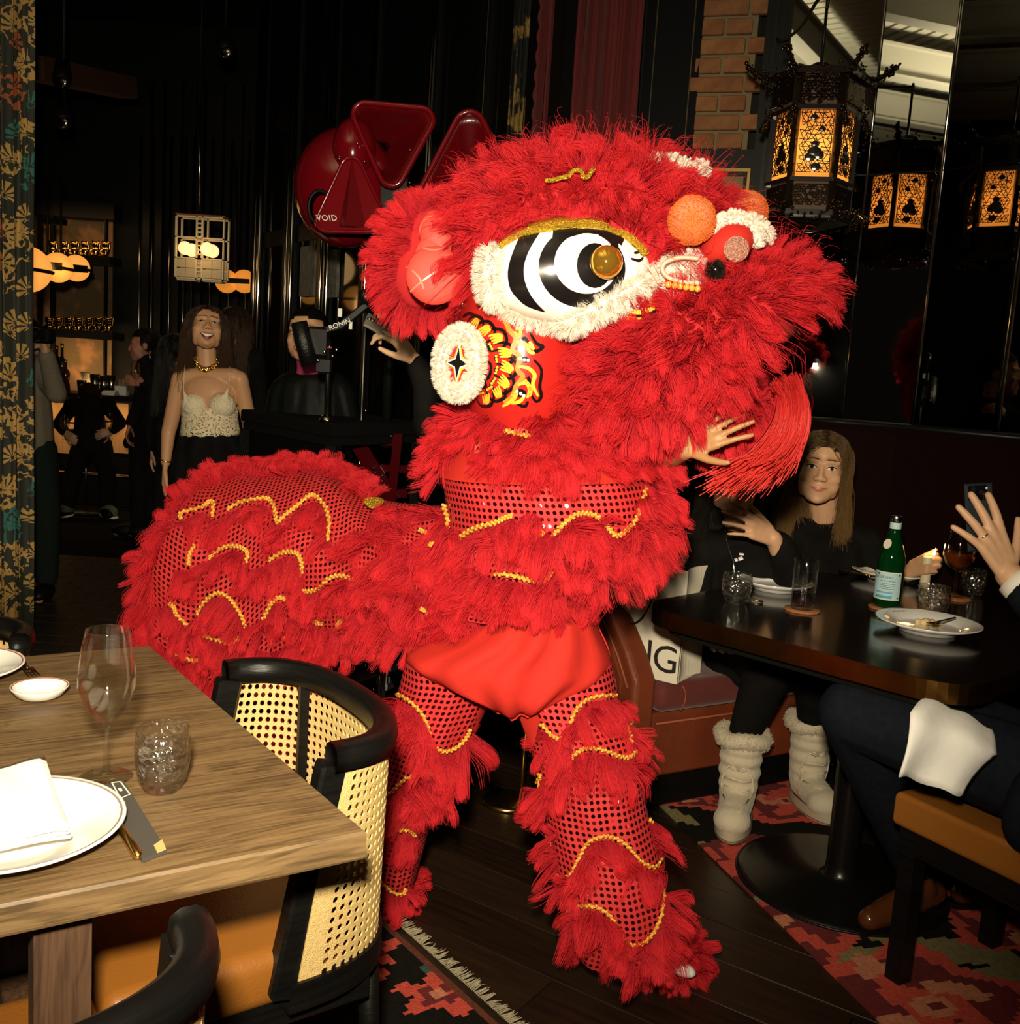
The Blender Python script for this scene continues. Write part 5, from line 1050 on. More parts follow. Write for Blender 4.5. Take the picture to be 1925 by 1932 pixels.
# ============================================================ RIGHT TABLE
RZ=.77; P0=V((.366,2.746,0)); r1=V((.704,-.71,0)).normalized(); r2=V((-r1.y,r1.x,0)); W1,W2=.913,1.18
def rrect(P,a,b,wa,wb_,r,n=8,ins=0):
    o=[]; cs=[(r,r,PI),(wa-r,r,1.5*PI),(wa-r,wb_-r,0),(r,wb_-r,.5*PI)]
    for cx,cy,a0_ in cs:
        for i in range(n+1): t=a0_+PI/2*i/n; o.append(P+a*(cx+(r-ins)*math.cos(t))+b*(cy+(r-ins)*math.sin(t)))
    return o
tb2=thing('restaurant_table','black-topped table with rounded corners and brass edge, set by the booth','table',tuple(P0+r1*.45+r2*.45))
TOPM=mat('black_lacquer_top',(.006,.0045,.0035),.16,spec=.5,coat=.3); EDGEM=mat('aged_brass_edge',(.30,.15,.035),.3,1,col2=(.22,.10,.025),scale=14)
out=rrect(P0,r1,r2,W1,W2,.115); mb=MB(); mb.prism(lift(ccw(rrect(P0,r1,r2,W1,W2,.115,ins=.003)),RZ-.05),(0,0,.05)); mb.build('tabletop',TOPM,tb2,False)
o_=ccw(out); n=len(o_); mb=MB(); P=[]
for z,k in ((RZ-.048,.0),(RZ-.047,1),(RZ-.028,1),(RZ-.026,.6),(RZ-.024,1),(RZ-.002,1),(RZ-.0005,.2)): P.append([V((p.x,p.y,z)) for p in o_])
mb.grid(P,wrap=True); o=mb.build('brass_edge',EDGEM,tb2,False); o.modifiers.new('s','SOLIDIFY').thickness=.002
mb=MB(); mb.prism(lift(ccw(rrect(P0+r1*.04+r2*.04,r1,r2,W1-.08,W2-.08,.1)),RZ-.075),(0,0,.025)); mb.build('under_frame',DKMETAL,tb2,False)
pc_=onz(1585,1655,.02); mb=MB(); mb.lathe([(0,0),(.29,0),(.29,.006),(.27,.012),(.06,.018),(.045,.03),(.042,.06),(.042,RZ-.12),(.06,RZ-.1),(.16,RZ-.08),(.16,RZ-.076),(0,RZ-.076)],40,(pc_.x,pc_.y,.009)); mb.build('pedestal',mat('black_iron',(.007,.006,.005),.3,.3),tb2)
mb=MB(); mb.tube([V((pc_.x+.289*math.cos(i*PI/30),pc_.y+.289*math.sin(i*PI/30),.012)) for i in range(60)],.004,6,closed=True); mb.build('base_rim',DKMETAL,tb2)
# tableware
CORK=mat('cork',(.42,.17,.06),.9,col2=(.30,.11,.04),scale=120)
def on2(px,py): q=onz(px,py,RZ); return V((q.x,q.y,RZ))
def coaster(px,py,label,r=.05):
    p=on2(px,py); b=MB(); b.lathe([(0,0),(r,0),(r,.004),(r-.001,.005),(0,.005)],32); o=b.build('coaster',CORK); o.location=(p.x,p.y,RZ+.0005); tag(o,label,'coaster',group='cork coasters on the right table'); return p
c_tall=coaster(1513,1152,'round cork coaster under the tall fluted glass'); c_bot=coaster(1672,1148,'round cork coaster under the green bottle'); c_w=coaster(1800,1130,'round cork coaster under the orange drink'); c_t2=coaster(1742,1163,'round cork coaster half hidden under the empty hammered tumbler')
q=on2(1388,1138); tumbler('tumbler','round hammered tumbler half full of water at the left corner of the black table',(q.x,q.y,RZ+.0005),.086,.043)
wl=bpy.data.objects[-1] if 0 else None
WATER=glass_mat('water',refr=.5,ior=1.33); b=MB(); b.lathe([(0,.010),(.026,.011),(.036,.022),(.0395,.042),(.0,.042)],32); o=b.build('water',WATER,None); o.parent=[x for x in bpy.data.objects if x.name.startswith('tumbler') and x.type=='EMPTY'][-1]; o.location=(0,0,.0)
def plate2(px,py,label,R,wd=None):
    p=on2(px,py); t=thing('plate',label,'plate',(p.x,p.y,RZ+.0005)); b=MB(); h=.030
    b.lathe([(0,.010),(R*.56,.010),(R*.62,.013),(R*.64,.016),(R*.97,h-.001),(R,h),(R,h-.003),(R*.70,.012),(R*.60,.007),(R*.58,0),(R*.55,0),(R*.54,.004),(0,.004)][::-1],48); b.build('plate_body',PORC,t,world=False)
    if wd:
        u=V((-.35,.94,0)); sd_=V((.94,.35,0)); mb=MB()
        for k in range(9): c=u*R*.82+sd_*((k-4)*.0055); mb.tube([c+V((0,0,.0262))-u*.002,c+V((0,0,.0265))+u*(.002+.0025*(k%3==1))+sd_*.0015],.0009,5)
        mb.build('plate_emblem',INK,t,world=False)
    return p,t
plate2(1462,1112,'white plate beside the water tumbler, partly behind the tall glass',.115)
pf,_=plate2(1750,1190,'white footed plate of leftovers at the near edge of the black table',.135,'MOSAICA')
p3_,_=plate2(1678,1092,'far white plate of food behind the green bottle, a gold fork on its rim',.125)
FOODM=mat('golden_food',(.55,.33,.10),.6,col2=(.75,.60,.32),scale=60,bump=.4,bscale=100)
def food(name,label,px,py,dz,items,m=FOODM):
    mb=MB(); c=on2(px,py)+V((0,0,dz))
    for dx,dy,dz_,r_ in items: mb.ell(c+V((dx,dy,dz_)),r_,10,7)
    o=fuse(mb,name,m,None,.0035,2); return tag(o,label,'food')
food('food_scraps','small heap of leftover food on the near footed plate',1745,1186,.015,[(0,0,.003,.012),(.02,.005,.003,.010),(-.02,.0,.002,.010),(.008,.014,.004,.009),(.035,-.004,.001,.008)])
food('food_portion','portion of pale rice and orange food on the far plate',1722,1094,.020,[(0,0,.006,.018),(.02,.01,.005,.016),(-.018,.006,.004,.014),(.0,.02,.016,.014),(.015,-.004,.018,.010)],mat('rice_food',(.8,.62,.35),.6,col2=(.75,.3,.06),scale=40,bump=.4,bscale=90))
fork('fork','dark fork resting across the near footed plate',onz(1802,1168,RZ+.03),onz(1752,1190,RZ+.02),RZ+.033,BRONZE)
a=onz(1583,1078,RZ+.03); c=onz(1660,1094,RZ+.03); fork('fork','gold fork on the rim of the far plate',a,c,RZ+.034,GOLD)
a=onz(1440,1138,RZ); c=onz(1408,1133,RZ); fork('fork','small dark fork beside the water tumbler',V((a.x,a.y,0)),V((c.x-.03,c.y+.02,0)),RZ+.004,BRONZE)
# tall fluted glass with dark drink
t=thing('highball_glass','tall fluted glass with a little dark drink','glass',(c_tall.x,c_tall.y,RZ+.0058)); b=MB(); P=[]
for r_,z in ((.0,0),(.030,0),(.031,.004),(.0325,.06),(.035,.140),(.0345,.141),(.034,.140),(.0305,.06),(.029,.014),(0,.013)):
    P.append([V((r_*(1+(.025 if (.003<z<.10) else 0)*math.cos(24*2*PI*j/96))*math.cos(2*PI*j/96),r_*(1+(.025 if (.003<z<.10) else 0)*math.cos(24*2*PI*j/96))*math.sin(2*PI*j/96),z)) for j in range(96)])
b.grid(P,wrap=True); b.build('glass_body',CLEAR,t,world=False); b=MB(); b.lathe([(0,.014),(.028,.015),(.0295,.045),(0,.045)],32); b.build('dark_drink',mat('dark_drink',(.010,.006,.008),.1),t,world=False)
# green bottle
GRN=mat('green_glass',(.002,.05,.010),.04,trans=.5,ior=1.3,spec=.5); t=thing('bottle','green glass water bottle with pale blue label and silver cap','bottle',(c_bot.x,c_bot.y,RZ+.0058),math.radians(8))
b=MB(); b.lathe([(0,.004),(.030,0),(.0365,.004),(.0385,.012),(.0385,.130),(.037,.150),(.030,.175),(.020,.205),(.0155,.230),(.014,.250),(.014,.262),(.0,.262)],40); b.build('glass_body',GRN,t,world=False)
b=MB(); b.lathe([(.0150,.252),(.0158,.253),(.0158,.268),(.0148,.270),(0,.270)],24); b.build('cap',STEEL,t,world=False)
LBL=mat('pale_blue_label',(.42,.62,.66),.6,col2=(.52,.70,.72),scale=14); LBLE=mat('label_border',(.75,.68,.55),.6); BLUE=mat('label_blue',(.10,.38,.55),.6); NV=mat('label_navy',(.02,.04,.08),.6)
az=-PI/2-.55
def wrapped(mb,r,a0_,a1_,z0,z1,n=14):
    P=[[V((r*math.cos(a0_+(a1_-a0_)*i/n),r*math.sin(a0_+(a1_-a0_)*i/n),z)) for i in range(n+1)] for z in (z0,z1)]; mb.grid(P)
b=MB(); wrapped(b,.0388,az-1.5,az+1.0,.026,.108,20); o=b.build('label_border',LBLE,t,world=False); b=MB(); wrapped(b,.0390,az-1.46,az+.95,.029,.105,20); o=b.build('front_label',LBL,t,world=False)
b=MB(); wrapped(b,.0392,az-.9,az+.35,.031,.039); wrapped(b,.0392,az-.9,az+.35,.046,.050); b.build('label_band',BLUE,t,world=False)
b=MB(); 
for z in (.058,.063,.068,.073,.081): wrapped(b,.0392,az-.6,az+.5,z,z+.0012)
for a_ in (az-.9,az+.75): wrapped(b,.0392,a_,a_+.14,.098,.103); wrapped(b,.0392,a_,a_+.14,.031,.035)
o=b.build('label_print',NV,t,world=False); o['kind']='stuff'
b=MB(); wrapped(b,.0388,az+1.45,az+2.2,.028,.106); b.build('back_label',LBL,t,world=False); b=MB(); wrapped(b,.0160,az-3.1,az+3.1,.232,.250,24); b.build('neck_label',LBL,t,world=False)
b=MB(); cM=Matrix.Rotation(az-.55,3,'Z'); P=[V((.0255,.013*math.cos(k*PI/10),.188+.014*math.sin(k*PI/10))) for k in range(20)]; b.add([cM@V((p.x+.0035+(.188-p.z)*.35,p.y,p.z)) for p in P],[tuple(range(20))]); b.build('shoulder_seal',LBLE,t,False,world=False)
for ch,da in zip('ELLEGRINO',np.linspace(-1.40,.19,9)):
    a_=az+da; M4=frame((.0393*math.cos(a_),.0393*math.sin(a_),.092),(-math.sin(a_),math.cos(a_),0),(math.cos(a_),math.sin(a_),0)); o=text(ch,'label_letter',M4,.0105,NV,None,.0002); o.parent=t
# tumblers, candle, orange drink
q=on2(1757,1166); tumbler('tumbler','empty hammered tumbler in front of the candle',(q.x,q.y,RZ+.0058),.088,.046)
q=on2(1834,1124); tumbler('tumbler','hammered tumbler at the far right behind the raised hand',(q.x,q.y,RZ+.0005),.085,.040)
q=on2(1744,1110); t=thing('candle','lit cream pillar candle beside the green bottle','candle',(q.x,q.y,RZ+.0005)); b=MB(); b.lathe([(0,.0),(.0155,0),(.016,.003),(.0155,.05),(.0158,.102),(.012,.108),(.006,.104),(0,.103)],20); WAX=mat('candle_wax',(.72,.62,.42),.5); b.build('wax',WAX,t,world=False); b=MB(); b.tube([(0,0,.103),(.001,0,.112)],.0009,6); b.build('wick',INK,t,world=False)
b=MB(); b.lathe([(0,.108),(.0042,.113),(.0048,.119),(.003,.128),(.0,.138)],12); o=b.build('flame',mat('flame',(1,.5,.1),.5,emit=(1,.62,.22),estr=14),t,world=False); o.rotation_euler=(0,.16,0)
fl=bpy.data.lights.new('candle_light','POINT'); fl.energy=.35; fl.color=(1,.55,.2); fl.shadow_soft_size=.01; fo=bpy.data.objects.new('candle_light',fl); COL.objects.link(fo); fo.location=(q.x,q.y,RZ+.15)
q=on2(1800,1128); sp=wineglass('wine_glass','balloon wine glass of orange drink on the black table',(q.x,q.y,RZ+.0058),.205,.047)
b=MB(); k=.205/.225; R=.046; b.lathe([(0,.095*k+.004),(R*.3,.1*k+.004),(R*.75,.117*k+.003),(R*.95,.140*k),(R*.955,.150*k),(0,.150*k)],32); b.build('orange_drink',mat('orange_drink',(.75,.14,.01),.08,trans=.7,ior=1.33),sp,world=False)
# paper bag with tissue
b0=onz(1278,1291,.452); bd_=V((.55,.83,0)).normalized(); bw_=V((-.83,.55,0)).normalized(); BW,BD,BH=.30,.17,.36
bag=thing('paper_bag','white paper shopping bag printed with large black letters on the booth seat','bag',tuple(b0)); PAP=mat('bag_paper',(.66,.60,.48),.6,bump=.12,bscale=12)
mb=MB(); 
def bp(u,v,z,f=0): return b0+bw_*u+bd_*(v)+V((0,0,z))
def sheet(A,B,n=10,m=12,bow=V((0,0,0)),seed=0,dent=.006):
    P=[]
    for j in range(m+1):
        r_=[]
        for i in range(n+1):
            s_,t_=i/n,j/m; p=A(s_,t_); r_.append(p+B*(dent*math.sin(s_*5+seed+t_*3)*math.sin(t_*PI)*math.sin(s_*PI)+bow.x*math.sin(s_*PI)))
        P.append(r_)
    mb.grid(P)
sheet(lambda s_,t_:bp(s_*BW,-.004+.012*t_,t_*BH),-bd_,seed=1); sheet(lambda s_,t_:bp(-.004+.0*t_,s_*BD,t_*BH),-bw_,bow=V((-.02,0,0)),seed=2,dent=.012); sheet(lambda s_,t_:bp(s_*BW,BD-.012*t_,t_*BH),bd_,seed=3); sheet(lambda s_,t_:bp(BW,s_*BD,t_*BH),bw_,bow=V((-.02,0,0)),seed=4); sheet(lambda s_,t_:bp(s_*BW,t_*BD,.002),V((0,0,1)),dent=.001)
o=mb.build('bag_body',PAP,bag,False); o.modifiers.new('s','SOLIDIFY').thickness=.0012
text('N','bag_letter',frame(bp(.135,-.006,.075),-bw_,-bd_),.125,INK,bag,.0005); text('G','bag_letter',frame(bp(.045,-.006,.068),-bw_,-bd_),.125,INK,bag,.0005)
for v,s_ in ((-.003,1),(BD+.0,-1)):
    mb=MB(); pts=smooth_line([bp(.22,v-.008*s_,.315),bp(.235,v-.02*s_,.26),bp(.215,v-.022*s_,.19),bp(.175,v-.02*s_,.165),bp(.13,v-.022*s_,.19),bp(.10,v-.02*s_,.26),bp(.11,v-.008*s_,.315)],5); mb.tube(pts,.0028,8); mb.build('rope_handle',INK,bag)
mb=MB(); rr=random.Random(4)
for i in range(9): mb.ell(bp(.07+rr.random()*.16,.05+rr.random()*.08,.345+rr.random()*.03),(.045,.035,.03+rr.random()*.015),10,7,rotm(rr.random(),rr.random(),rr.random()*3))
ts=fuse(mb,'pink_tissue',mat('pink_tissue',(.75,.22,.16),.6,bump=.6,bscale=40),bag,.008,2); md=ts.modifiers.new('d','DISPLACE'); tx=bpy.data.textures.new('crumple','VORONOI'); tx.noise_scale=.04; md.texture=tx; md.strength=.02
mb=MB(); mb.ell(bp(.15,.085,.375),(.12,.07,.055),18,10); o=mb.build('cellophane',glass_mat('cellophane',bump=.8,bscale=25,refr=.02),bag); md=o.modifiers.new('d','DISPLACE'); md.texture=tx; md.strength=.03
# white cloth beyond the bag
c=onz(1355,1225,.50); mb=MB(); P=[]
for i in range(9):
    r_=[]
    for j in range(12):
        a_=at(1330+(1385-1330)*j/11+i*1.5,1180+i*6,3.12+.006*math.sin(j*2.1)*i/2); a_.z-=.012*(j/11)*i/8; r_.append(a_+V((0,.012*math.sin(j*1.9+i*.3),0)))
    P.append(r_)
mb.grid(P); o=mb.build('cloth',NAPM); o.modifiers.new('s','SOLIDIFY').thickness=.004; tag(o,'crumpled white cloth hanging behind the paper bag under the table edge','cloth')
# ============================================================ LANTERN
LPAP=bpy.data.materials.new('lantern_paper'); LPAP.use_nodes=True; nt=LPAP.node_tree; tl=nt.nodes.new('ShaderNodeBsdfTranslucent'); tl.inputs[0].default_value=(.95,.47,.15,1); df=nt.nodes.new('ShaderNodeBsdfDiffuse'); df.inputs[0].default_value=(.10,.05,.025,1); mx=nt.nodes.new('ShaderNodeMixShader'); mx.inputs[0].default_value=.8; nt.links.new(df.outputs[0],mx.inputs[1]); nt.links.new(tl.outputs[0],mx.inputs[2]); nt.links.new(mx.outputs[0],nt.nodes['Material Output'].inputs[0])
LAT=mat('lantern_lacquer',(.010,.006,.004),.22,spec=.6); GILT=mat('dark_gilt',(.05,.03,.014),.16,.85)
def lattice(mb,w_,h,cell,r_,seed=1):
    rr=random.Random(seed); nx=max(2,int(w_/cell)); ny=max(2,int(h/(cell*.86))); pt={}
    for j in range(ny+1):
        for i in range(nx+1):
            x=-w_/2+w_*(i+(.5 if j%2 else 0))/nx; pt[(i,j)]=(max(-w_/2,min(w_/2,x+rr.gauss(0,cell*.16))),h*j/ny+(rr.gauss(0,cell*.16) if 0<j<ny else 0))
    for (i,j),p in pt.items():
        for q in ((i+1,j),(i,j+1),(i-1,j+1) if j%2==0 else (i+1,j+1)):
            if q in pt and rr.random()<.82:
                b_=pt[q]; mb.bar((p[0],0,p[1]),(b_[0],0,b_[1]),r_*2,r_*2,up=(0,1,0))
def make_lantern(label):
    t=thing('lantern',label,'lantern'); R=.125; ap=R*math.cos(PI/6); fw=R
    lm=MB(); lattice(lm,fw*.80,.19,.0140,.0011,3); 
    for cx,cz,r_ in ((0,.06,.022),(.015,.05,.016),(-.012,.045,.018),(.0,.085,.012),(.018,.13,.011),(-.01,.165,.012),(.008,.015,.016)): lm.ell((cx,0,cz),(r_,.003,r_*.8),8,5)
    up=MB(); lattice(up,fw*.95,.072,.009,.0014,5); dn_=MB(); lattice(dn_,fw*.9,.062,.009,.0014,8)
    lme=lm.mesh('lattice',LAT,False); ume=up.mesh('lattice',GILT,False); dme=dn_.mesh('lattice',GILT,False)
    pm_=MB(); pm_.add([(-fw*.42,0,-.02),(fw*.42,0,-.02),(fw*.42,0,.2),(-fw*.42,0,.2)],[(0,1,2,3)]); pme=pm_.mesh('paper_panel',LPAP,False)
    q1=MB(); q1.add([(-fw*.46,0,.2),(fw*.46,0,.2),(fw*.46,0,.29),(-fw*.46,0,.29)],[(0,1,2,3)]); q1e=q1.mesh('backing_panel',mat('lantern_backing',(.09,.05,.035),.7),False); q2=MB(); q2.add([(-fw*.46,0,-.115),(fw*.46,0,-.115),(fw*.46,0,-.02),(-fw*.46,0,-.02)],[(0,1,2,3)]); q2e=q2.mesh('backing_panel',bpy.data.materials['lantern_backing'],False)
    for i in range(6):
        a=i*PI/3-PI/2
        for me,z,k in ((pme,.0,.0),(q1e,0,.001),(q2e,0,.001),(lme,.0,.006),(ume,.215,.02),(dme,-.10,.012)):
            o=bpy.data.objects.new(me.name,me); link(o,t); o.location=(math.cos(a)*(ap+k),math.sin(a)*(ap+k),z); o.rotation_euler=(0,0,a+PI/2)
        c,s_=math.cos(a+PI/6),math.sin(a+PI/6); mb=MB(); mb.bar((c*R*1.02,s_*R*1.02,-.12),(c*R*1.06,s_*R*1.06,.30),.018,.018,up=(c,s_,0)); mb.build('corner_post',LAT,t,False,world=False)
        for z,k,hh in ((-.125,1.15,.018),(-.022,1.06,.012),(.195,1.08,.014),(.30,1.25,.02)):
            e=(V((c,s_,0))*R*k); f=V((math.cos(a-PI/6),math.sin(a-PI/6),0))*R*k; mb=MB(); mb.bar(e+V((0,0,z)),f+V((0,0,z)),.02,hh); mb.build('frame_rail',LAT,t,False,world=False)
        # scrolled bracket at each corner
        mb=MB(); rr=random.Random(i)
        for z0,k0,k1,dz in ((.30,1.05,1.85,.05),(.20,1.02,1.35,-.06),(-.10,1.05,1.5,-.03)):
            for j in range(44): u=rr.random(); p=V((c,s_,0))*R*(k0+(k1-k0)*u)+V((rr.gauss(0,.005),rr.gauss(0,.005),z0+dz*u*u+rr.gauss(0,.006))); mb.ell(p,(.003+.007*rr.random(),.003+.005*rr.random(),.003+.007*rr.random()),5,3,rotm(rr.random()*3,rr.random()*3,rr.random()*3))
        for z0,k0,k1,dz in ((.30,1.05,1.85,.05),(.20,1.02,1.35,-.06),(-.10,1.05,1.5,-.03)): mb.tube([V((c,s_,0))*R*(k0+(k1-k0)*u)+V((0,0,z0+dz*u*u)) for u in np.linspace(0,1,7)],.008,6)
        o=mb.build('scroll_bracket',GILT,t,world=False); o['kind']='stuff'
    mb=MB(); rr=random.Random(9)
    for k in range(420): a=rr.random()*2*PI; R_=R*1.28; z=rr.choice((.30,.315,.285,-.135,-.145,-.12,.205)); mb.ell((math.cos(a)*R_*(1.05 if z>.25 else 1),math.sin(a)*R_*(1.05 if z>.25 else 1),z+rr.gauss(0,.006)),(.002+.006*rr.random(),.002+.004*rr.random(),.002+.006*rr.random()),5,3,rotm(rr.random()*3,rr.random()*3,rr.random()*3))
    o=mb.build('filigree_beads',GILT,t,world=False); o['kind']='stuff'
    mb=MB(); mb.lathe([(0,.36),(.03,.355),(.06,.335),(R*1.2,.305),(R*1.2,.298),(0,.298)],6,a0=PI/6-PI/2+.0,a1=2*PI+PI/6-PI/2); mb.build('canopy',LAT,t,False,world=False)
    mb=MB(); mb.lathe([(0,-.17),(.04,-.165),(R*1.1,-.14),(R*1.1,-.125),(0,-.125)],6,a0=PI/6-PI/2,a1=2*PI+PI/6-PI/2); mb.build('bottom_plate',LAT,t,False,world=False)
    mb=MB(); mb.ell((0,0,.07),(.022,.022,.03),14,10); mb.build('bulb',mat('bulb',(1,.8,.5),.5,emit=(1,.62,.25),estr=60),t,world=False)
    mb=MB(); mb.tube([(0,0,.355),(0,0,.56)],.005,8); mb.build('hanger',DKMETAL,t,world=False)
    return t
ln_=make_lantern('large carved black Chinese lantern with glowing amber panels, hanging by the mirrors'); lc_=at(1528,338,3.60); ln_.location=lc_; ln_.rotation_euler=(0,0,math.radians(-12)); ln_.scale=(1.06,1.06,1.06)
mb=MB(); hk=V(lc_)+V((0,0,.585)); pst=onA(1466,70,.02); mb.tube(smooth_line([pst+V((0,0,.05)),pst-nA*.05+uA*.01+V((0,0,-.03)),(pst-nA*.08).lerp(hk,.5)+V((0,0,-.045)),hk+V((-.03,0,.0)),hk,hk+V((0,0,-.03))],6),.006,8); o=mb.build('wall_hook',mat('olive_brass',(.12,.09,.03),.35,1)); tag(o,'thin curved brass arm holding the large lantern','bracket')
# ============================================================ PEOPLE
def headT(pos,yaw=0,pitch=0,roll=0,s=1):
    return Matrix.Translation(pos)@Matrix.Rotation(math.radians(yaw),4,'Z')@Matrix.Rotation(-math.radians(pitch),4,'X')@Matrix.Rotation(math.radians(roll),4,'Y')@Matrix.Scale(s,4)
def head_geo(mb,T,fem=True,s=1):
    R=T.to_3x3(); X=1.07
    def E(c,r,n=18,k=12): mb.ell(T@V((c[0]*X,c[1],c[2])),(r[0]*X,r[1],r[2]),n,k,R)
    def B(a,ra,b,rb): bone(mb,T@V((a[0]*X,a[1],a[2])),ra*s,T@V((b[0]*X,b[1],b[2])),rb*s,10)
    E((0,.012,.030),(.074,.094,.081)); E((0,-.030,-.020),(.065,.063,.078)); E((0,-.050,-.070),(.046,.042,.046)); E((0,-.072,-.098),(.022,.018,.016))
    for x in (-1,1):
        E((x*.037,-.062,-.028),(.025,.022,.024)); E((x*.040,-.030,-.068),(.019,.032,.030)); E((x*.076,.010,-.006),(.009,.020,.030)); B((x*.014,-.0835,.027),.010,(x*.046,-.069,.025),.009); E((x*.033,-.048,-.050),(.029,.029,.036)); E((x*.012,-.099,-.031),(.009,.010,.008))
    B((0,-.083,.018),.008,(0,-.104,-.026),.0105); E((0,-.106,-.030),(.010,.009,.008)); E((0,-.083,-.064),(.025,.013,.018)); B((-.02,-.030,.052),.044,(.02,-.030,.052),.044)
EYEW=mat('eye_white',(.75,.72,.68),.2); IRIS=mat('iris_brown',(.03,.015,.008),.1); LASH=mat('lash_dark',(.012,.008,.006),.6); MOUTH=mat('mouth_dark',(.10,.012,.012),.4); TEETH=mat('teeth',(.85,.82,.74),.25)
def face(o,T,parent,lip=(.42,.09,.07),smile=.3,open_=0,brow=(.07,.038,.02),gaze=(0,0),eyes=True,squint=1.0):
    bv=obj_bvh(o); R=T.to_3x3().normalized(); dr=R@V((0,1,0))
    def L(x,z,off=.0012):
        h=bv.ray_cast(T@V((x,-.3,z)),dr)
        p=h[0] if h[0] is not None else T@V((x,-.09,z)); return p-dr*off
    def patch(name,m,top,bot,off,n=10,mm=3):
        mb=MB(); P=[]
        for i in range(n+1):
            t=i/n; a=top(t); b=bot(t); P.append([L(a[0]+(b[0]-a[0])*j/mm,a[1]+(b[1]-a[1])*j/mm,off) for j in range(mm+1)])
        mb.grid(P); ob=mb.build(name,m,parent); return ob
    s=T.to_scale()[0]
    for x in (-1,1):
        cx=x*.0315; w_=.0165; h=.0078*squint
        if eyes:
            e=patch('eye',EYEW,lambda t:(cx-w_+2*w_*t,.0045+h*math.sin(PI*t)),lambda t:(cx-w_+2*w_*t,.0045-h*.75*math.sin(PI*t)),.0014)
            ix=cx+gaze[0]*.006; iz=.0052+gaze[1]*.003; r=.0058
            patch('iris',IRIS,lambda t:(ix-r+2*r*t,min(iz+r*math.sqrt(max(0,1-(2*t-1)**2)),.0045+h*math.sin(PI*(ix-r+2*r*t-cx+w_)/(2*w_)))),lambda t:(ix-r+2*r*t,max(iz-r*math.sqrt(max(0,1-(2*t-1)**2)),.0045-h*.75*math.sin(PI*(ix-r+2*r*t-cx+w_)/(2*w_)))),.0021,8)
        mb=MB(); mb.tube([L(cx-w_*1.05+2.1*w_*t,.0050+h*math.sin(PI*t),.0022) for t in np.linspace(0,1,9)],[.0007*s]+[.0016*s]*7+[.0007*s],6); mb.build('eyelash',LASH,parent)
        mb=MB(); mb.tube([L(x*(.012+.034*t),.027+.006*math.sin(PI*(.25+.6*t)),.0012) for t in np.linspace(0,1,8)],[.0018*s,.0024*s,.0024*s,.0022*s,.0020*s,.0017*s,.0013*s,.0006*s],6); mb.build('eyebrow',mat('brow',brow,.8) if not bpy.data.materials.get('brow_%d'%int(brow[0]*1e3)) else bpy.data.materials['brow_%d'%int(brow[0]*1e3)],parent)
        mb=MB(); mb.ell(L(x*.006,-.0375,.0),(.0028*s,.002*s,.0018*s),8,5,R); mb.build('nostril',MOUTH,parent)
    lm=mat('lips',lip,.4); W=.021+.009*smile; zc=-.064
    cz=lambda t:zc+(.010*smile)*(2*t-1)**2
    up=lambda t:.0068*math.sin(PI*t)*(1-.25*math.exp(-((t-.5)/.09)**2)); 
    if open_:
        patch('mouth',MOUTH,lambda t:(-W+2*W*t,cz(t)+.002*math.sin(PI*t)),lambda t:(-W+2*W*t,cz(t)-open_*.020*math.sin(PI*t)),.0016,14)
        patch('teeth',TEETH,lambda t:(-W*.86+1.72*W*t,cz(.07+.86*t)+.0012*math.sin(PI*t)),lambda t:(-W*.86+1.72*W*t,cz(.07+.86*t)-min(open_*.009,.010)*math.sin(PI*t)**.7),.0024,14)
    patch('upper_lip',lm,lambda t:(-W+2*W*t,cz(t)+up(t)+.0008),lambda t:(-W+2*W*t,cz(t)-.0002),.0022,14)
    d=open_*.020
    patch('lower_lip',lm,lambda t:(-W+2*W*t,cz(t)-d*math.sin(PI*t)),lambda t:(-W+2*W*t,cz(t)-(d+.0082)*math.sin(PI*t)-.0004),.0022,14)
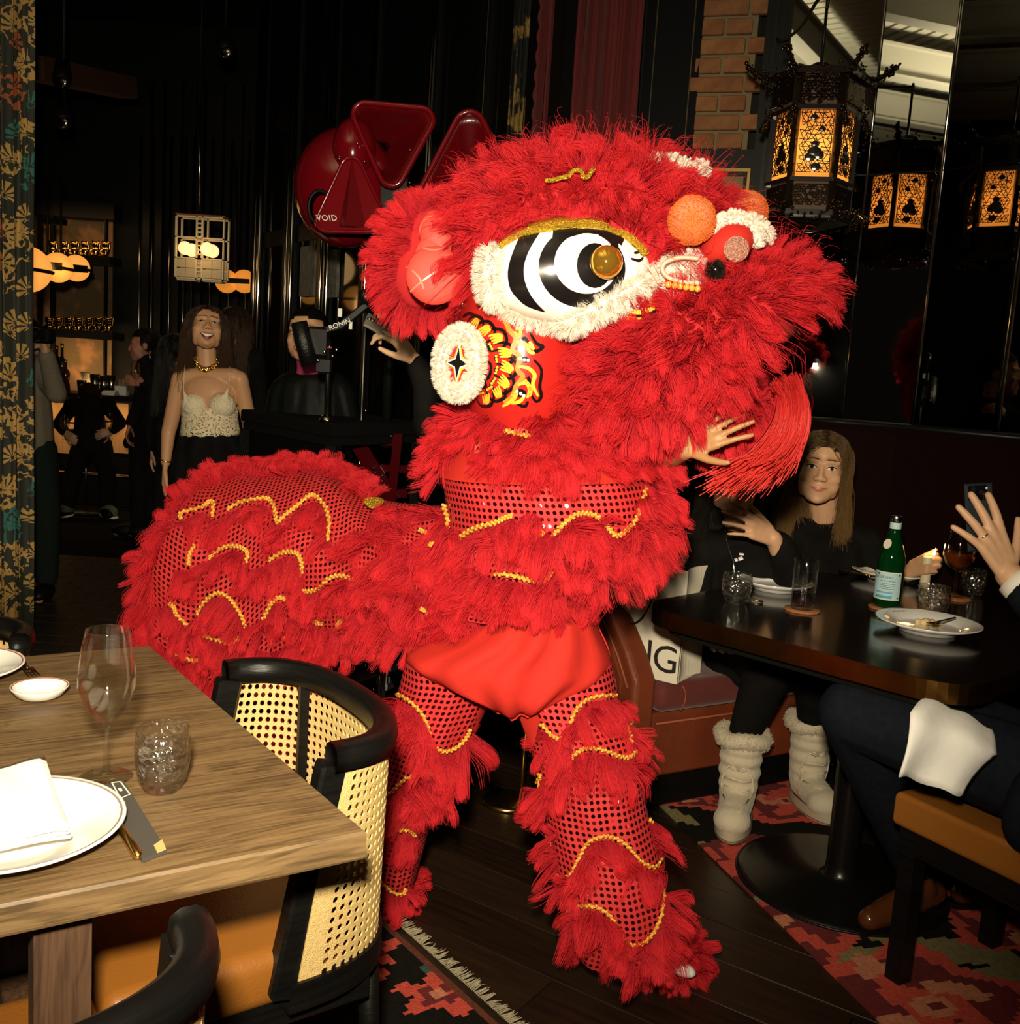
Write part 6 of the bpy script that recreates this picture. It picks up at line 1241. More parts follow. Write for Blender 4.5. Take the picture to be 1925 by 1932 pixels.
def hair(parent,T,m,style='long',length=.32,n=2600,part=0,r=.0006,wave=.012,bun=False,back=.0):
    R=T.to_3x3(); mb=MB(); mb.ell(T@V((0,.016,.036)),(.087,.101,.088),32,22,R)
    if bun: mb.ell(T@V((0,.105,.075)),(.035,.035,.035),14,10,R)
    # scalp cap: drop the face side
    keep=[]; Ti=T.inverted()
    for f in mb.f:
        c=sum((Ti@V(mb.v[i]) for i in f),V((0,0,0)))/len(f)
        if c.z>.060+.012*(1-min(1,(c.x/.05)**2)) or (c.y>-.030+.35*max(0,.03-c.z) and c.z>-.075) : keep.append(f)
    mb.f=keep; mb.mi=[0]*len(keep); cap=mb.build('hair_cap',m[1],parent)
    P,N=roots_on(mb,n); pos=np.zeros((n,9,3)); fw=R@V((0,-1,0)); Gy=Matrix.Translation(T.translation)@Matrix.Rotation(math.atan2(fw.x,-fw.y),4,'Z')@Matrix.Scale(T.to_scale()[0],4)
    for i in range(n):
        q=Ti@V(P[i]); sx=1 if q.x>part else -1
        if style=='long':
            side=.082+.018*random.random()+.02*max(0,q.y); y1=.045*random.random()+.4*q.y+back; Ln=length*random.uniform(.75,1.05)
            A=q; B=V((q.x+sx*(.03+.3*abs(q.x)*0),q.y-.005,q.z+.012)); C_=V((sx*side if q.y<.07 else q.x*1.15,min(q.y,.05)+.012 if q.y<.07 else .11,-.03)); D=Gy@V((sx*side*random.uniform(.75,1.2) if q.y<.06 else q.x*1.4+random.gauss(0,.02),y1+.02,-Ln))
            ph=random.random()*6
            lk=int(q.x*90)+7*int(q.y*60); ph=lk*1.7+ph*.12
            for k in range(9):
                t=k/8; w=(T@A)*(1-t)**3+(T@B)*3*t*(1-t)**2+(T@C_)*3*t*t*(1-t)+D*t**3; w=w+V((wave*t*math.sin(t*9+ph),wave*t*math.cos(t*7+ph),0)); pos[i,k]=tuple(w)
        else:
            tgt=V((0,.10,.07)) if bun else V((q.x*.9,q.y+.03,q.z-.02))
            for k in range(9):
                t=k/8*.75; w=q.lerp(tgt,t*(.9 if bun else 1)); d=V((w.x,w.y-.016,w.z-.036)); rad=V((d.x/.089,d.y/.103,d.z/.090)).length
                if rad<1.0 and rad>.01: w=V((0,.016,.036))+d/rad
                pos[i,k]=tuple(T@w)
    return curves('hair_strands',pos,r*np.linspace(1,.5,9)[None,:]*np.ones((n,1)),m[0],parent)
def hmat(name,d,l): return (fur_mat(name,d,l,.35,.12),mat(name+'_cap',tuple(x*.6 for x in d),.6))
BRUN=hmat('hair_brown',(.020,.010,.005),(.07,.034,.014)); BLKH=hmat('hair_black',(.005,.004,.003),(.018,.013,.010)); BLOND=hmat('hair_blonde_brown',(.05,.027,.010),(.22,.125,.045))
def person(label,base,group=None): return thing('person',label,'person',tuple(base),0,group)
def chain(mb,pts,n=12):
    for (p,r0),(q,r1) in zip(pts,pts[1:]): bone(mb,p,r0,q,r1,n)
# ---- laughing woman in the lace top
Y=4.9; A=lambda x,y,d=0:at(x,y,Y+d)
pw=person('laughing woman in a cream lace camisole and gold chain necklace, head tilted back',(A(395,820).x,Y,0)); T1=headT(A(390,622,-.01),21,22,4,1.0)
mb=MB(); head_geo(mb,T1,True,.98); bone(mb,A(389,648,.03),.048,A(392,700,.02),.052); bone(mb,A(350,712),.047,A(440,712),.047); mb.ell(A(394,745,.0),(.135,.088,.11)); mb.ell(A(395,790,0),(.118,.085,.10)); mb.ell(A(395,850,.02),(.15,.11,.12)); bone(mb,A(360,715,.01),.045,A(392,735,0),.07); bone(mb,A(428,715,.01),.045,A(396,735,0),.07)
for x in (369,419): mb.ell(A(x,762,-.055),(.058,.058,.055))
chain(mb,[(A(340,716),.043),(A(322,800,.02),.037),(A(318,815,.02),.035),(A(313,872,-.03),.024)]); hand(mb,A(312,880,-.03),V((-.05,-.05,-1)),V((-.9,-.3,.1)),.98,(.35,.3,.35,.45),-1,.6,(.35,.2))
chain(mb,[(A(452,716),.043),(A(470,795,.05),.037),(A(474,830,-.02),.032),(A(470,880,-.1),.024)]); hand(mb,A(470,885,-.1),V((0,-.3,-1)),V((.9,-.2,0)),.95,(.3,.3,.3,.3),1,.6,(.35,.2))
for x in (372,420): chain(mb,[(A(x,870,.02),.085),(A(x,960,0),.055),(V((A(x,960).x,Y,.08)),.035)])
for x in (372,420): bone(mb,V((A(x,960).x,Y+.03,.05)),.034,V((A(x,960).x,Y-.14,.035)),.028)
SK1=mat('skin_tanned',(.56,.30,.16),.45,spec=.4); body1=fuse(mb,'body',SK1,pw,.0055,5); face(body1,T1,pw,(.40,.10,.07),1.5,1.15,(.04,.022,.012),(0,-.5),True,.55)
hair(pw,T1,BRUN,'long',.30,4200,-.01,.0008,.026,back=.02)
LACE=bpy.data.materials.new('cream_lace'); LACE.use_nodes=True; nt=LACE.node_tree; I=nt.nodes['Principled BSDF'].inputs; I['Base Color'].default_value=(.78,.68,.47,1); I['Roughness'].default_value=.85
tc=nt.nodes.new('ShaderNodeTexCoord'); vo=nt.nodes.new('ShaderNodeTexVoronoi'); vo.feature='DISTANCE_TO_EDGE'; vo.inputs['Scale'].default_value=85; nz=nt.nodes.new('ShaderNodeTexNoise'); nz.inputs['Scale'].default_value=22; mxv=nt.nodes.new('ShaderNodeMix'); mxv.data_type='VECTOR'; mxv.inputs[0].default_value=.06
nt.links.new(tc.outputs['Object'],nz.inputs['Vector']); nt.links.new(tc.outputs['Object'],mxv.inputs[4]); nt.links.new(nz.outputs['Color'],mxv.inputs[5]); nt.links.new(mxv.outputs[1],vo.inputs['Vector']); nt.links.new(math_node(nt,'LESS_THAN',vo.outputs['Distance'],.13),I['Alpha'])
bm_n=nt.nodes.new('ShaderNodeBump'); bm_n.inputs['Strength'].default_value=.7; nt.links.new(vo.outputs['Distance'],bm_n.inputs['Height']); nt.links.new(bm_n.outputs[0],I['Normal'])
LACE2=mat('lace_cup',(.80,.70,.50),.85,bump=.9,bscale=110)
mb=MB()
for x in (368,420): mb.ell(A(x,765,-.060),(.064,.062,.060),24,14)
o=fuse(mb,'lace_cups',LACE2,pw,.005,3)
P,U=loft_v(interp_rows([(768,342,449,Y,.105),(785,344,448,Y-.01,.115),(805,343,450,Y,.12),(818,341,453,Y,.13)],3),nn=48); 
for j,q in enumerate(P[-1]): q.z-=.010*abs(math.sin(j*.9))
mb=MB(); mb.grid(P,U); o=mb.build('lace_bodice',LACE,pw); o.modifiers.new('s','SOLIDIFY').thickness=.003
for a_,b_ in (((346,738),(349,688)),((432,734),(434,690))): mb=MB(); mb.tube([A(*a_,-.10),A((a_[0]+b_[0])/2,(a_[1]+b_[1])/2,-.085),A(b_[0],b_[1],-.03)],.0022,6); mb.build('strap',LACE2,pw)
for a_ in ((346,740),(431,736)): mb=MB(); s9=1 if a_[0]<390 else -1; mb.add([A(a_[0],a_[1]-4,-.106),A(a_[0]+s9*14,a_[1]+16,-.126),A(a_[0]+s9*2,a_[1]+24,-.122)],[(0,1,2)]); mb.build('lace_point',LACE2,pw,False)
bb=obj_bvh(body1); mb=MB()
for i,q in enumerate(smooth_line([(371,676),(374,688),(383,697),(394,698),(405,691),(411,678)],5)):
    p,_=cast(bb,q.x,q.y,.006); mb.lathe([(.006,-.005),(.014,-.003),(.014,.003),(.006,.005),(.006,-.005)],10,p,rotm(1.2+.3*(i%2),0,i*.7))
mb.ell(cast(bb,389,701,.008)[0],(.016,.008,.012),10,6); o=mb.build('chain_necklace',GOLD,pw); o['label']='chunky gold chain necklace'
for x in (-1,1): mb=MB(); mb.ell(T1@V((x*.082,.0,-.042)),.008,10,7); mb.build('earring',GOLD,pw)
mb=MB(); c=A(313,868,-.03); mb.tube([c+V((.033*math.cos(k*PI/10),.033*math.sin(k*PI/10),.006*math.sin(k*PI/5))) for k in range(20)],.0035,6,closed=True); mb.build('bracelet',GOLD,pw)
P,U=loft_v(interp_rows([(814,343,452,Y+.01,.125),(840,335,462,Y+.02,.15),(890,322,470,Y+.02,.17),(960,310,478,Y+.02,.19),(1040,305,485,Y+.02,.2)],3),nn=60,wr=.012); mb=MB(); mb.grid(P,U); o=mb.build('skirt',BLKCLOTH,pw); o.modifiers.new('s','SOLIDIFY').thickness=.004
# ---- woman in a pink turtleneck behind the camera rig
Y=4.35; A=lambda x,y,d=0:at(x,y,Y+d); p2=person('smiling woman in a pink turtleneck and black puffer jacket behind the camera rig',(A(580,800).x,Y,0)); T2=headT(A(580,634),-10,6,-4,1.0)
mb=MB(); head_geo(mb,T2,True,.97); bone(mb,A(585,668,.02),.047,A(588,705,.03),.05); bone(mb,A(545,740,.02),.035,A(632,740,.02),.035); bone(mb,A(588,710,.03),.05,A(588,860,.03),.07)
for x in (565,612): chain(mb,[(A(x,860,.02),.085),(V((A(x,860).x,Y,.5)),.055),(V((A(x,860).x,Y,.06)),.04)]); bone(mb,V((A(x,860).x,Y,.045)),.034,V((A(x,860).x,Y-.14,.035)),.028)
chain(mb,[(A(540,745,.02),.03),(A(515,830,.02),.03),(A(560,850,-.15),.03)]); hand(mb,A(562,850,-.15),V((1,-.3,.1)),V((0,.1,1)),.95,(.5,.5,.5,.5),1)
chain(mb,[(A(636,745,.02),.03),(A(658,830,.02),.03),(A(630,850,-.15),.03)]); hand(mb,A(628,850,-.15),V((-1,-.3,.1)),V((0,.1,1)),.95,(.5,.5,.5,.5),-1)
body2=fuse(mb,'body',SK1,p2,.0065,5); face(body2,T2,p2,(.5,.08,.09),1.0,.55,(.03,.016,.010),(.3,0),True,.8); hair(p2,T2,BLKH,'slick',.2,1500,0,.0007,bun=True)
mb=MB(); mb.tube([A(584,676,.01),A(586,690,.01),A(588,708,.02),A(588,726,.02)],[.056,.058,.066,.085],20); mb.build('pink_turtleneck',mat('pink_knit',(.42,.035,.12),.9,bump=.6,bscale=160),p2)
JK=mat('puffer_black',(.003,.004,.0035),.55,bump=.3,bscale=18,spec=.2); mb=MB(); chain(mb,[(A(552,738,.03),.085),(A(628,738,.03),.085)]); chain(mb,[(A(590,738,.02),.10),(A(590,860,.0),.15)]); chain(mb,[(A(566,745,.02),.10),(A(566,860,.0),.12)]); chain(mb,[(A(615,745,.02),.10),(A(615,860,.0),.12)]); chain(mb,[(A(538,742,.02),.072),(A(516,832,.02),.062),(A(552,850,-.12),.05)]); chain(mb,[(A(640,742,.02),.072),(A(660,832,.02),.062),(A(634,850,-.12),.05)])
fuse(mb,'puffer_jacket',JK,p2,.009,4); mb=MB(); chain(mb,[(A(566,860),.12),(A(612,860),.12)]); 
for x in (565,612): chain(mb,[(A(x,870,.02),.10),(V((A(x,860).x,Y,.5)),.07),(V((A(x,860).x,Y,.10)),.06)])
fuse(mb,'trousers',BLKCLOTH,p2,.012,3)
# ---- guest filming with a phone behind the lion
Y=3.15; A=lambda x,y,d=0:at(x,y,Y+d); p3=person('guest in a black sweater raising a clear-cased phone behind the lion',(A(850,900,.25).x,Y+.25,0)); mb=MB()
wr0=A(783,682,.0); hd=A(752,640,-.02); kn_,tp_=hand(mb,wr0,(hd-wr0),V((.55,-.45,.72)),1.0,(.75,.85,.95,1.0),-1,.9,(.55,.35))
chain(mb,[(wr0,.027),(A(802,712,.01),.031),(A(812,800,.03),.042),(A(868,735,.22),.05)]); T3=headT(A(905,610,.28),15,0,0,.98); head_geo(mb,T3,True,.98); chain(mb,[(A(905,645,.3),.05),(A(905,720,.3),.055)]); chain(mb,[(A(868,735,.26),.07),(A(945,735,.3),.07)]); chain(mb,[(A(905,740,.3),.11),(A(900,900,.3),.12)])
for x in (850,905): chain(mb,[(A(x,910,.3),.09),(V((A(x,910,.3).x,Y+.3,.5)),.06),(V((A(x,910,.3).x,Y+.3,.06)),.04)]); bone(mb,V((A(x,910,.3).x,Y+.3,.045)),.034,V((A(x,910,.3).x,Y+.14,.035)),.028)
SK2=mat('skin_fair',(.64,.40,.24),.45,spec=.35); body3=fuse(mb,'body',SK2,p3,.0045,4); hair(p3,T3,BRUN,'slick',.2,900)
mb=MB(); chain(mb,[(A(788,690,.0),.036),(A(806,730,.01),.045),(A(814,802,.03),.060),(A(866,740,.22),.075),(A(945,745,.3),.075)]); chain(mb,[(A(900,745,.3),.13),(A(880,920,.3),.14)]); fuse(mb,'sweater',BLKCLOTH,p3,.008,4)
mb=MB()
for x in (850,905): chain(mb,[(A(x,900,.3),.12),(V((A(x,910,.3).x,Y+.3,.5)),.08),(V((A(x,910,.3).x,Y+.3,.10)),.07)])
fuse(mb,'trousers',BLKCLOTH,p3,.012,3)
ph=thing('phone','phone in a clear case held up by the hand behind the lion','phone',tuple(A(718,620,-.02))); mb=MB(); a_,b_=A(690,602,-.03),A(752,636,-.005); mb.bar(a_,b_,.070,.010,up=(.35,-.55,.75),bev=.004); mb.build('phone_body',mat('clear_phone',(.25,.22,.18),.12,.3),ph,False); mb=MB(); 
for k in (.10,.2): c=a_.lerp(b_,k)+V((.35,-.55,.75)).normalized()*.007; mb.ell(c,(.009,.009,.006),10,6)
mb.build('lens',CHROME,ph)
# ---- people at the bar
def bar_person(label,head,hT,sh,hip,feet,arms,cloth,skin,hairm,style,vox=.012,trs=None,hairlen=.3,facev=False):
    p=person(label,(hip[0].x,hip[0].y,0)); mb=MB(); head_geo(mb,hT,True); mid=(sh[0]+sh[1])/2; bone(mb,hT@V((0,.02,-.09)),.05,mid,.055); bone(mb,sh[0],.035,sh[1],.035); chain(mb,[(mid,.05),(hip[0],.06)])
    for a in arms: chain(mb,[(a[0],.032),(a[1],.032),(a[2],.026)]); hand(mb,a[2],a[3],a[4],1,(.6,.6,.6,.6),a[5])
    for f in feet: chain(mb,[(hip[0]+V(((f[1].x-hip[0].x)*.4,0,0)),.06),(f[0],.04),(f[1],.035)]); bone(mb,f[1]+V((0,0,-.015)),.034,f[1]+f[2]*.15+V((0,0,-.03)),.028)
    o=fuse(mb,'body',skin,p,.008,4)
    if facev: face(o,hT,p,smile=.4)
    hair(p,hT,hairm,style,hairlen,1400,0,.0011)
    mb=MB(); chain(mb,[(sh[0],.065),(sh[1],.065)]); chain(mb,[(mid,.105),((mid+hip[0])/2,.125),(hip[0],.13)])
    for a in arms: chain(mb,[(a[0],.062),(a[1],.054),(a[2].lerp(a[1],.12),.042)])
    fuse(mb,'jacket',cloth,p,.010,4); mb=MB()
    for f in feet: chain(mb,[(hip[0]+V(((f[1].x-hip[0].x)*.4,0,0)),.11),(f[0],.075),(f[1]+V((0,0,.05)),.06)])
    fuse(mb,'trousers',trs or cloth,p,.012,4)
    for f in feet:
        d_=V((f[2].x,f[2].y,0)).normalized(); mb=MB(); mb.ell(V((f[1].x,f[1].y,.045))+d_*.06,(.052,.135,.05),14,9,Matrix.Rotation(math.atan2(d_.x,-d_.y),3,'Z')); mb.build('shoe',BLACK,p)
    return p
DIM=mat('skin_dim',(.42,.24,.15),.5)
Y=8.3; A=lambda x,y,d=0:at(x,y,Y+d); f1=onz(127,962,.06); f2=onz(200,962,.06)
pb=bar_person('man in black seen from behind, bent toward the bar with two glasses',None,headT(A(168,752,.25),170,-50,0,1),(A(135,765,.12),A(205,765,.12)),(A(170,838,-.02),),[(A(140,885,-.05),f1,V((-.2,-1,0))),(A(202,885,-.05),f2,V((.5,-.8,0)))],[(A(135,768,.1),A(112,800,-.02),A(122,815,-.1),V((.5,-.2,-.3)),V((0,-1,0)),1),(A(205,768,.1),A(226,798,-.02),A(212,812,-.1),V((-.5,-.2,-.2)),V((0,-1,0)),-1)],BLKCLOTH,DIM,BRUN,'slick')
GS=mat('grey_sneaker',(.10,.12,.10),.7)
for f,d_ in ((f1,V((-.25,-1,0))),(f2,V((.7,-.7,0)))):
    mb=MB(); d_=d_.normalized(); mb.ell(V((f.x,f.y,.06))+d_*.06,(.055,.13,.05),16,10,Matrix.Rotation(math.atan2(d_.x,-d_.y),3,'Z')); o=mb.build('sneaker',GS,pb); mb=MB(); mb.ell(V((f.x,f.y,.018))+d_*.06,(.058,.138,.018),16,6,Matrix.Rotation(math.atan2(d_.x,-d_.y),3,'Z')); mb.build('sole',WHITE,o)
def barglass(label,p): t=wineglass('wine_glass',label,tuple(p),.20,.036); return t
barglass('wine glass held low in the bent man\'s left-side hand',A(122,830,-.18)); barglass('stemmed glass held in the bent man\'s right-side hand',A(207,828,-.20))
Y=7.4; A=lambda x,y,d=0:at(x,y,Y+d); g1=V((A(265,700).x,Y,.06)); g2=V((A(292,700).x,Y,.06))
pp=bar_person('woman in black in profile at the bar, long silver earring, dark hair tied back',None,headT(A(272,652),-72,-4,0,1.02),(A(272,692,-.12),A(296,695,.12)),(A(285,830),),[(V((g1.x,Y,.5)),g1,V((-1,-.2,0))),(V((g2.x,Y,.5)),g2,V((-1,-.2,0)))],[(A(278,697,-.14),A(292,745,-.18),A(270,722,-.3),V((-1,0,.1)),V((0,-1,.2)),1),(A(282,697,-.14),A(262,770,-.15),A(246,800,-.2),V((-.3,0,-1)),V((-1,-.2,0)),1)],BLKCLOTH,mat('skin_profile',(.36,.17,.11),.5),BLKH,'slick',facev=True)
mb=MB(); q=A(283,664,-.09); mb.ell(q,.008,8,6); mb.tube([q,q+V((0,0,-.04)),q+V((0,0,-.075))],[.003,.009,.002],8); mb.build('earring',STEEL,pp)
barglass('wine glass raised by the woman in profile',A(256,738,-.38))
Y=5.4; A=lambda x,y,d=0:at(x,y,Y+d)
pg=bar_person('man in a grey sweater half hidden by the patterned curtain, raising a camera',None,headT(A(48,640,.05),30,0,0,1),(A(20,700,.0),A(78,700,.0)),(A(55,850),),[(V((A(40,900).x,Y,.5)),V((A(40,900).x,Y,.06)),V((0,-1,0))),(V((A(88,900).x,Y,.5)),V((A(88,930).x,Y,.06)),V((.2,-1,0)))],[(A(80,702),A(106,742,-.08),A(86,662,-.2),V((-.4,-.2,1)),V((.5,.5,0)),1),(A(20,702),A(0,760,-.08),A(40,665,-.22),V((.4,-.2,1)),V((-.5,.5,0)),-1)],mat('grey_knit',(.15,.125,.09),.95,bump=.5,bscale=120),DIM,BLKH,'slick',trs=mat('dark_green_trousers',(.008,.013,.010),.9))
cm_=thing('camera','black camera raised beside the patterned curtain','camera',tuple(A(80,632,-.22))); mb=MB(); c=A(80,632,-.22); mb.box(c,(.10,.07,.085),bev=.012); mb.build('camera_body',BLACK,cm_,False); mb=MB(); mb.tube([c+V((0,-.02,.0)),c+V((-.02,-.12,.0))],[.034,.037],16); mb.build('lens',DKMETAL,cm_)
Y=6.0; A=lambda x,y,d=0:at(x,y,Y+d)
for lab,x,y,yw in (('dark-clothed guest with long brown hair behind the laughing woman\'s shoulder',446,618,160),('dark-haired guest in black standing to the left of the laughing woman',330,668,200)):
    bar_person(lab,None,headT(A(x,y),yw,0,0,1),(A(x-34,y+60),A(x+34,y+60)),(A(x,y+180),),[(V((A(x-14,y).x,Y,.5)),V((A(x-14,y).x,Y,.06)),V((0,1,0))),(V((A(x+14,y).x,Y,.5)),V((A(x+14,y).x,Y,.06)),V((0,1,0)))],[(A(x-36,y+64),A(x-44,y+130,.02),A(x-40,y+180,-.02),V((0,-.1,-1)),V((-1,0,0)),-1),(A(x+36,y+64),A(x+44,y+130,.02),A(x+40,y+180,-.02),V((0,-.1,-1)),V((1,0,0)),1)],BLKCLOTH,DIM,BRUN if x>400 else BLKH,'long',hairlen=.36)
# ---- seated women at the right table
Y=3.50; A=lambda x,y,d=0:at(x,y,Y+d); TO=A(1560,1100,.05)
pa=person('seated woman with long light brown hair in a black sweater, smiling at the camera',(TO.x,TO.y,0)); T4=headT(A(1549,882,-.04),-15,0,3,1.04)
mb=MB(); head_geo(mb,T4,True); bone(mb,A(1552,925,.02),.05,A(1558,985,.05),.055); bone(mb,A(1505,1022,.06),.032,A(1618,1026,.06),.032); chain(mb,[(A(1560,1010,.06),.05),(A(1570,1130,.08),.06),(A(1575,1210,.10),.07)])
chain(mb,[(A(1626,1030,.05),.03),(A(1690,1130,-.02),.038),(A(1712,1082,-.18),.026)]); hand(mb,A(1714,1078,-.19),V((.25,-.45,.30)),V((.1,-.8,.5)),.90,(1.25,1.3,1.35,1.4),-1,.4,(.4,.6))
chain(mb,[(A(1492,1026,.05),.03),(A(1470,1120,-.02),.038),(A(1520,1150,-.1),.026)]); hand(mb,A(1524,1150,-.1),V((1,-.3,0)),V((0,0,1)),.95,(.4,.4,.4,.4),1)
hp1=A(1575,1210,.12); 
for dx in (-.07,.09): chain(mb,[(hp1+V((dx,0,0)),.09),(hp1+V((dx+.12,-.40,.0)),.06),(V((hp1.x+dx+.12,hp1.y-.42,.09)),.04)]); bone(mb,V((hp1.x+dx+.12,hp1.y-.42,.06)),.034,V((hp1.x+dx+.12,hp1.y-.55,.045)),.028)
SK3=mat('skin_warm',(.58,.33,.19),.45,spec=.35); b4=fuse(mb,'body',SK3,pa,.0045,5); face(b4,T4,pa,(.42,.12,.09),.55,0,(.05,.028,.015),(.1,0),True,.85); hair(pa,T4,BLOND,'long',.26,3600,.005,.0007,.016)
mb=MB(); chain(mb,[(A(1520,1003,.05),.058),(A(1496,1022,.05),.066)]); chain(mb,[(A(1590,1005,.05),.058),(A(1624,1026,.05),.066)]); chain(mb,[(A(1520,1010,.05),.062),(A(1595,1010,.05),.062)]); chain(mb,[(A(1560,1012,.05),.080),(A(1562,1060,.05),.135),(A(1575,1210,.10),.15)]); chain(mb,[(A(1632,1026,.04),.064),(A(1692,1132,-.02),.056),(A(1706,1098,-.15),.042)]); chain(mb,[(A(1490,1024,.04),.064),(A(1468,1122,-.02),.056),(A(1512,1149,-.09),.042)])
fuse(mb,'sweater',BLKCLOTH,pa,.007,5); mb=MB()
for dx in (-.07,.09): chain(mb,[(hp1+V((dx,0,-.01)),.11),(hp1+V((dx+.12,-.40,0)),.075),(V((hp1.x+dx+.12,hp1.y-.42,.14)),.06)])
fuse(mb,'trousers',BLKCLOTH,pa,.010,4)
Y=3.22; A=lambda x,y,d=0:at(x,y,Y+d)
pbx=person('seated woman in a black zip hoodie, face half hidden by the red tassels',(A(1420,1100).x,Y,0)); T5=headT(A(1385,900,0),-4,-4,0,1.0)
mb=MB(); head_geo(mb,T5,True); bone(mb,A(1392,945,.03),.05,A(1400,1000,.05),.055); bone(mb,A(1340,1040,.06),.03,A(1456,1040,.06),.03); chain(mb,[(A(1400,1030,.06),.05),(A(1405,1140,.08),.06),(A(1410,1225,.08),.07)])
w5=A(1460,1016,-.17); hand(mb,w5,A(1405,985,-.20)-w5,V((.1,-.9,.45)),.98,(.15,.25,.3,.3),1,1.3,(.5,.2)); chain(mb,[(A(1466,1042,.05),.03),(A(1500,1110,-.1),.038),(w5,.026)])
chain(mb,[(A(1332,1042,.05),.03),(A(1310,1120,.0),.038),(A(1360,1160,-.08),.026)]); hand(mb,A(1364,1160,-.08),V((1,-.3,0)),V((0,0,1)),.95,(.4,.4,.4,.4),1)
hp2=V((A(1410,1225,.08).x,A(1410,1225,.08).y,.54)); k1=at(1455,1250,3.02); k2=at(1545,1265,3.10); an1=at(1402,1392,3.10); an2=at(1528,1408,3.28); an1.z=an2.z=.12
for k,an in ((k1,an1),(k2,an2)): chain(mb,[(hp2+V(((k.x-hp2.x)*.3,0,0)),.07),(k,.040),(an+V((0,0,.16)),.028),(an,.026)]); bone(mb,an+V((0,0,-.04)),.030,an+V((-.02,-.06,-.06)),.026)
b5=fuse(mb,'body',SK3,pbx,.005,5); face(b5,T5,pbx,(.40,.12,.10),.1); hair(pbx,T5,BLKH,'long',.3,2400,0,.0008,.012)
mb=MB(); chain(mb,[(A(1338,1038,.05),.070),(A(1460,1038,.05),.070)]); chain(mb,[(A(1400,1030,.06),.09),(A(1402,1080,.06),.14),(A(1410,1225,.08),.155)]); chain(mb,[(A(1468,1042,.04),.066),(A(1502,1112,-.1),.058),(A(1474,1030,-.15),.042)]); chain(mb,[(A(1326,1042,.04),.066),(A(1308,1122,0),.058),(A(1352,1159,-.07),.044)])
hd5=fuse(mb,'hoodie',BLKCLOTH,pbx,.007,5); hv=obj_bvh(hd5); mb=MB(); mb.tube([cast(hv,q.x,q.y,.004)[0] for q in smooth_line([(1357,978),(1366,1000),(1374,1030),(1384,1060),(1386,1085)],4)],.0022,6); mb.build('zipper',STEEL,pbx)
for x0_,y0_,x1_,y1_,w_ in ((1395,1046,1404,1047,.007),(1387,1058,1392,1056,.011),(1394,1056,1402,1053,.012)):
    mb=MB(); stroke(mb,hv,[(x0_,y0_),((x0_+x1_)/2,(y0_+y1_)/2),(x1_,y1_)],w_,.004,3,False); o=mb.build('hoodie_print',WHITE,pbx); o.modifiers.new('s','SOLIDIFY').thickness=.001
mb=MB()
for k,an in ((k1,an1),(k2,an2)): chain(mb,[(hp2+V(((k.x-hp2.x)*.3,0,-.02)),.11),(k,.080),(an+V((0,0,.16)),.050),(an+V((0,0,.06)),.050)])
fuse(mb,'trousers',BLKCLOTH,pbx,.008,5)
BOOT=mat('cream_suede_boot',(.52,.45,.33),.9,bump=.3,bscale=50,sheen=.2); LACEM=mat('boot_lace',(.60,.52,.38),.8)
for bi,(an,tx_,ty_) in enumerate(((an1,1378,1580),(an2,1548,1535))):
    toe=onz(tx_,ty_-10,.03); ank=V((an.x,an.y,.0)); d_=V((toe.x-ank.x,toe.y-ank.y,0)).normalized(); hl=ank-d_*.055; sd=V((-d_.y,d_.x,0)); mb=MB()
    chain(mb,[(hl+d_*.06+V((0,0,.070)),.056),(hl+d_*.17+V((0,0,.062)),.050)]); mb.ell(hl+d_*.195+V((0,0,.058)),(.058,.058,.046)); chain(mb,[(ank+V((0,0,.09)),.060),(ank+V((0,0,.24)),.066)])
    for z,r_ in ((.125,.064),(.17,.0685),(.215,.070),(.25,.070)): mb.ell(ank+d_*(.006)+V((0,0,z)),(r_,r_,.036),20,10)
    o=fuse(mb,'snow_boot',BOOT,pbx,.0055,5); mb=MB(); top=ank+V((0,0,.01)); mb.tube([top+V((.066*math.cos(a),.066*math.sin(a),.272+.006*math.sin(a*3))) for a in [2*PI*k/20 for k in range(20)]],.025,10,closed=True); P,N=roots_on(mb,3000); mb.build('boot_cuff',BOOT,o); fur('cuff_pile',P,N,.008,fur_mat('boot_pile_%d'%bi,(.5,.43,.31),(.62,.55,.42)),o,r=.0006,grav=0,jit=.4)
    mb=MB(); pts=[hl+d_*t+sd*s_+V((0,0,z)) for t,s_,z in ((0,0,.0),)]; ring=[]
    for k in range(28):
        a=2*PI*k/28; ring.append(hl+d_*(.12+.135*math.cos(a))+sd*(.058*math.sin(a)))
    P=[[p+V((0,0,z)) for p in ring] for z in (.004,.008,.038,.043)]; mb.grid(P,wrap=True); mb.f.append(tuple(range(28))); mb.mi.append(0); mb.build('boot_sole',mat('boot_sole_%d'%bi,(.40,.34,.24),.8),o); mb=MB(); P=[[p+V((0,0,z)) for p in ring] for z in (.0095,.014)]; mb.grid(P,wrap=True); mb.build('sole_edge',BLACK,o)
    bbv_=obj_bvh(o); mb=MB()
    cz=hl+d_*.36; 
    def fr(s_,z):
        h=bbv_.ray_cast(cz+sd*s_+V((0,0,z)),-d_); return (h[0] if h[0] else ank+d_*.062+V((0,0,z)))+d_*.003
    for z in (.10,.13,.16): mb.tube([fr(-.04,z),fr(-.02,z+.004),fr(.02,z-.004),fr(.04,z)],.0028,6)
    for s_ in (-1,1): mb.tube([fr(s_*.004,.19),fr(s_*.03,.20),fr(s_*.045,.17),fr(s_*.05,.13),fr(s_*.045,.10)],.003,6); mb.tube([fr(0,.19),fr(s_*.018,.205),fr(s_*.028,.198),fr(s_*.01,.188)],.0028,6)
    mb.build('boot_laces',LACEM,o)
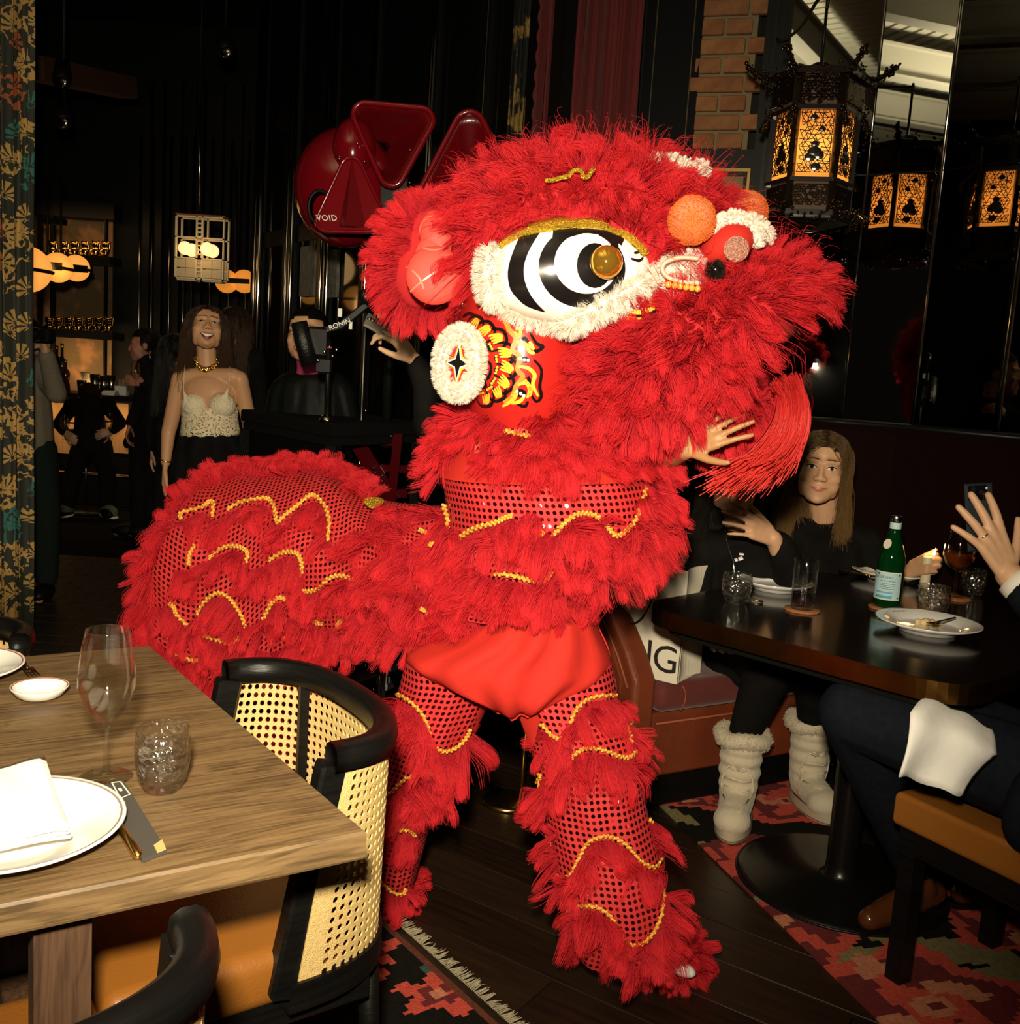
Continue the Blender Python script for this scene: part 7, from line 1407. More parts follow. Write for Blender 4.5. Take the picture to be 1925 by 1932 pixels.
# ---- man in a dark suit at the right edge
pm=person('man in a navy suit at the right edge, gold ring on his raised hand',(1.30,2.02,0)); mb=MB()
w6=at(1905,1085,2.28); h6=at(1862,1000,2.30); nb_=V((.25,-.93,.2)); 
kn_,tp_=hand(mb,w6,h6-w6,nb_,1.06,(.12,.10,.10,.14),1,2.2,(.75,.1),1.28); el6=V((1.40,2.03,.74)); sh6=V((1.55,1.80,1.05)); chain(mb,[(w6,.032),(el6,.042),(sh6,.055)]); hip6=V((1.42,1.86,.56)); nk6=V((1.46,1.72,1.12)); T6=headT(V((1.47,1.66,1.32)),140,0,0,1.05); head_geo(mb,T6,False,1.05); bone(mb,V((1.46,1.68,1.22)),.058,nk6,.065); chain(mb,[(nk6,.06),(hip6,.10)]); bone(mb,sh6,.05,V((1.32,1.55,1.05)),.05)
chain(mb,[(V((1.32,1.55,1.05)),.055),(V((1.25,1.62,.82)),.045),(V((1.22,1.82,.80)),.032)]); hand(mb,V((1.22,1.83,.80)),V((-.1,1,0)),V((0,0,1)),1.05,(.4,.4,.4,.4),1)
kA=at(1612,1345,2.36); kB=V((1.10,2.34,.62)); fA=onz(1720,1690,.05); fB=onz(1895,1662,.05); fA.z=fB.z=.10
for k,f in ((kA,fA),(kB,fB)): chain(mb,[(hip6,.08),(k,.05),(f,.035)])
b6=fuse(mb,'body',mat('skin_man',(.60,.35,.21),.45,spec=.35),pm,.0042,4); hair(pm,T6,BLKH,'slick',.2,800)
# finger ring
rp=kn_[2].lerp(tp_[2],.12); rd=(tp_[2]-kn_[2]).normalized(); mb=MB(); u=rd.cross(V((0,0,1))).normalized(); v_=rd.cross(u); mb.tube([rp+u*.0108*math.cos(a)+v_*.0108*math.sin(a) for a in [2*PI*k/20 for k in range(20)]],.0022,6,closed=True); mb.build('gold_ring',GOLD,pm)
mb=MB(); d_=(el6-w6).normalized(); mb.tube([w6+d_*.012,w6+d_*.03,w6+d_*.065],[.041,.043,.045],24); mb.build('shirt_cuff',mat('white_cuff',(.82,.79,.70),.7),pm)
mb=MB(); chain(mb,[(w6+d_*.055,.050),(w6+d_*.12,.056),(el6,.07),(sh6,.085),(nk6+V((0,0,-.06)),.10)]); chain(mb,[(nk6+V((0,0,-.08)),.14),(hip6,.19)]); chain(mb,[(V((1.32,1.55,1.03)),.08),(V((1.25,1.62,.82)),.066),(V((1.22,1.78,.80)),.05)]); chain(mb,[(V((1.40,1.70,.95)),.12),(V((1.30,1.72,.60)),.12)]); mb.ell(V((1.18,1.98,.60)),(.10,.09,.16),20,12,rotm(.3,.5,.4)); fuse(mb,'suit_jacket',NAVY,pm,.008,5)
mb=MB(); 
for k,f in ((kA,fA+V((0,0,.04))),(kB,fB+V((0,0,.04)))): chain(mb,[(hip6,.115),(k.lerp(hip6,.5),.105),(k,.085),(k.lerp(f,.5),.075),(f,.058)])
fuse(mb,'suit_trousers',NAVY,pm,.008,5)
SHOE=mat('brown_leather_shoe',(.10,.032,.010),.18,coat=.4,col2=(.07,.020,.006),scale=7)
for fx,fy,hx,hy in ((1625,1740,1740,1700),(1800,1690,1915,1660)):
    a_=onz(fx,fy,.04); b_=onz(hx,hy,.05); a_.z=b_.z=0; d_=(b_-a_).normalized(); b_=a_+d_*.29; sd=V((-d_.y,d_.x,0)); mb=MB(); chain(mb,[(a_+d_*.03+V((0,0,.042)),.030),(a_+d_*.11+V((0,0,.050)),.040),(a_+d_*.20+V((0,0,.066)),.042),(a_+d_*.27+V((0,0,.070)),.036)]); mb.ell(a_+d_*.22+V((0,0,.085)),(.04,.04,.05)); o=fuse(mb,'shoe',SHOE,pm,.005,3)
    mb=MB(); mb.prism([a_+d_*(.14+.155*math.cos(t))+sd*.043*math.sin(t)+V((0,0,.0095)) for t in [2*PI*k/24 for k in range(24)]],(0,0,.014)); mb.build('sole',BLACK,o,False); mb=MB(); mb.box(a_+d_*.255+V((0,0,.024)),(.06,.07,.03),rz=math.atan2(d_.y,d_.x),bev=.004); mb.build('heel',BLACK,o,False)
ph=thing('phone','black phone with three lenses held up at the right edge','phone',tuple(at(1850,960,2.33))); pa_,pb_=at(1846,912,2.36),at(1853,1040,2.34); mb=MB(); mb.bar(pa_,pb_,.066,.009,up=(0,-1,.1),bev=.004); mb.build('phone_body',mat('slate_phone',(.018,.024,.028),.35),ph,False)
up_=(pa_-pb_).normalized(); rt=V((1,0,0)); rt=(rt-up_*rt.dot(up_)).normalized(); fn=rt.cross(up_); fn=-fn if fn.y>0 else fn
mb=MB(); cb_=pa_-up_*.022-rt*.006; mb.bar(cb_-rt*.022,cb_+rt*.022,.034,.004,up=tuple(fn),bev=.001); 
o=mb.build('camera_bump',mat('lens_black',(.004,.004,.005),.08),ph,False); o.location=tuple(fn*.006)
for k,(dx,dz) in enumerate(((-.012,.008),(-.012,-.008),(.006,.0))): mb=MB(); mb.ell(cb_+rt*dx+up_*dz+fn*.009,(.0065,.003,.0065),12,8); mb.build('lens',mat('lens_glass_%d'%k,(.01,.01,.014),.03),o)
mb=MB(); mb.ell(cb_+rt*.018+up_*.010+fn*.009,.003,8,6); mb.build('flash_dot',WHITE,o)
# his chair and the napkin on his lap
ca=thing('restaurant_chair','tan leather chair with black legs under the man in the suit','chair',(1.15,2.1,0)); s0_=onz(1690,1492,.475); s1_=onz(1925,1600,.475); e1=(s1_-s0_).normalized(); e1.z=0; e2=V((-e1.y,e1.x,0)); e2=e2 if e2.x>0 else -e2
cs_=[s0_,s0_+e1*.42,s0_+e1*.42+e2*.44,s0_+e2*.44]; mb=MB(); slab(mb,ccw(cs_),.395,.475,.008); o=mb.build('seat_cushion',TANL,ca,False); md=o.modifiers.new('b','BEVEL'); md.width=.018; md.segments=4
mb=MB(); slab(mb,ccw([c+ (s0_+e1*.21+e2*.22-c).normalized()*.02 for c in cs_]),.335,.394,.003); mb.build('seat_frame',BWOOD,ca,False)
for c in cs_: 
    q=c+(s0_+e1*.21+e2*.22-c).normalized()*.055; mb=MB(); mb.box((q.x,q.y,.172),(.042,.042,.325),rz=math.atan2(e1.y,e1.x),bev=.004); mb.build('leg',BWOOD,ca,False)
for c in (cs_[1],cs_[2]): mb=MB(); q=c+(s0_+e1*.21+e2*.22-c).normalized()*.03; mb.bar((q.x,q.y,.40),(q.x+e1.x*.06,q.y+e1.y*.06,.86),.035,.035); mb.build('back_post',BWOOD,ca,False)
mb=MB(); a_=cs_[1]+e1*.05; b_=cs_[2]+e1*.05; mb.bar((a_.x,a_.y,.80),(b_.x,b_.y,.80),.03,.14); mb.build('back_rest',TANL,ca,False)
nk=thing('napkin','white cloth napkin draped over the lap of the man in the suit','napkin',tuple(at(1790,1400,2.02))); mb=MB(); P=[]
top=[(1752,1318),(1790,1330),(1830,1352),(1866,1368)]; mid_=[(1716,1342),(1765,1362),(1830,1388),(1880,1420)]; low=[(1693,1462),(1735,1478),(1785,1496),(1822,1505)]
for i in range(4):
    a_=at(*top[i],2.14); b_=at(*mid_[i],2.02); c_=at(*low[i],1.99); r_=[a_.lerp(b_,t)+V((0,0,.012*math.sin(t*PI))) for t in np.linspace(0,1,6)]+[b_.lerp(c_,t)+V((0,-.014*math.sin(t*PI*.9+i),0)) for t in np.linspace(.12,1,8)]; P.append(r_)
PP=[]
for i in range(16):
    t=i/15*3; k=min(int(t),2); f=t-k; PP.append([P[k][j].lerp(P[k+1][j],f)+V((0,-.010*math.sin(i*.55+j*.15),.004*math.sin(i*.8))) for j in range(len(P[0]))])
mb.grid(PP); o=mb.build('napkin_cloth',NAPM,nk); o.modifiers.new('s','SOLIDIFY').thickness=.004
# ============================================================ LEFT CURTAIN
CU=bpy.data.materials.new('floral_brocade'); CU.use_nodes=True; nt=CU.node_tree; I=nt.nodes['Principled BSDF'].inputs; I['Roughness'].default_value=.75; N_=nt.nodes.new
uvn=N_('ShaderNodeTexCoord'); mp=N_('ShaderNodeMapping'); mp.inputs['Scale'].default_value=(6.2,6.2,0); nt.links.new(uvn.outputs['UV'],mp.inputs[0])
vo=N_('ShaderNodeTexVoronoi'); vo.voronoi_dimensions='2D'; vo.inputs['Scale'].default_value=1; vo.inputs['Randomness'].default_value=.8; nt.links.new(mp.outputs[0],vo.inputs['Vector'])
sb=N_('ShaderNodeVectorMath'); sb.operation='SUBTRACT'; nt.links.new(mp.outputs[0],sb.inputs[0]); nt.links.new(vo.outputs['Position'],sb.inputs[1]); sp_=N_('ShaderNodeSeparateXYZ'); nt.links.new(sb.outputs[0],sp_.inputs[0])
ang=math_node(nt,'ARCTAN2',sp_.outputs['Y'],sp_.outputs['X']); pet=math_node(nt,'GREATER_THAN',math_node(nt,'SINE',math_node(nt,'MULTIPLY',ang,11)),-.35)
sc_=N_('ShaderNodeSeparateColor'); nt.links.new(vo.outputs['Color'],sc_.inputs[0])
rad=math_node(nt,'MULTIPLY',math_node(nt,'LESS_THAN',vo.outputs['Distance'],.40),math_node(nt,'GREATER_THAN',vo.outputs['Distance'],.06))
half=math_node(nt,'GREATER_THAN',math_node(nt,'ADD',sp_.outputs['Y'],math_node(nt,'MULTIPLY',sp_.outputs['X'],math_node(nt,'SUBTRACT',sc_.outputs[1],.5))),-.10)
fan=math_node(nt,'MULTIPLY',math_node(nt,'MULTIPLY',pet,rad),half)
nzz=N_('ShaderNodeTexNoise'); nzz.inputs['Scale'].default_value=2.4; nzz.inputs['Detail'].default_value=3; nt.links.new(mp.outputs[0],nzz.inputs['Vector']); vine=math_node(nt,'COMPARE',nzz.outputs['Fac'],.5); vine.node.inputs[2].default_value=.04
rmp=N_('ShaderNodeValToRGB'); rmp.color_ramp.interpolation='CONSTANT'; e=rmp.color_ramp.elements; e[0].color=(.50,.30,.085,1); e[1].position=.55; e[1].color=(.45,.27,.07,1)
for p_,c_ in ((.68,(.03,.16,.13,1)),(.80,(.36,.09,.03,1)),(.90,(.50,.30,.09,1))): k=e.new(p_); k.color=c_
nt.links.new(sc_.outputs[0],rmp.inputs[0]); blot=math_node(nt,'MULTIPLY',math_node(nt,'LESS_THAN',vo.outputs['Distance'],.30),math_node(nt,'COMPARE',sc_.outputs[0],.74)); 
for l in list(nt.links):
    pass
m1=N_('ShaderNodeMix'); m1.data_type='RGBA'; m1.inputs[6].default_value=(.022,.025,.017,1); nt.links.new(rmp.outputs[0],m1.inputs[7]); nt.links.new(math_node(nt,'MINIMUM',math_node(nt,'ADD',fan,math_node(nt,'MULTIPLY',vine,math_node(nt,'GREATER_THAN',sc_.outputs[2],.45))),1),m1.inputs[0]); nt.links.new(m1.outputs[2],I['Base Color'])
ca_=at(-60,600,4.72); cb_=at(66,600,4.72); drape('curtain',(ca_.x,ca_.y,0),(cb_.x,cb_.y,0),.03,4.2,CU,.022,5,label='grey-green curtain with gold, teal and coral fan flowers at the left edge',seed=11)
# ============================================================ SPEAKER SYSTEM AND ITS STAND
VR=mat('speaker_red',(.15,.0025,.006),.16,coat=.5); VRD=mat('speaker_red_inner',(.10,.0018,.004),.22); ACR=mat('red_acrylic',(.045,.001,.003),.1,coat=.4)
Y=3.95; A=lambda x,y,d=0:at(x,y,Y+d); spk=thing('loudspeaker','glossy red triple-horn loudspeaker with round back, behind the lion\'s ear','loudspeaker',tuple(A(690,330)))
def rtri(vs,r,n=7):
    o=[]; k=len(vs)
    for i in range(k):
        p=vs[i]; a=(vs[i-1]-p).normalized(); b=(vs[(i+1)%k]-p).normalized(); half=math.acos(max(-1,min(1,a.dot(b))))/2; d=r/math.tan(half); bis=(a+b).normalized(); c=p+bis*(r/math.sin(half)); s_=p+a*d-c; e=p+b*d-c
        ax=s_.cross(e).normalized(); tot=s_.angle(e)
        for j in range(n+1): o.append(c+Matrix.Rotation(tot*j/n,3,ax)@s_)
    return o
def horn(vpx,throat,dep,r,tr,Y0=0,name='horn',inner=VRD):
    ring=rtri([A(x,y,Y0) for x,y in vpx],r); th=A(*throat,Y0+dep); n=len(ring); mb=MB(); R2=[th+(p-sum(ring,V((0,0,0)))/n).normalized()*.035 for p in ring]
    mb.grid([[p.lerp(q,t**.8) for p,q in zip(ring,R2)] for t in (0,.12,.3,.55,.8,1)],wrap=True); o=mb.build(name,inner,spk); o.modifiers.new('s','SOLIDIFY').thickness=.006
    mb=MB(); mb.tube(ring,tr,8,closed=True); mb.build('rim',VR,o); mb=MB(); mb.ell(th,(.036,.03,.036),14,10); mb.build('throat_plug',BLACK,o); return ring,o
horn([(652,190),(832,207),(737,378)],(712,285),.22,.045,.011)
horn([(887,178),(765,410),(1005,420)],(890,350),.10,.055,.012,.02)
# small horn with a raised wedge
ring=rtri([A(x,y,-.10) for x,y in ((663,272),(586,437),(742,439))],.038); n=len(ring); c_=sum(ring,V((0,0,0)))/n; mb=MB(); mb.grid([ring,[p+V((0,.03,0)) for p in ring],[p.lerp(c_,.15)+V((0,.16,0)) for p in ring]],wrap=True); mb.f.append(tuple(range(n))); mb.mi.append(0); h3=mb.build('small_horn',VR,spk,sharp=40)
mb=MB(); mb.tube([p+V((0,-.004,0)) for p in ring],.007,8,closed=True); mb.build('rim',VR,h3)
mb=MB(); w_=[A(664,300,-.112),A(640,428,-.112),A(678,430,-.112)]; mb.add([w_[0],w_[1],w_[2],w_[0]+V((0,-.004,0)),A(652,426,-.14),A(690,428,-.112)],[(0,1,4,3),(3,4,5,0),(1,2,4)]); mb.build('wedge',VRD,h3,False)
pq=A(618,412,-.108); text('VOID','speaker_lettering',frame(pq+V((0,-.004,0)),CRV,(0,-1,.02)),.030,mat('logo_white',(.8,.78,.72),.5),h3,.0008,shear=-.2,space=1.1)
mb=MB(); mb.ell(A(652,355,.22),(.205,.19,.232),40,24); mb.build('round_back',VR,spk); mb=MB(); mb.ell(A(668,285,.10),(.085,.10,.125),28,18); mb.build('driver_pod',VR,spk)
mb=MB(); c=A(605,392,-.02)
for k in range(4): mb.tube([c+V((.042*math.cos(a),-.012*k+.02,.060*math.sin(a))) for a in [2*PI*j/24 for j in range(24)]],.0075,6,closed=True)
o=mb.build('cable_coil',BLACK,spk); o['kind']='stuff'
mb=MB(); mb.box(A(745,390,.12),(.10,.08,.22),bev=.008); mb.box(A(762,350,.08),(.02,.05,.16)); mb.build('bracket',DKMETAL,spk,False)
for x,y in ((674,270),(688,305),(690,340),(640,300),(641,296),(773,345),(774,283)): mb=MB(); mb.ell(A(x,y,-.02),.0045,8,6); mb.build('bolt',CHROME,spk)
stnd=thing('speaker_stand','red acrylic speaker stand with steel pole and bolts behind the equipment table','stand',(A(720,900).x,Y+.1,0)); mb=MB(); q0=A(697,450,.15); mb.tube([q0,(q0.x,q0.y,.01)],.007,10); mb.build('pole',STEEL,stnd)
mb=MB(); q1=A(748,400,.14); mb.tube([q1,(q1.x,q1.y,1.05)],.02,10); mb.build('pole',DKMETAL,stnd)
def plank(a,b,wd,th=.014,Yo=.1): mb=MB(); mb.bar(A(*a,Yo),A(*b,Yo),th,wd,up=(0,0,1) if abs(a[1]-b[1])<abs(a[0]-b[0]) else (1,0,0)); mb.build('acrylic_plate',ACR,stnd,False)
plank((752,818),(732,1010),.035,.02,.06); plank((676,838),(742,945),.06,.014,.08); plank((700,828),(752,830),.05,.014,.1); plank((640,880),(768,885),.03,.014,.12); plank((690,880),(640,960),.05,.014,.14); plank((655,935),(768,930),.035,.014,.1); plank((732,1010),(722,1290),.05,.02,.06); plank((690,1210),(735,1300),.05,.014,.08); plank((640,1290),(760,1250),.04,.014,.1)
for x,y in ((704,883),(703,895),(717,901),(720,918),(730,919),(738,823),(643,900),(690,1255),(700,1262),(705,1300),(682,1222)): mb=MB(); mb.tube([A(x,y,.03),A(x+1,y,.08)],.006,8); mb.build('bolt',CHROME,stnd)
for dx in (-.18,.2): 
    g=A(722,1290,.06); mb=MB(); mb.bar((g.x,g.y,.03),(g.x+dx,g.y+.12,.012),.06,.02); mb.build('foot_plate',ACR,stnd,False)
mb=MB(); gq=A(713,1235,.0); mb.tube([gq,A(719,1312,.0)],.0022,6); mb.build('cable',STEEL,stnd)
mb=MB(); g=A(722,1290,.06); mb.box((g.x,g.y,.15),(.03,.05,.28)); mb.build('upright',ACR,stnd,False)
# ============================================================ EQUIPMENT TABLE AND CAMERA RIG
CARP=mat('speckled_black_carpet',(.003,.003,.003),.9,col2=(.030,.028,.022),scale=420,lo=.55,hi=.8); dj=thing('equipment_table','black road-case table with speckled edges behind the lion\'s back','table',(at(630,900,3.75).x,3.85,0))
C0=at(628,800,3.70); dz=C0.z; Lx=onz(455,772,dz); Rx=onz(800,797,dz); Lx=V(Lx); Lx=C0+(Lx-C0)*min(1,.95/(Lx-C0).length) if (Lx-C0).length>1.4 else Lx; Bk=Lx+(Rx-C0)
mb=MB(); tops=[V((p.x,p.y,0)) for p in (C0,Rx,Bk,Lx)]; slab(mb,ccw(tops),dz-.05,dz,.006); mb.build('table_slab',CARP,dj,False)
mb=MB(); slab(mb,ccw([p+(sum(tops,V((0,0,0)))/4-p)*.03 for p in tops]),dz-.085,dz-.052,.004); mb.build('case_edge',CARP,dj,False)
mb=MB(); n_=(Rx-C0).normalized(); mb.prism([C0+n_*.03+V((0,0,-.085)),Lx+n_*.03+V((0,0,-.085)),V((Lx.x,Lx.y,.35))+n_*.03,V((C0.x,C0.y,.35))+n_*.03],n_*.03); mb.build('side_panel',BLACK,dj,False)
for p in (C0.lerp(Bk,.03),Rx.lerp(Lx,.03),Lx.lerp(Rx,.03),Bk.lerp(C0,.03)): mb=MB(); mb.box((p.x,p.y,(dz-.08)/2),(.04,.04,dz-.085),bev=.004); mb.build('leg',CARP,dj,False)
kp=C0.lerp(Lx,.10)+V((0,-.0,-.14)); mb=MB(); mb.lathe([(0,.02),(.022,.02),(.03,.0),(.03,-.02)],20,kp,Matrix.Rotation(PI/2,3,'X')); mb.build('dial',DKMETAL,dj)
rig=thing('camera_rig','black gimbal camera rig standing on the equipment table','camera rig',tuple(at(618,775,3.78))); B_=lambda x,y,d=0:at(x,y,3.78+d)
g0=B_(618,775); g0.z=dz; mb=MB(); mb.tube([g0,B_(619,700),B_(620,640)],[.012,.011,.011],12); mb.build('post',DKMETAL,rig); mb=MB(); mb.lathe([(0,0),(.03,0),(.03,.012),(.014,.03),(0,.03)],20,g0); mb.build('base',CHROME,rig)
mb=MB(); mb.bar(B_(694,574),B_(640,618),.028,.03,up=(0,-1,0),bev=.005); mb.bar(B_(645,615),B_(598,627),.026,.03,up=(0,-1,0),bev=.005); ra=mb.build('arm',mat('rig_black',(.006,.006,.006),.3),rig,False)
tp=B_(641,612,-.024); text('RONIN','arm_lettering',frame(tp,CRV+CUV*.38,(0,-1,0)),.026,bpy.data.materials['logo_white'],ra,.0006)
RIG=bpy.data.materials['rig_black']; mb=MB(); mb.tube([B_(692,575),B_(690,552)],[.028,.026],16); mb.ell(B_(690,560),(.03,.03,.03),14,10); mb.build('motor',RIG,rig)
mb=MB(); mb.box(B_(600,645),(.075,.07,.11),bev=.01); mb.box(B_(612,690),(.05,.05,.06),bev=.008); mb.build('camera_body',RIG,rig,False); mb=MB(); mb.tube([B_(564,608,-.05),B_(572,640,-.05),B_(585,688,-.05)],[.030,.033,.033],16); mb.build('lens',mat('lens_barrel',(.004,.004,.004),.35,bump=.3,bscale=200),rig)
mb=MB(); mb.box(B_(642,590),(.014,.014,.03)); mb.box(B_(662,612),(.012,.012,.035)); mb.build('cable_clip',WHITE,rig,False)
for x,y in ((612,664),(622,655),(635,660),(628,672),(600,680)): mb=MB(); mb.ell(B_(x,y,-.05),(.007,.006,.007),8,6); mb.build('knob',CHROME,rig)
mb=MB(); mb.bar(B_(618,656,-.062),B_(626,656,-.062),.004,.004); mb.build('red_mark',mat('red_mark',(.4,.01,.01),.5),rig,False)
for i,(x,y) in enumerate(((645,772),(668,776),(690,775),(738,774))): t=thing('control_knob',['short chrome knob nearest the rig post on the equipment table','second chrome knob from the rig post','chrome knob beside the thin steel pole','chrome knob at the right end of the equipment table'][i],'knob',tuple(onz(x,y+6,dz)),group='chrome knobs on the equipment table'); b=MB(); b.lathe([(0,0),(.010,0),(.010,.018),(.008,.022),(0,.022)],16); b.build('knob_body',CHROME,t,world=False)
# brass side table between the dancer's legs
q=onz(957,1514,0); sd_=thing('side_table','small brass pedestal side table with round base seen between the dancer\'s legs','side table',(q.x,q.y,0)); pp_=at(984,1500,q.y+.02); b=MB(); b.lathe([(0,0),(.085,0),(.085,.010),(.078,.014),(0,.016)],36,(q.x,q.y,0)); b.build('base',BRASS,sd_); b=MB(); b.tube([(pp_.x,pp_.y,.01),(pp_.x,pp_.y,.46)],.009,12); b.build('column',BRASS,sd_); b=MB(); b.lathe([(0,.46),(.15,.46),(.15,.475),(0,.475)],36,(q.x,q.y+.05,0)); b.build('top',BWOOD,sd_)
# ============================================================ BAR
Y=9.45; A=lambda x,y,d=0:at(x,y,Y+d)
def pxbox(mb,x0,x1,y0,y1,Yc,dep,bev=0): a=at(x0,y1,Yc); b_=at(x1,y0,Yc); mb.box(((a.x+b_.x)/2,Yc+dep/2,(a.z+b_.z)/2),(abs(b_.x-a.x),dep,abs(b_.z-a.z)),bev=bev)
WP=mat('floral_wallpaper',(.13,.085,.035),.8,col2=(.30,.15,.06),scale=5,detail=6,lo=.5,hi=.62); mb=MB(); pxbox(mb,60,213,402,745,9.50,.02); o=struct('trim_2',mb,WP,'floral wallpaper panel behind the bar shelves')
sh=thing('bar_shelf','black open bar shelving against floral wallpaper','shelf',tuple(A(150,700)))
for y0,y1,x1 in ((484,490,207),(627,633,212)): mb=MB(); pxbox(mb,70,x1,y0,y1,9.15,.28); mb.build('shelf_board',BLACK,sh,False)
for x0,x1 in ((94,101),(194,200),(70,76)): mb=MB(); pxbox(mb,x0,x1,395,745,9.35,.06); mb.build('upright',BLACK,sh,False)
mb=MB(); pxbox(mb,60,215,385,404,9.3,.2); mb.build('top_board',BLACK,sh,False)
FIG=mat('gold_figurine',(.55,.30,.07),.16,1)
def figurine():
    t=thing('figurine','gold cat figurine on the bar shelf','figurine',(0,0,0)); mb=MB(); mb.ell((0,0,.045),(.036,.032,.046),12,8); mb.ell((0,-.004,.105),(.034,.030,.030),12,8); bone(mb,(.024,-.005,.13),.009,(.028,-.005,.142),.003,6); bone(mb,(-.024,-.005,.13),.009,(-.028,-.005,.142),.003,6); bone(mb,(.036,-.01,.06),.012,(.045,-.012,.125),.011,8); bone(mb,(-.030,-.022,.05),.011,(-.028,-.034,.02),.010,8); mb.ell((.018,-.03,.012),(.014,.018,.010),8,6); mb.ell((-.018,-.03,.012),(.014,.018,.010),8,6)
    o=fuse(mb,'figurine_body',FIG,None,.005,2); o.parent=t; return t
fg=figurine(); first=True
for row,(xs,yb) in enumerate((([99,121,140,160,180,199],484),([92,110,130,148,167,186,205],627))):
    for i,x in enumerate(xs):
        o=fg if first else copy_tree(fg); first=False; p=at(x,yb,9.22); o.location=p; o['group']='gold figurines on the bar shelves'; o['label']='gold cat figurine on the %s bar shelf, number %s from the left'%(('upper','lower')[row],('one','two','three','four','five','six','seven')[i])
# counter
ct=thing('bar_counter','dark bar counter with lit pale wood front panels','bar counter',tuple(at(150,850,8.8))); tz=at(150,742,8.75).z; xl=at(20,800,8.8).x; xr=at(300,800,8.8).x; mb=MB(); mb.box(((xl+xr)/2,9.0,tz-.02),(xr-xl,.62,.04),bev=.005); mb.build('counter_top',BLACK,ct,False); mb=MB(); mb.box(((xl+xr)/2,9.0,(tz-.04)/2),(xr-xl,.44,tz-.045)); mb.build('counter_body',BLACK,ct,False)
PW=mat('pale_lit_wood',(.55,.30,.11),.6,col2=(.62,.36,.15),scale=3,stretch=(18,1,1))
for y0,y1 in ((762,793),(800,853)):
    for x0,x1 in ((84,140),(141,193),(194,242)): mb=MB(); pxbox(mb,x0,x1,y0,y1,8.765,.012); mb.build('wood_panel',PW,ct,False)
mb=MB(); z_=at(150,894,8.6).z; mb.tube([(xl,8.62,z_),(xr,8.62,z_)],.018,8); mb.build('foot_rail',mat('dim_brass',(.20,.12,.05),.3,1),ct)
for nm,y,z,pw_,sz in (('bar_front_light',8.58,tz-.06,4.5,(2.0,.05)),('shelf_light',9.05,at(150,735,9.05).z+.02,9.0,(1.0,.1)),('shelf_top_light',9.0,at(150,400,9.0).z,1.5,(1.0,.1))):
    l=bpy.data.lights.new(nm,'AREA'); l.shape='RECTANGLE'; l.size,l.size_y=sz; l.energy=pw_; l.color=(1,.6,.26); o=bpy.data.objects.new(nm,l); COL.objects.link(o); o.location=(at(150,800,y).x,y,z); o.rotation_euler=((V((0,.18,-1)) if nm=='bar_front_light' else V((0,.5,.9)) if nm=='shelf_light' else V((0,.5,-.8))).to_track_quat('-Z','Y')).to_euler()
# things on the counter
def bottle_bar(label,x,y,h,r,m,group='bottles on the bar'):
    p=at(x,y,8.95); t=thing('bottle',label,'bottle',(p.x,p.y,tz),0,group); b=MB(); b.lathe([(0,0),(r,0),(r,h*.55),(r*.9,h*.62),(r*.35,h*.72),(r*.32,h*.94),(0,h*.94)],16); b.build('glass_body',m,t,world=False); b=MB(); b.lathe([(r*.4,h*.93),(r*.4,h),(0,h)],12); b.build('stopper',BRASS,t,world=False)
DG=[mat('dark_bottle_%d'%i,c,.08) for i,c in enumerate(((.02,.012,.006),(.05,.015,.004),(.02,.02,.012)))]
for i,(x,h,lab) in enumerate(((98,.36,'dark bottle with a gold stopper, leftmost on the bar'),(107,.40,'tall dark bottle beside the leftmost one on the bar'),(117,.42,'tallest bar bottle with a round stopper'),(112,.30,'amber bottle in front of the tallest bar bottle'),(124,.28,'short bottle at the right of the bar bottles'))): bottle_bar(lab,x,738,h,.036,DG[i%3])
for x,h,lab in ((154,.11,'short steel cup on the bar, left of the shakers'),(179,.17,'steel cocktail shaker, first in the bar row'),(196,.16,'steel cocktail shaker, middle of the bar row'),(210,.17,'steel cocktail shaker, last in the bar row')):
    p=at(x,738,8.88); t=thing('shaker',lab,'shaker',(p.x,p.y,tz),0,'steel shakers on the bar'); b=MB(); b.lathe([(0,0),(.030,0),(.042,h),(.040,h),(0,h-.01)],20); b.build('shaker_body',STEEL,t,world=False)
p=at(160,715,9.05); t=thing('jar','small glass jar behind the steel cups on the bar','jar',(p.x,p.y,tz)); b=MB(); b.lathe([(0,0),(.05,0),(.05,.10),(.035,.13),(.045,.16),(.045,.18),(0,.18)],20); b.build('jar_body',mat('jar_glass',(.25,.22,.15),.1,trans=.5),t,world=False)
p=at(230,725,8.9); t=thing('straw_holder','white box of straws at the right end of the bar','box',(p.x,p.y,tz)); mb=MB(); mb.box((0,0,.04),(.10,.06,.08)); mb.build('box_body',WHITE,t,False,world=False)
for i in range(7): mb=MB(); mb.tube([(-.035+i*.012,0,.05),(-.04+i*.014,.01,.14)],.003,6); mb.build('straw',mat('straw',(.5,.4,.2),.6) if not i else bpy.data.materials['straw'],t,world=False)
p=at(206,740,8.72); t=thing('folded_towel','folded white bar towel on the counter edge','towel',(p.x,p.y,tz)); 
for i in range(3): mb=MB(); mb.box((i*.006,0,.008+i*.014),(.13-i*.01,.12,.013),rz=.1*i,bev=.005); mb.build('towel_fold',WHITE,t,False,world=False)
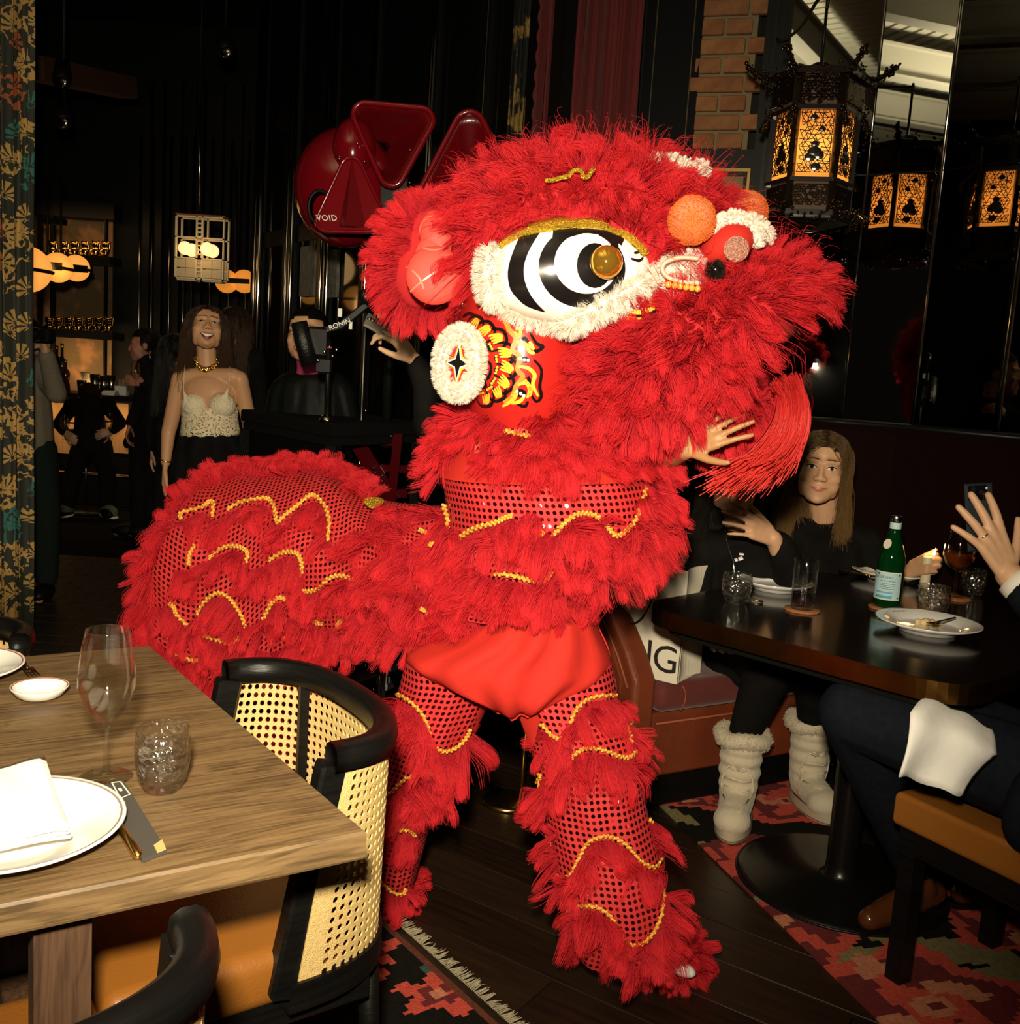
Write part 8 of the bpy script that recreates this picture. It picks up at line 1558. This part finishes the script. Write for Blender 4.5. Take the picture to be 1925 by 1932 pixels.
for x,lab in ((162,'bar stool behind the bent man'),(274,'bar stool with thin steel pole by the woman in profile')):
    p=at(x,915,8.35 if x==162 else 7.9); g=V((p.x,p.y,0)); t=thing('bar_stool',lab,'stool',tuple(g)); b=MB(); b.lathe([(0,0),(.17,0),(.17,.012),(.02,.02),(0,.02)],24); b.build('base',DKMETAL,t,world=False); b=MB(); b.tube([(0,0,.015),(0,0,.62)],.012,10); b.build('pole',mat('stool_steel',(.3,.27,.2),.25,1),t,world=False); b=MB(); b.lathe([(0,.62),(.16,.62),(.17,.65),(.16,.69),(0,.70)],24); b.build('seat',BLKCLOTH,t,world=False)
# globe lamp
GLB=mat('globe_orange',(1,.5,.15),.4,emit=(1,.38,.06),estr=.85); gl=thing('globe_lamp','row of glowing orange globes on a black bar, hanging left over the bar','lamp',tuple(at(110,505,7.0)))
for x,y,r,d in ((52,508,.135,-.9),(109,505,.100,0),(144,506,.095,.5)): mb=MB(); c=at(x,y,7.0+d); mb.ell(c,r,32,20); o=mb.build('globe',GLB,gl); mb=MB(); mb.tube([c+V((math.cos(a)*r*1.02,math.sin(a)*r*1.02,-.01*math.cos(a))) for a in [2*PI*k/32 for k in range(32)]],.011,6,closed=True); mb.build('band',BLACK,o)
mb=MB(); mb.bar(at(60,498,6.4),at(171,509,7.6),.03,.05); mb.build('bar',BLACK,gl,False)
for x in (90,115): mb=MB(); mb.tube([at(x,500,7.0),at(x,330,7.0)],.008,6); mb.build('rod',BLACK,gl)
mb=MB(); pxbox(mb,74,120,413,421,7.0,.06); mb.build('cross_bar',BLACK,gl,False)
gl_refl=thing('globe_lamp','pair of dim orange globes standing for reflected lamps, right of the white lattice lamp','lamp',tuple(at(443,530,7.6)))  # glowing globes with bar and rod, added in place of a reflection
for x in (428,461): mb=MB(); c=at(x,531,7.6); mb.ell(c,.085,28,18); mb.build('globe',mat('globe_reflected',(.8,.3,.06),.4,emit=(.80,.26,.03),estr=.75) if x==428 else bpy.data.materials['globe_reflected'],gl_refl)
mb=MB(); mb.bar(at(405,528,7.48),at(470,531,7.48),.03,.035); mb.build('bar',BLACK,gl_refl,False); mb=MB(); mb.tube([at(444,530,7.6),at(444,300,7.6)],.008,6); mb.build('rod',BLACK,gl_refl)
# white lattice pendant
Y=6.6; A=lambda x,y,d=0:at(x,y,Y+d); pl_=thing('lattice_lamp','white lattice box lamp with four small globes, hung on a thin rod','lamp',tuple(A(375,470))); CRM=mat('cream_metal',(.62,.55,.38),.5); x0=A(331,405); x1=A(421,530); W_=x1.x-x0.x; Ht=x0.z-x1.z
def bx2(u0,u1,v0,v1,d0=0,dep=.02,m=CRM,name='frame_bar'): mb=MB(); mb.box((x0.x+W_*(u0+u1)/2,Y+d0+dep/2,x0.z-Ht*(v0+v1)/2),(abs(u1-u0)*W_,dep,abs(v1-v0)*Ht)); mb.build(name,m,pl_,False)
for d in (0,.11):
    for u in (0,.42,.54,.97): bx2(u,u+.03,0,1,d)
    for v in (0,.33,.66,.98): bx2(0,1,v,v+.02,d)
for k in range(14): bx2(.45,.54,.03+k*.07,.05+k*.07,0)
for d in (0,.11):
    for u in (.03,.57):
        for i in range(2):
            for j in range(2): bx2(u+i*.2,u+i*.2+.185,.685+j*.15,.685+j*.15+.135,d+.004,.008,mat('cream_panel',(.50,.44,.29),.6) if not bpy.data.materials.get('cream_panel') else bpy.data.materials['cream_panel'],'panel')
bx2(0,1,-.03,0,0,.13,mat('lamp_top',(.20,.07,.02),.6),'top_plate'); bx2(.03,.42,1.0,1.03,.02,.09,CRM,'bottom_plate'); bx2(.57,.95,1.0,1.03,.02,.09,CRM,'bottom_plate')
SG=mat('globe_white',(1,.8,.5),.4,emit=(1,.62,.26),estr=1.2)
for x,y,d in ((349,468,.02),(362,472,.10),(391,470,.02),(401,474,.10)): mb=MB(); mb.ell(A(x,y,d),.043,24,16); mb.build('globe',SG,pl_)
mb=MB(); mb.tube([A(377,405,.13),A(377,196,.13)],.006,8); mb.build('rod',STEEL,pl_); mb=MB(); q=A(377,196,.13); mb.tube([q,(q.x,q.y,4.25)],.004,6); mb.build('cable',BLACK,pl_)
for nm,px,py,Yd,pw_ in (('globe_glow',120,520,6.8,1.6),('lattice_glow',375,475,6.5,1.0)):
    l=bpy.data.lights.new(nm,'POINT'); l.energy=pw_; l.color=(1,.55,.2); l.shadow_soft_size=.12; o=bpy.data.objects.new(nm,l); COL.objects.link(o); o.location=at(px,py,Yd)
# dim ceiling fittings at the top left
mb=MB(); mb.bar(at(60,128,6.5),at(240,166,7.6),.16,.14); o=mb.build('ceiling_beam',mat('brown_beam',(.05,.02,.008),.7),None,False); o['kind']='structure'
for x,y,lab in ((118,140,'black ceiling spotlight on the brown beam'),(120,215,'black ceiling spotlight below the brown beam'),(425,84,'black ceiling spotlight near the glazed doors')):
    c=at(x,y,6.6); t=thing('ceiling_spotlight',lab,'spotlight',tuple(c)); mb=MB(); mb.tube([c+V((0,0,.08)),c,c+V((.03,-.08,-.06))],[.04,.055,.055],14); mb.build('lamp_housing',BLACK,t); mb=MB(); mb.tube([c+V((0,0,.06)),(c.x,c.y,4.28)],.012,6); mb.build('stem',BLACK,t); mb=MB(); mb.ell(c+V((.03,-.085,-.062)),(.04,.012,.04),12,8); mb.build('lens',CHROME,t)
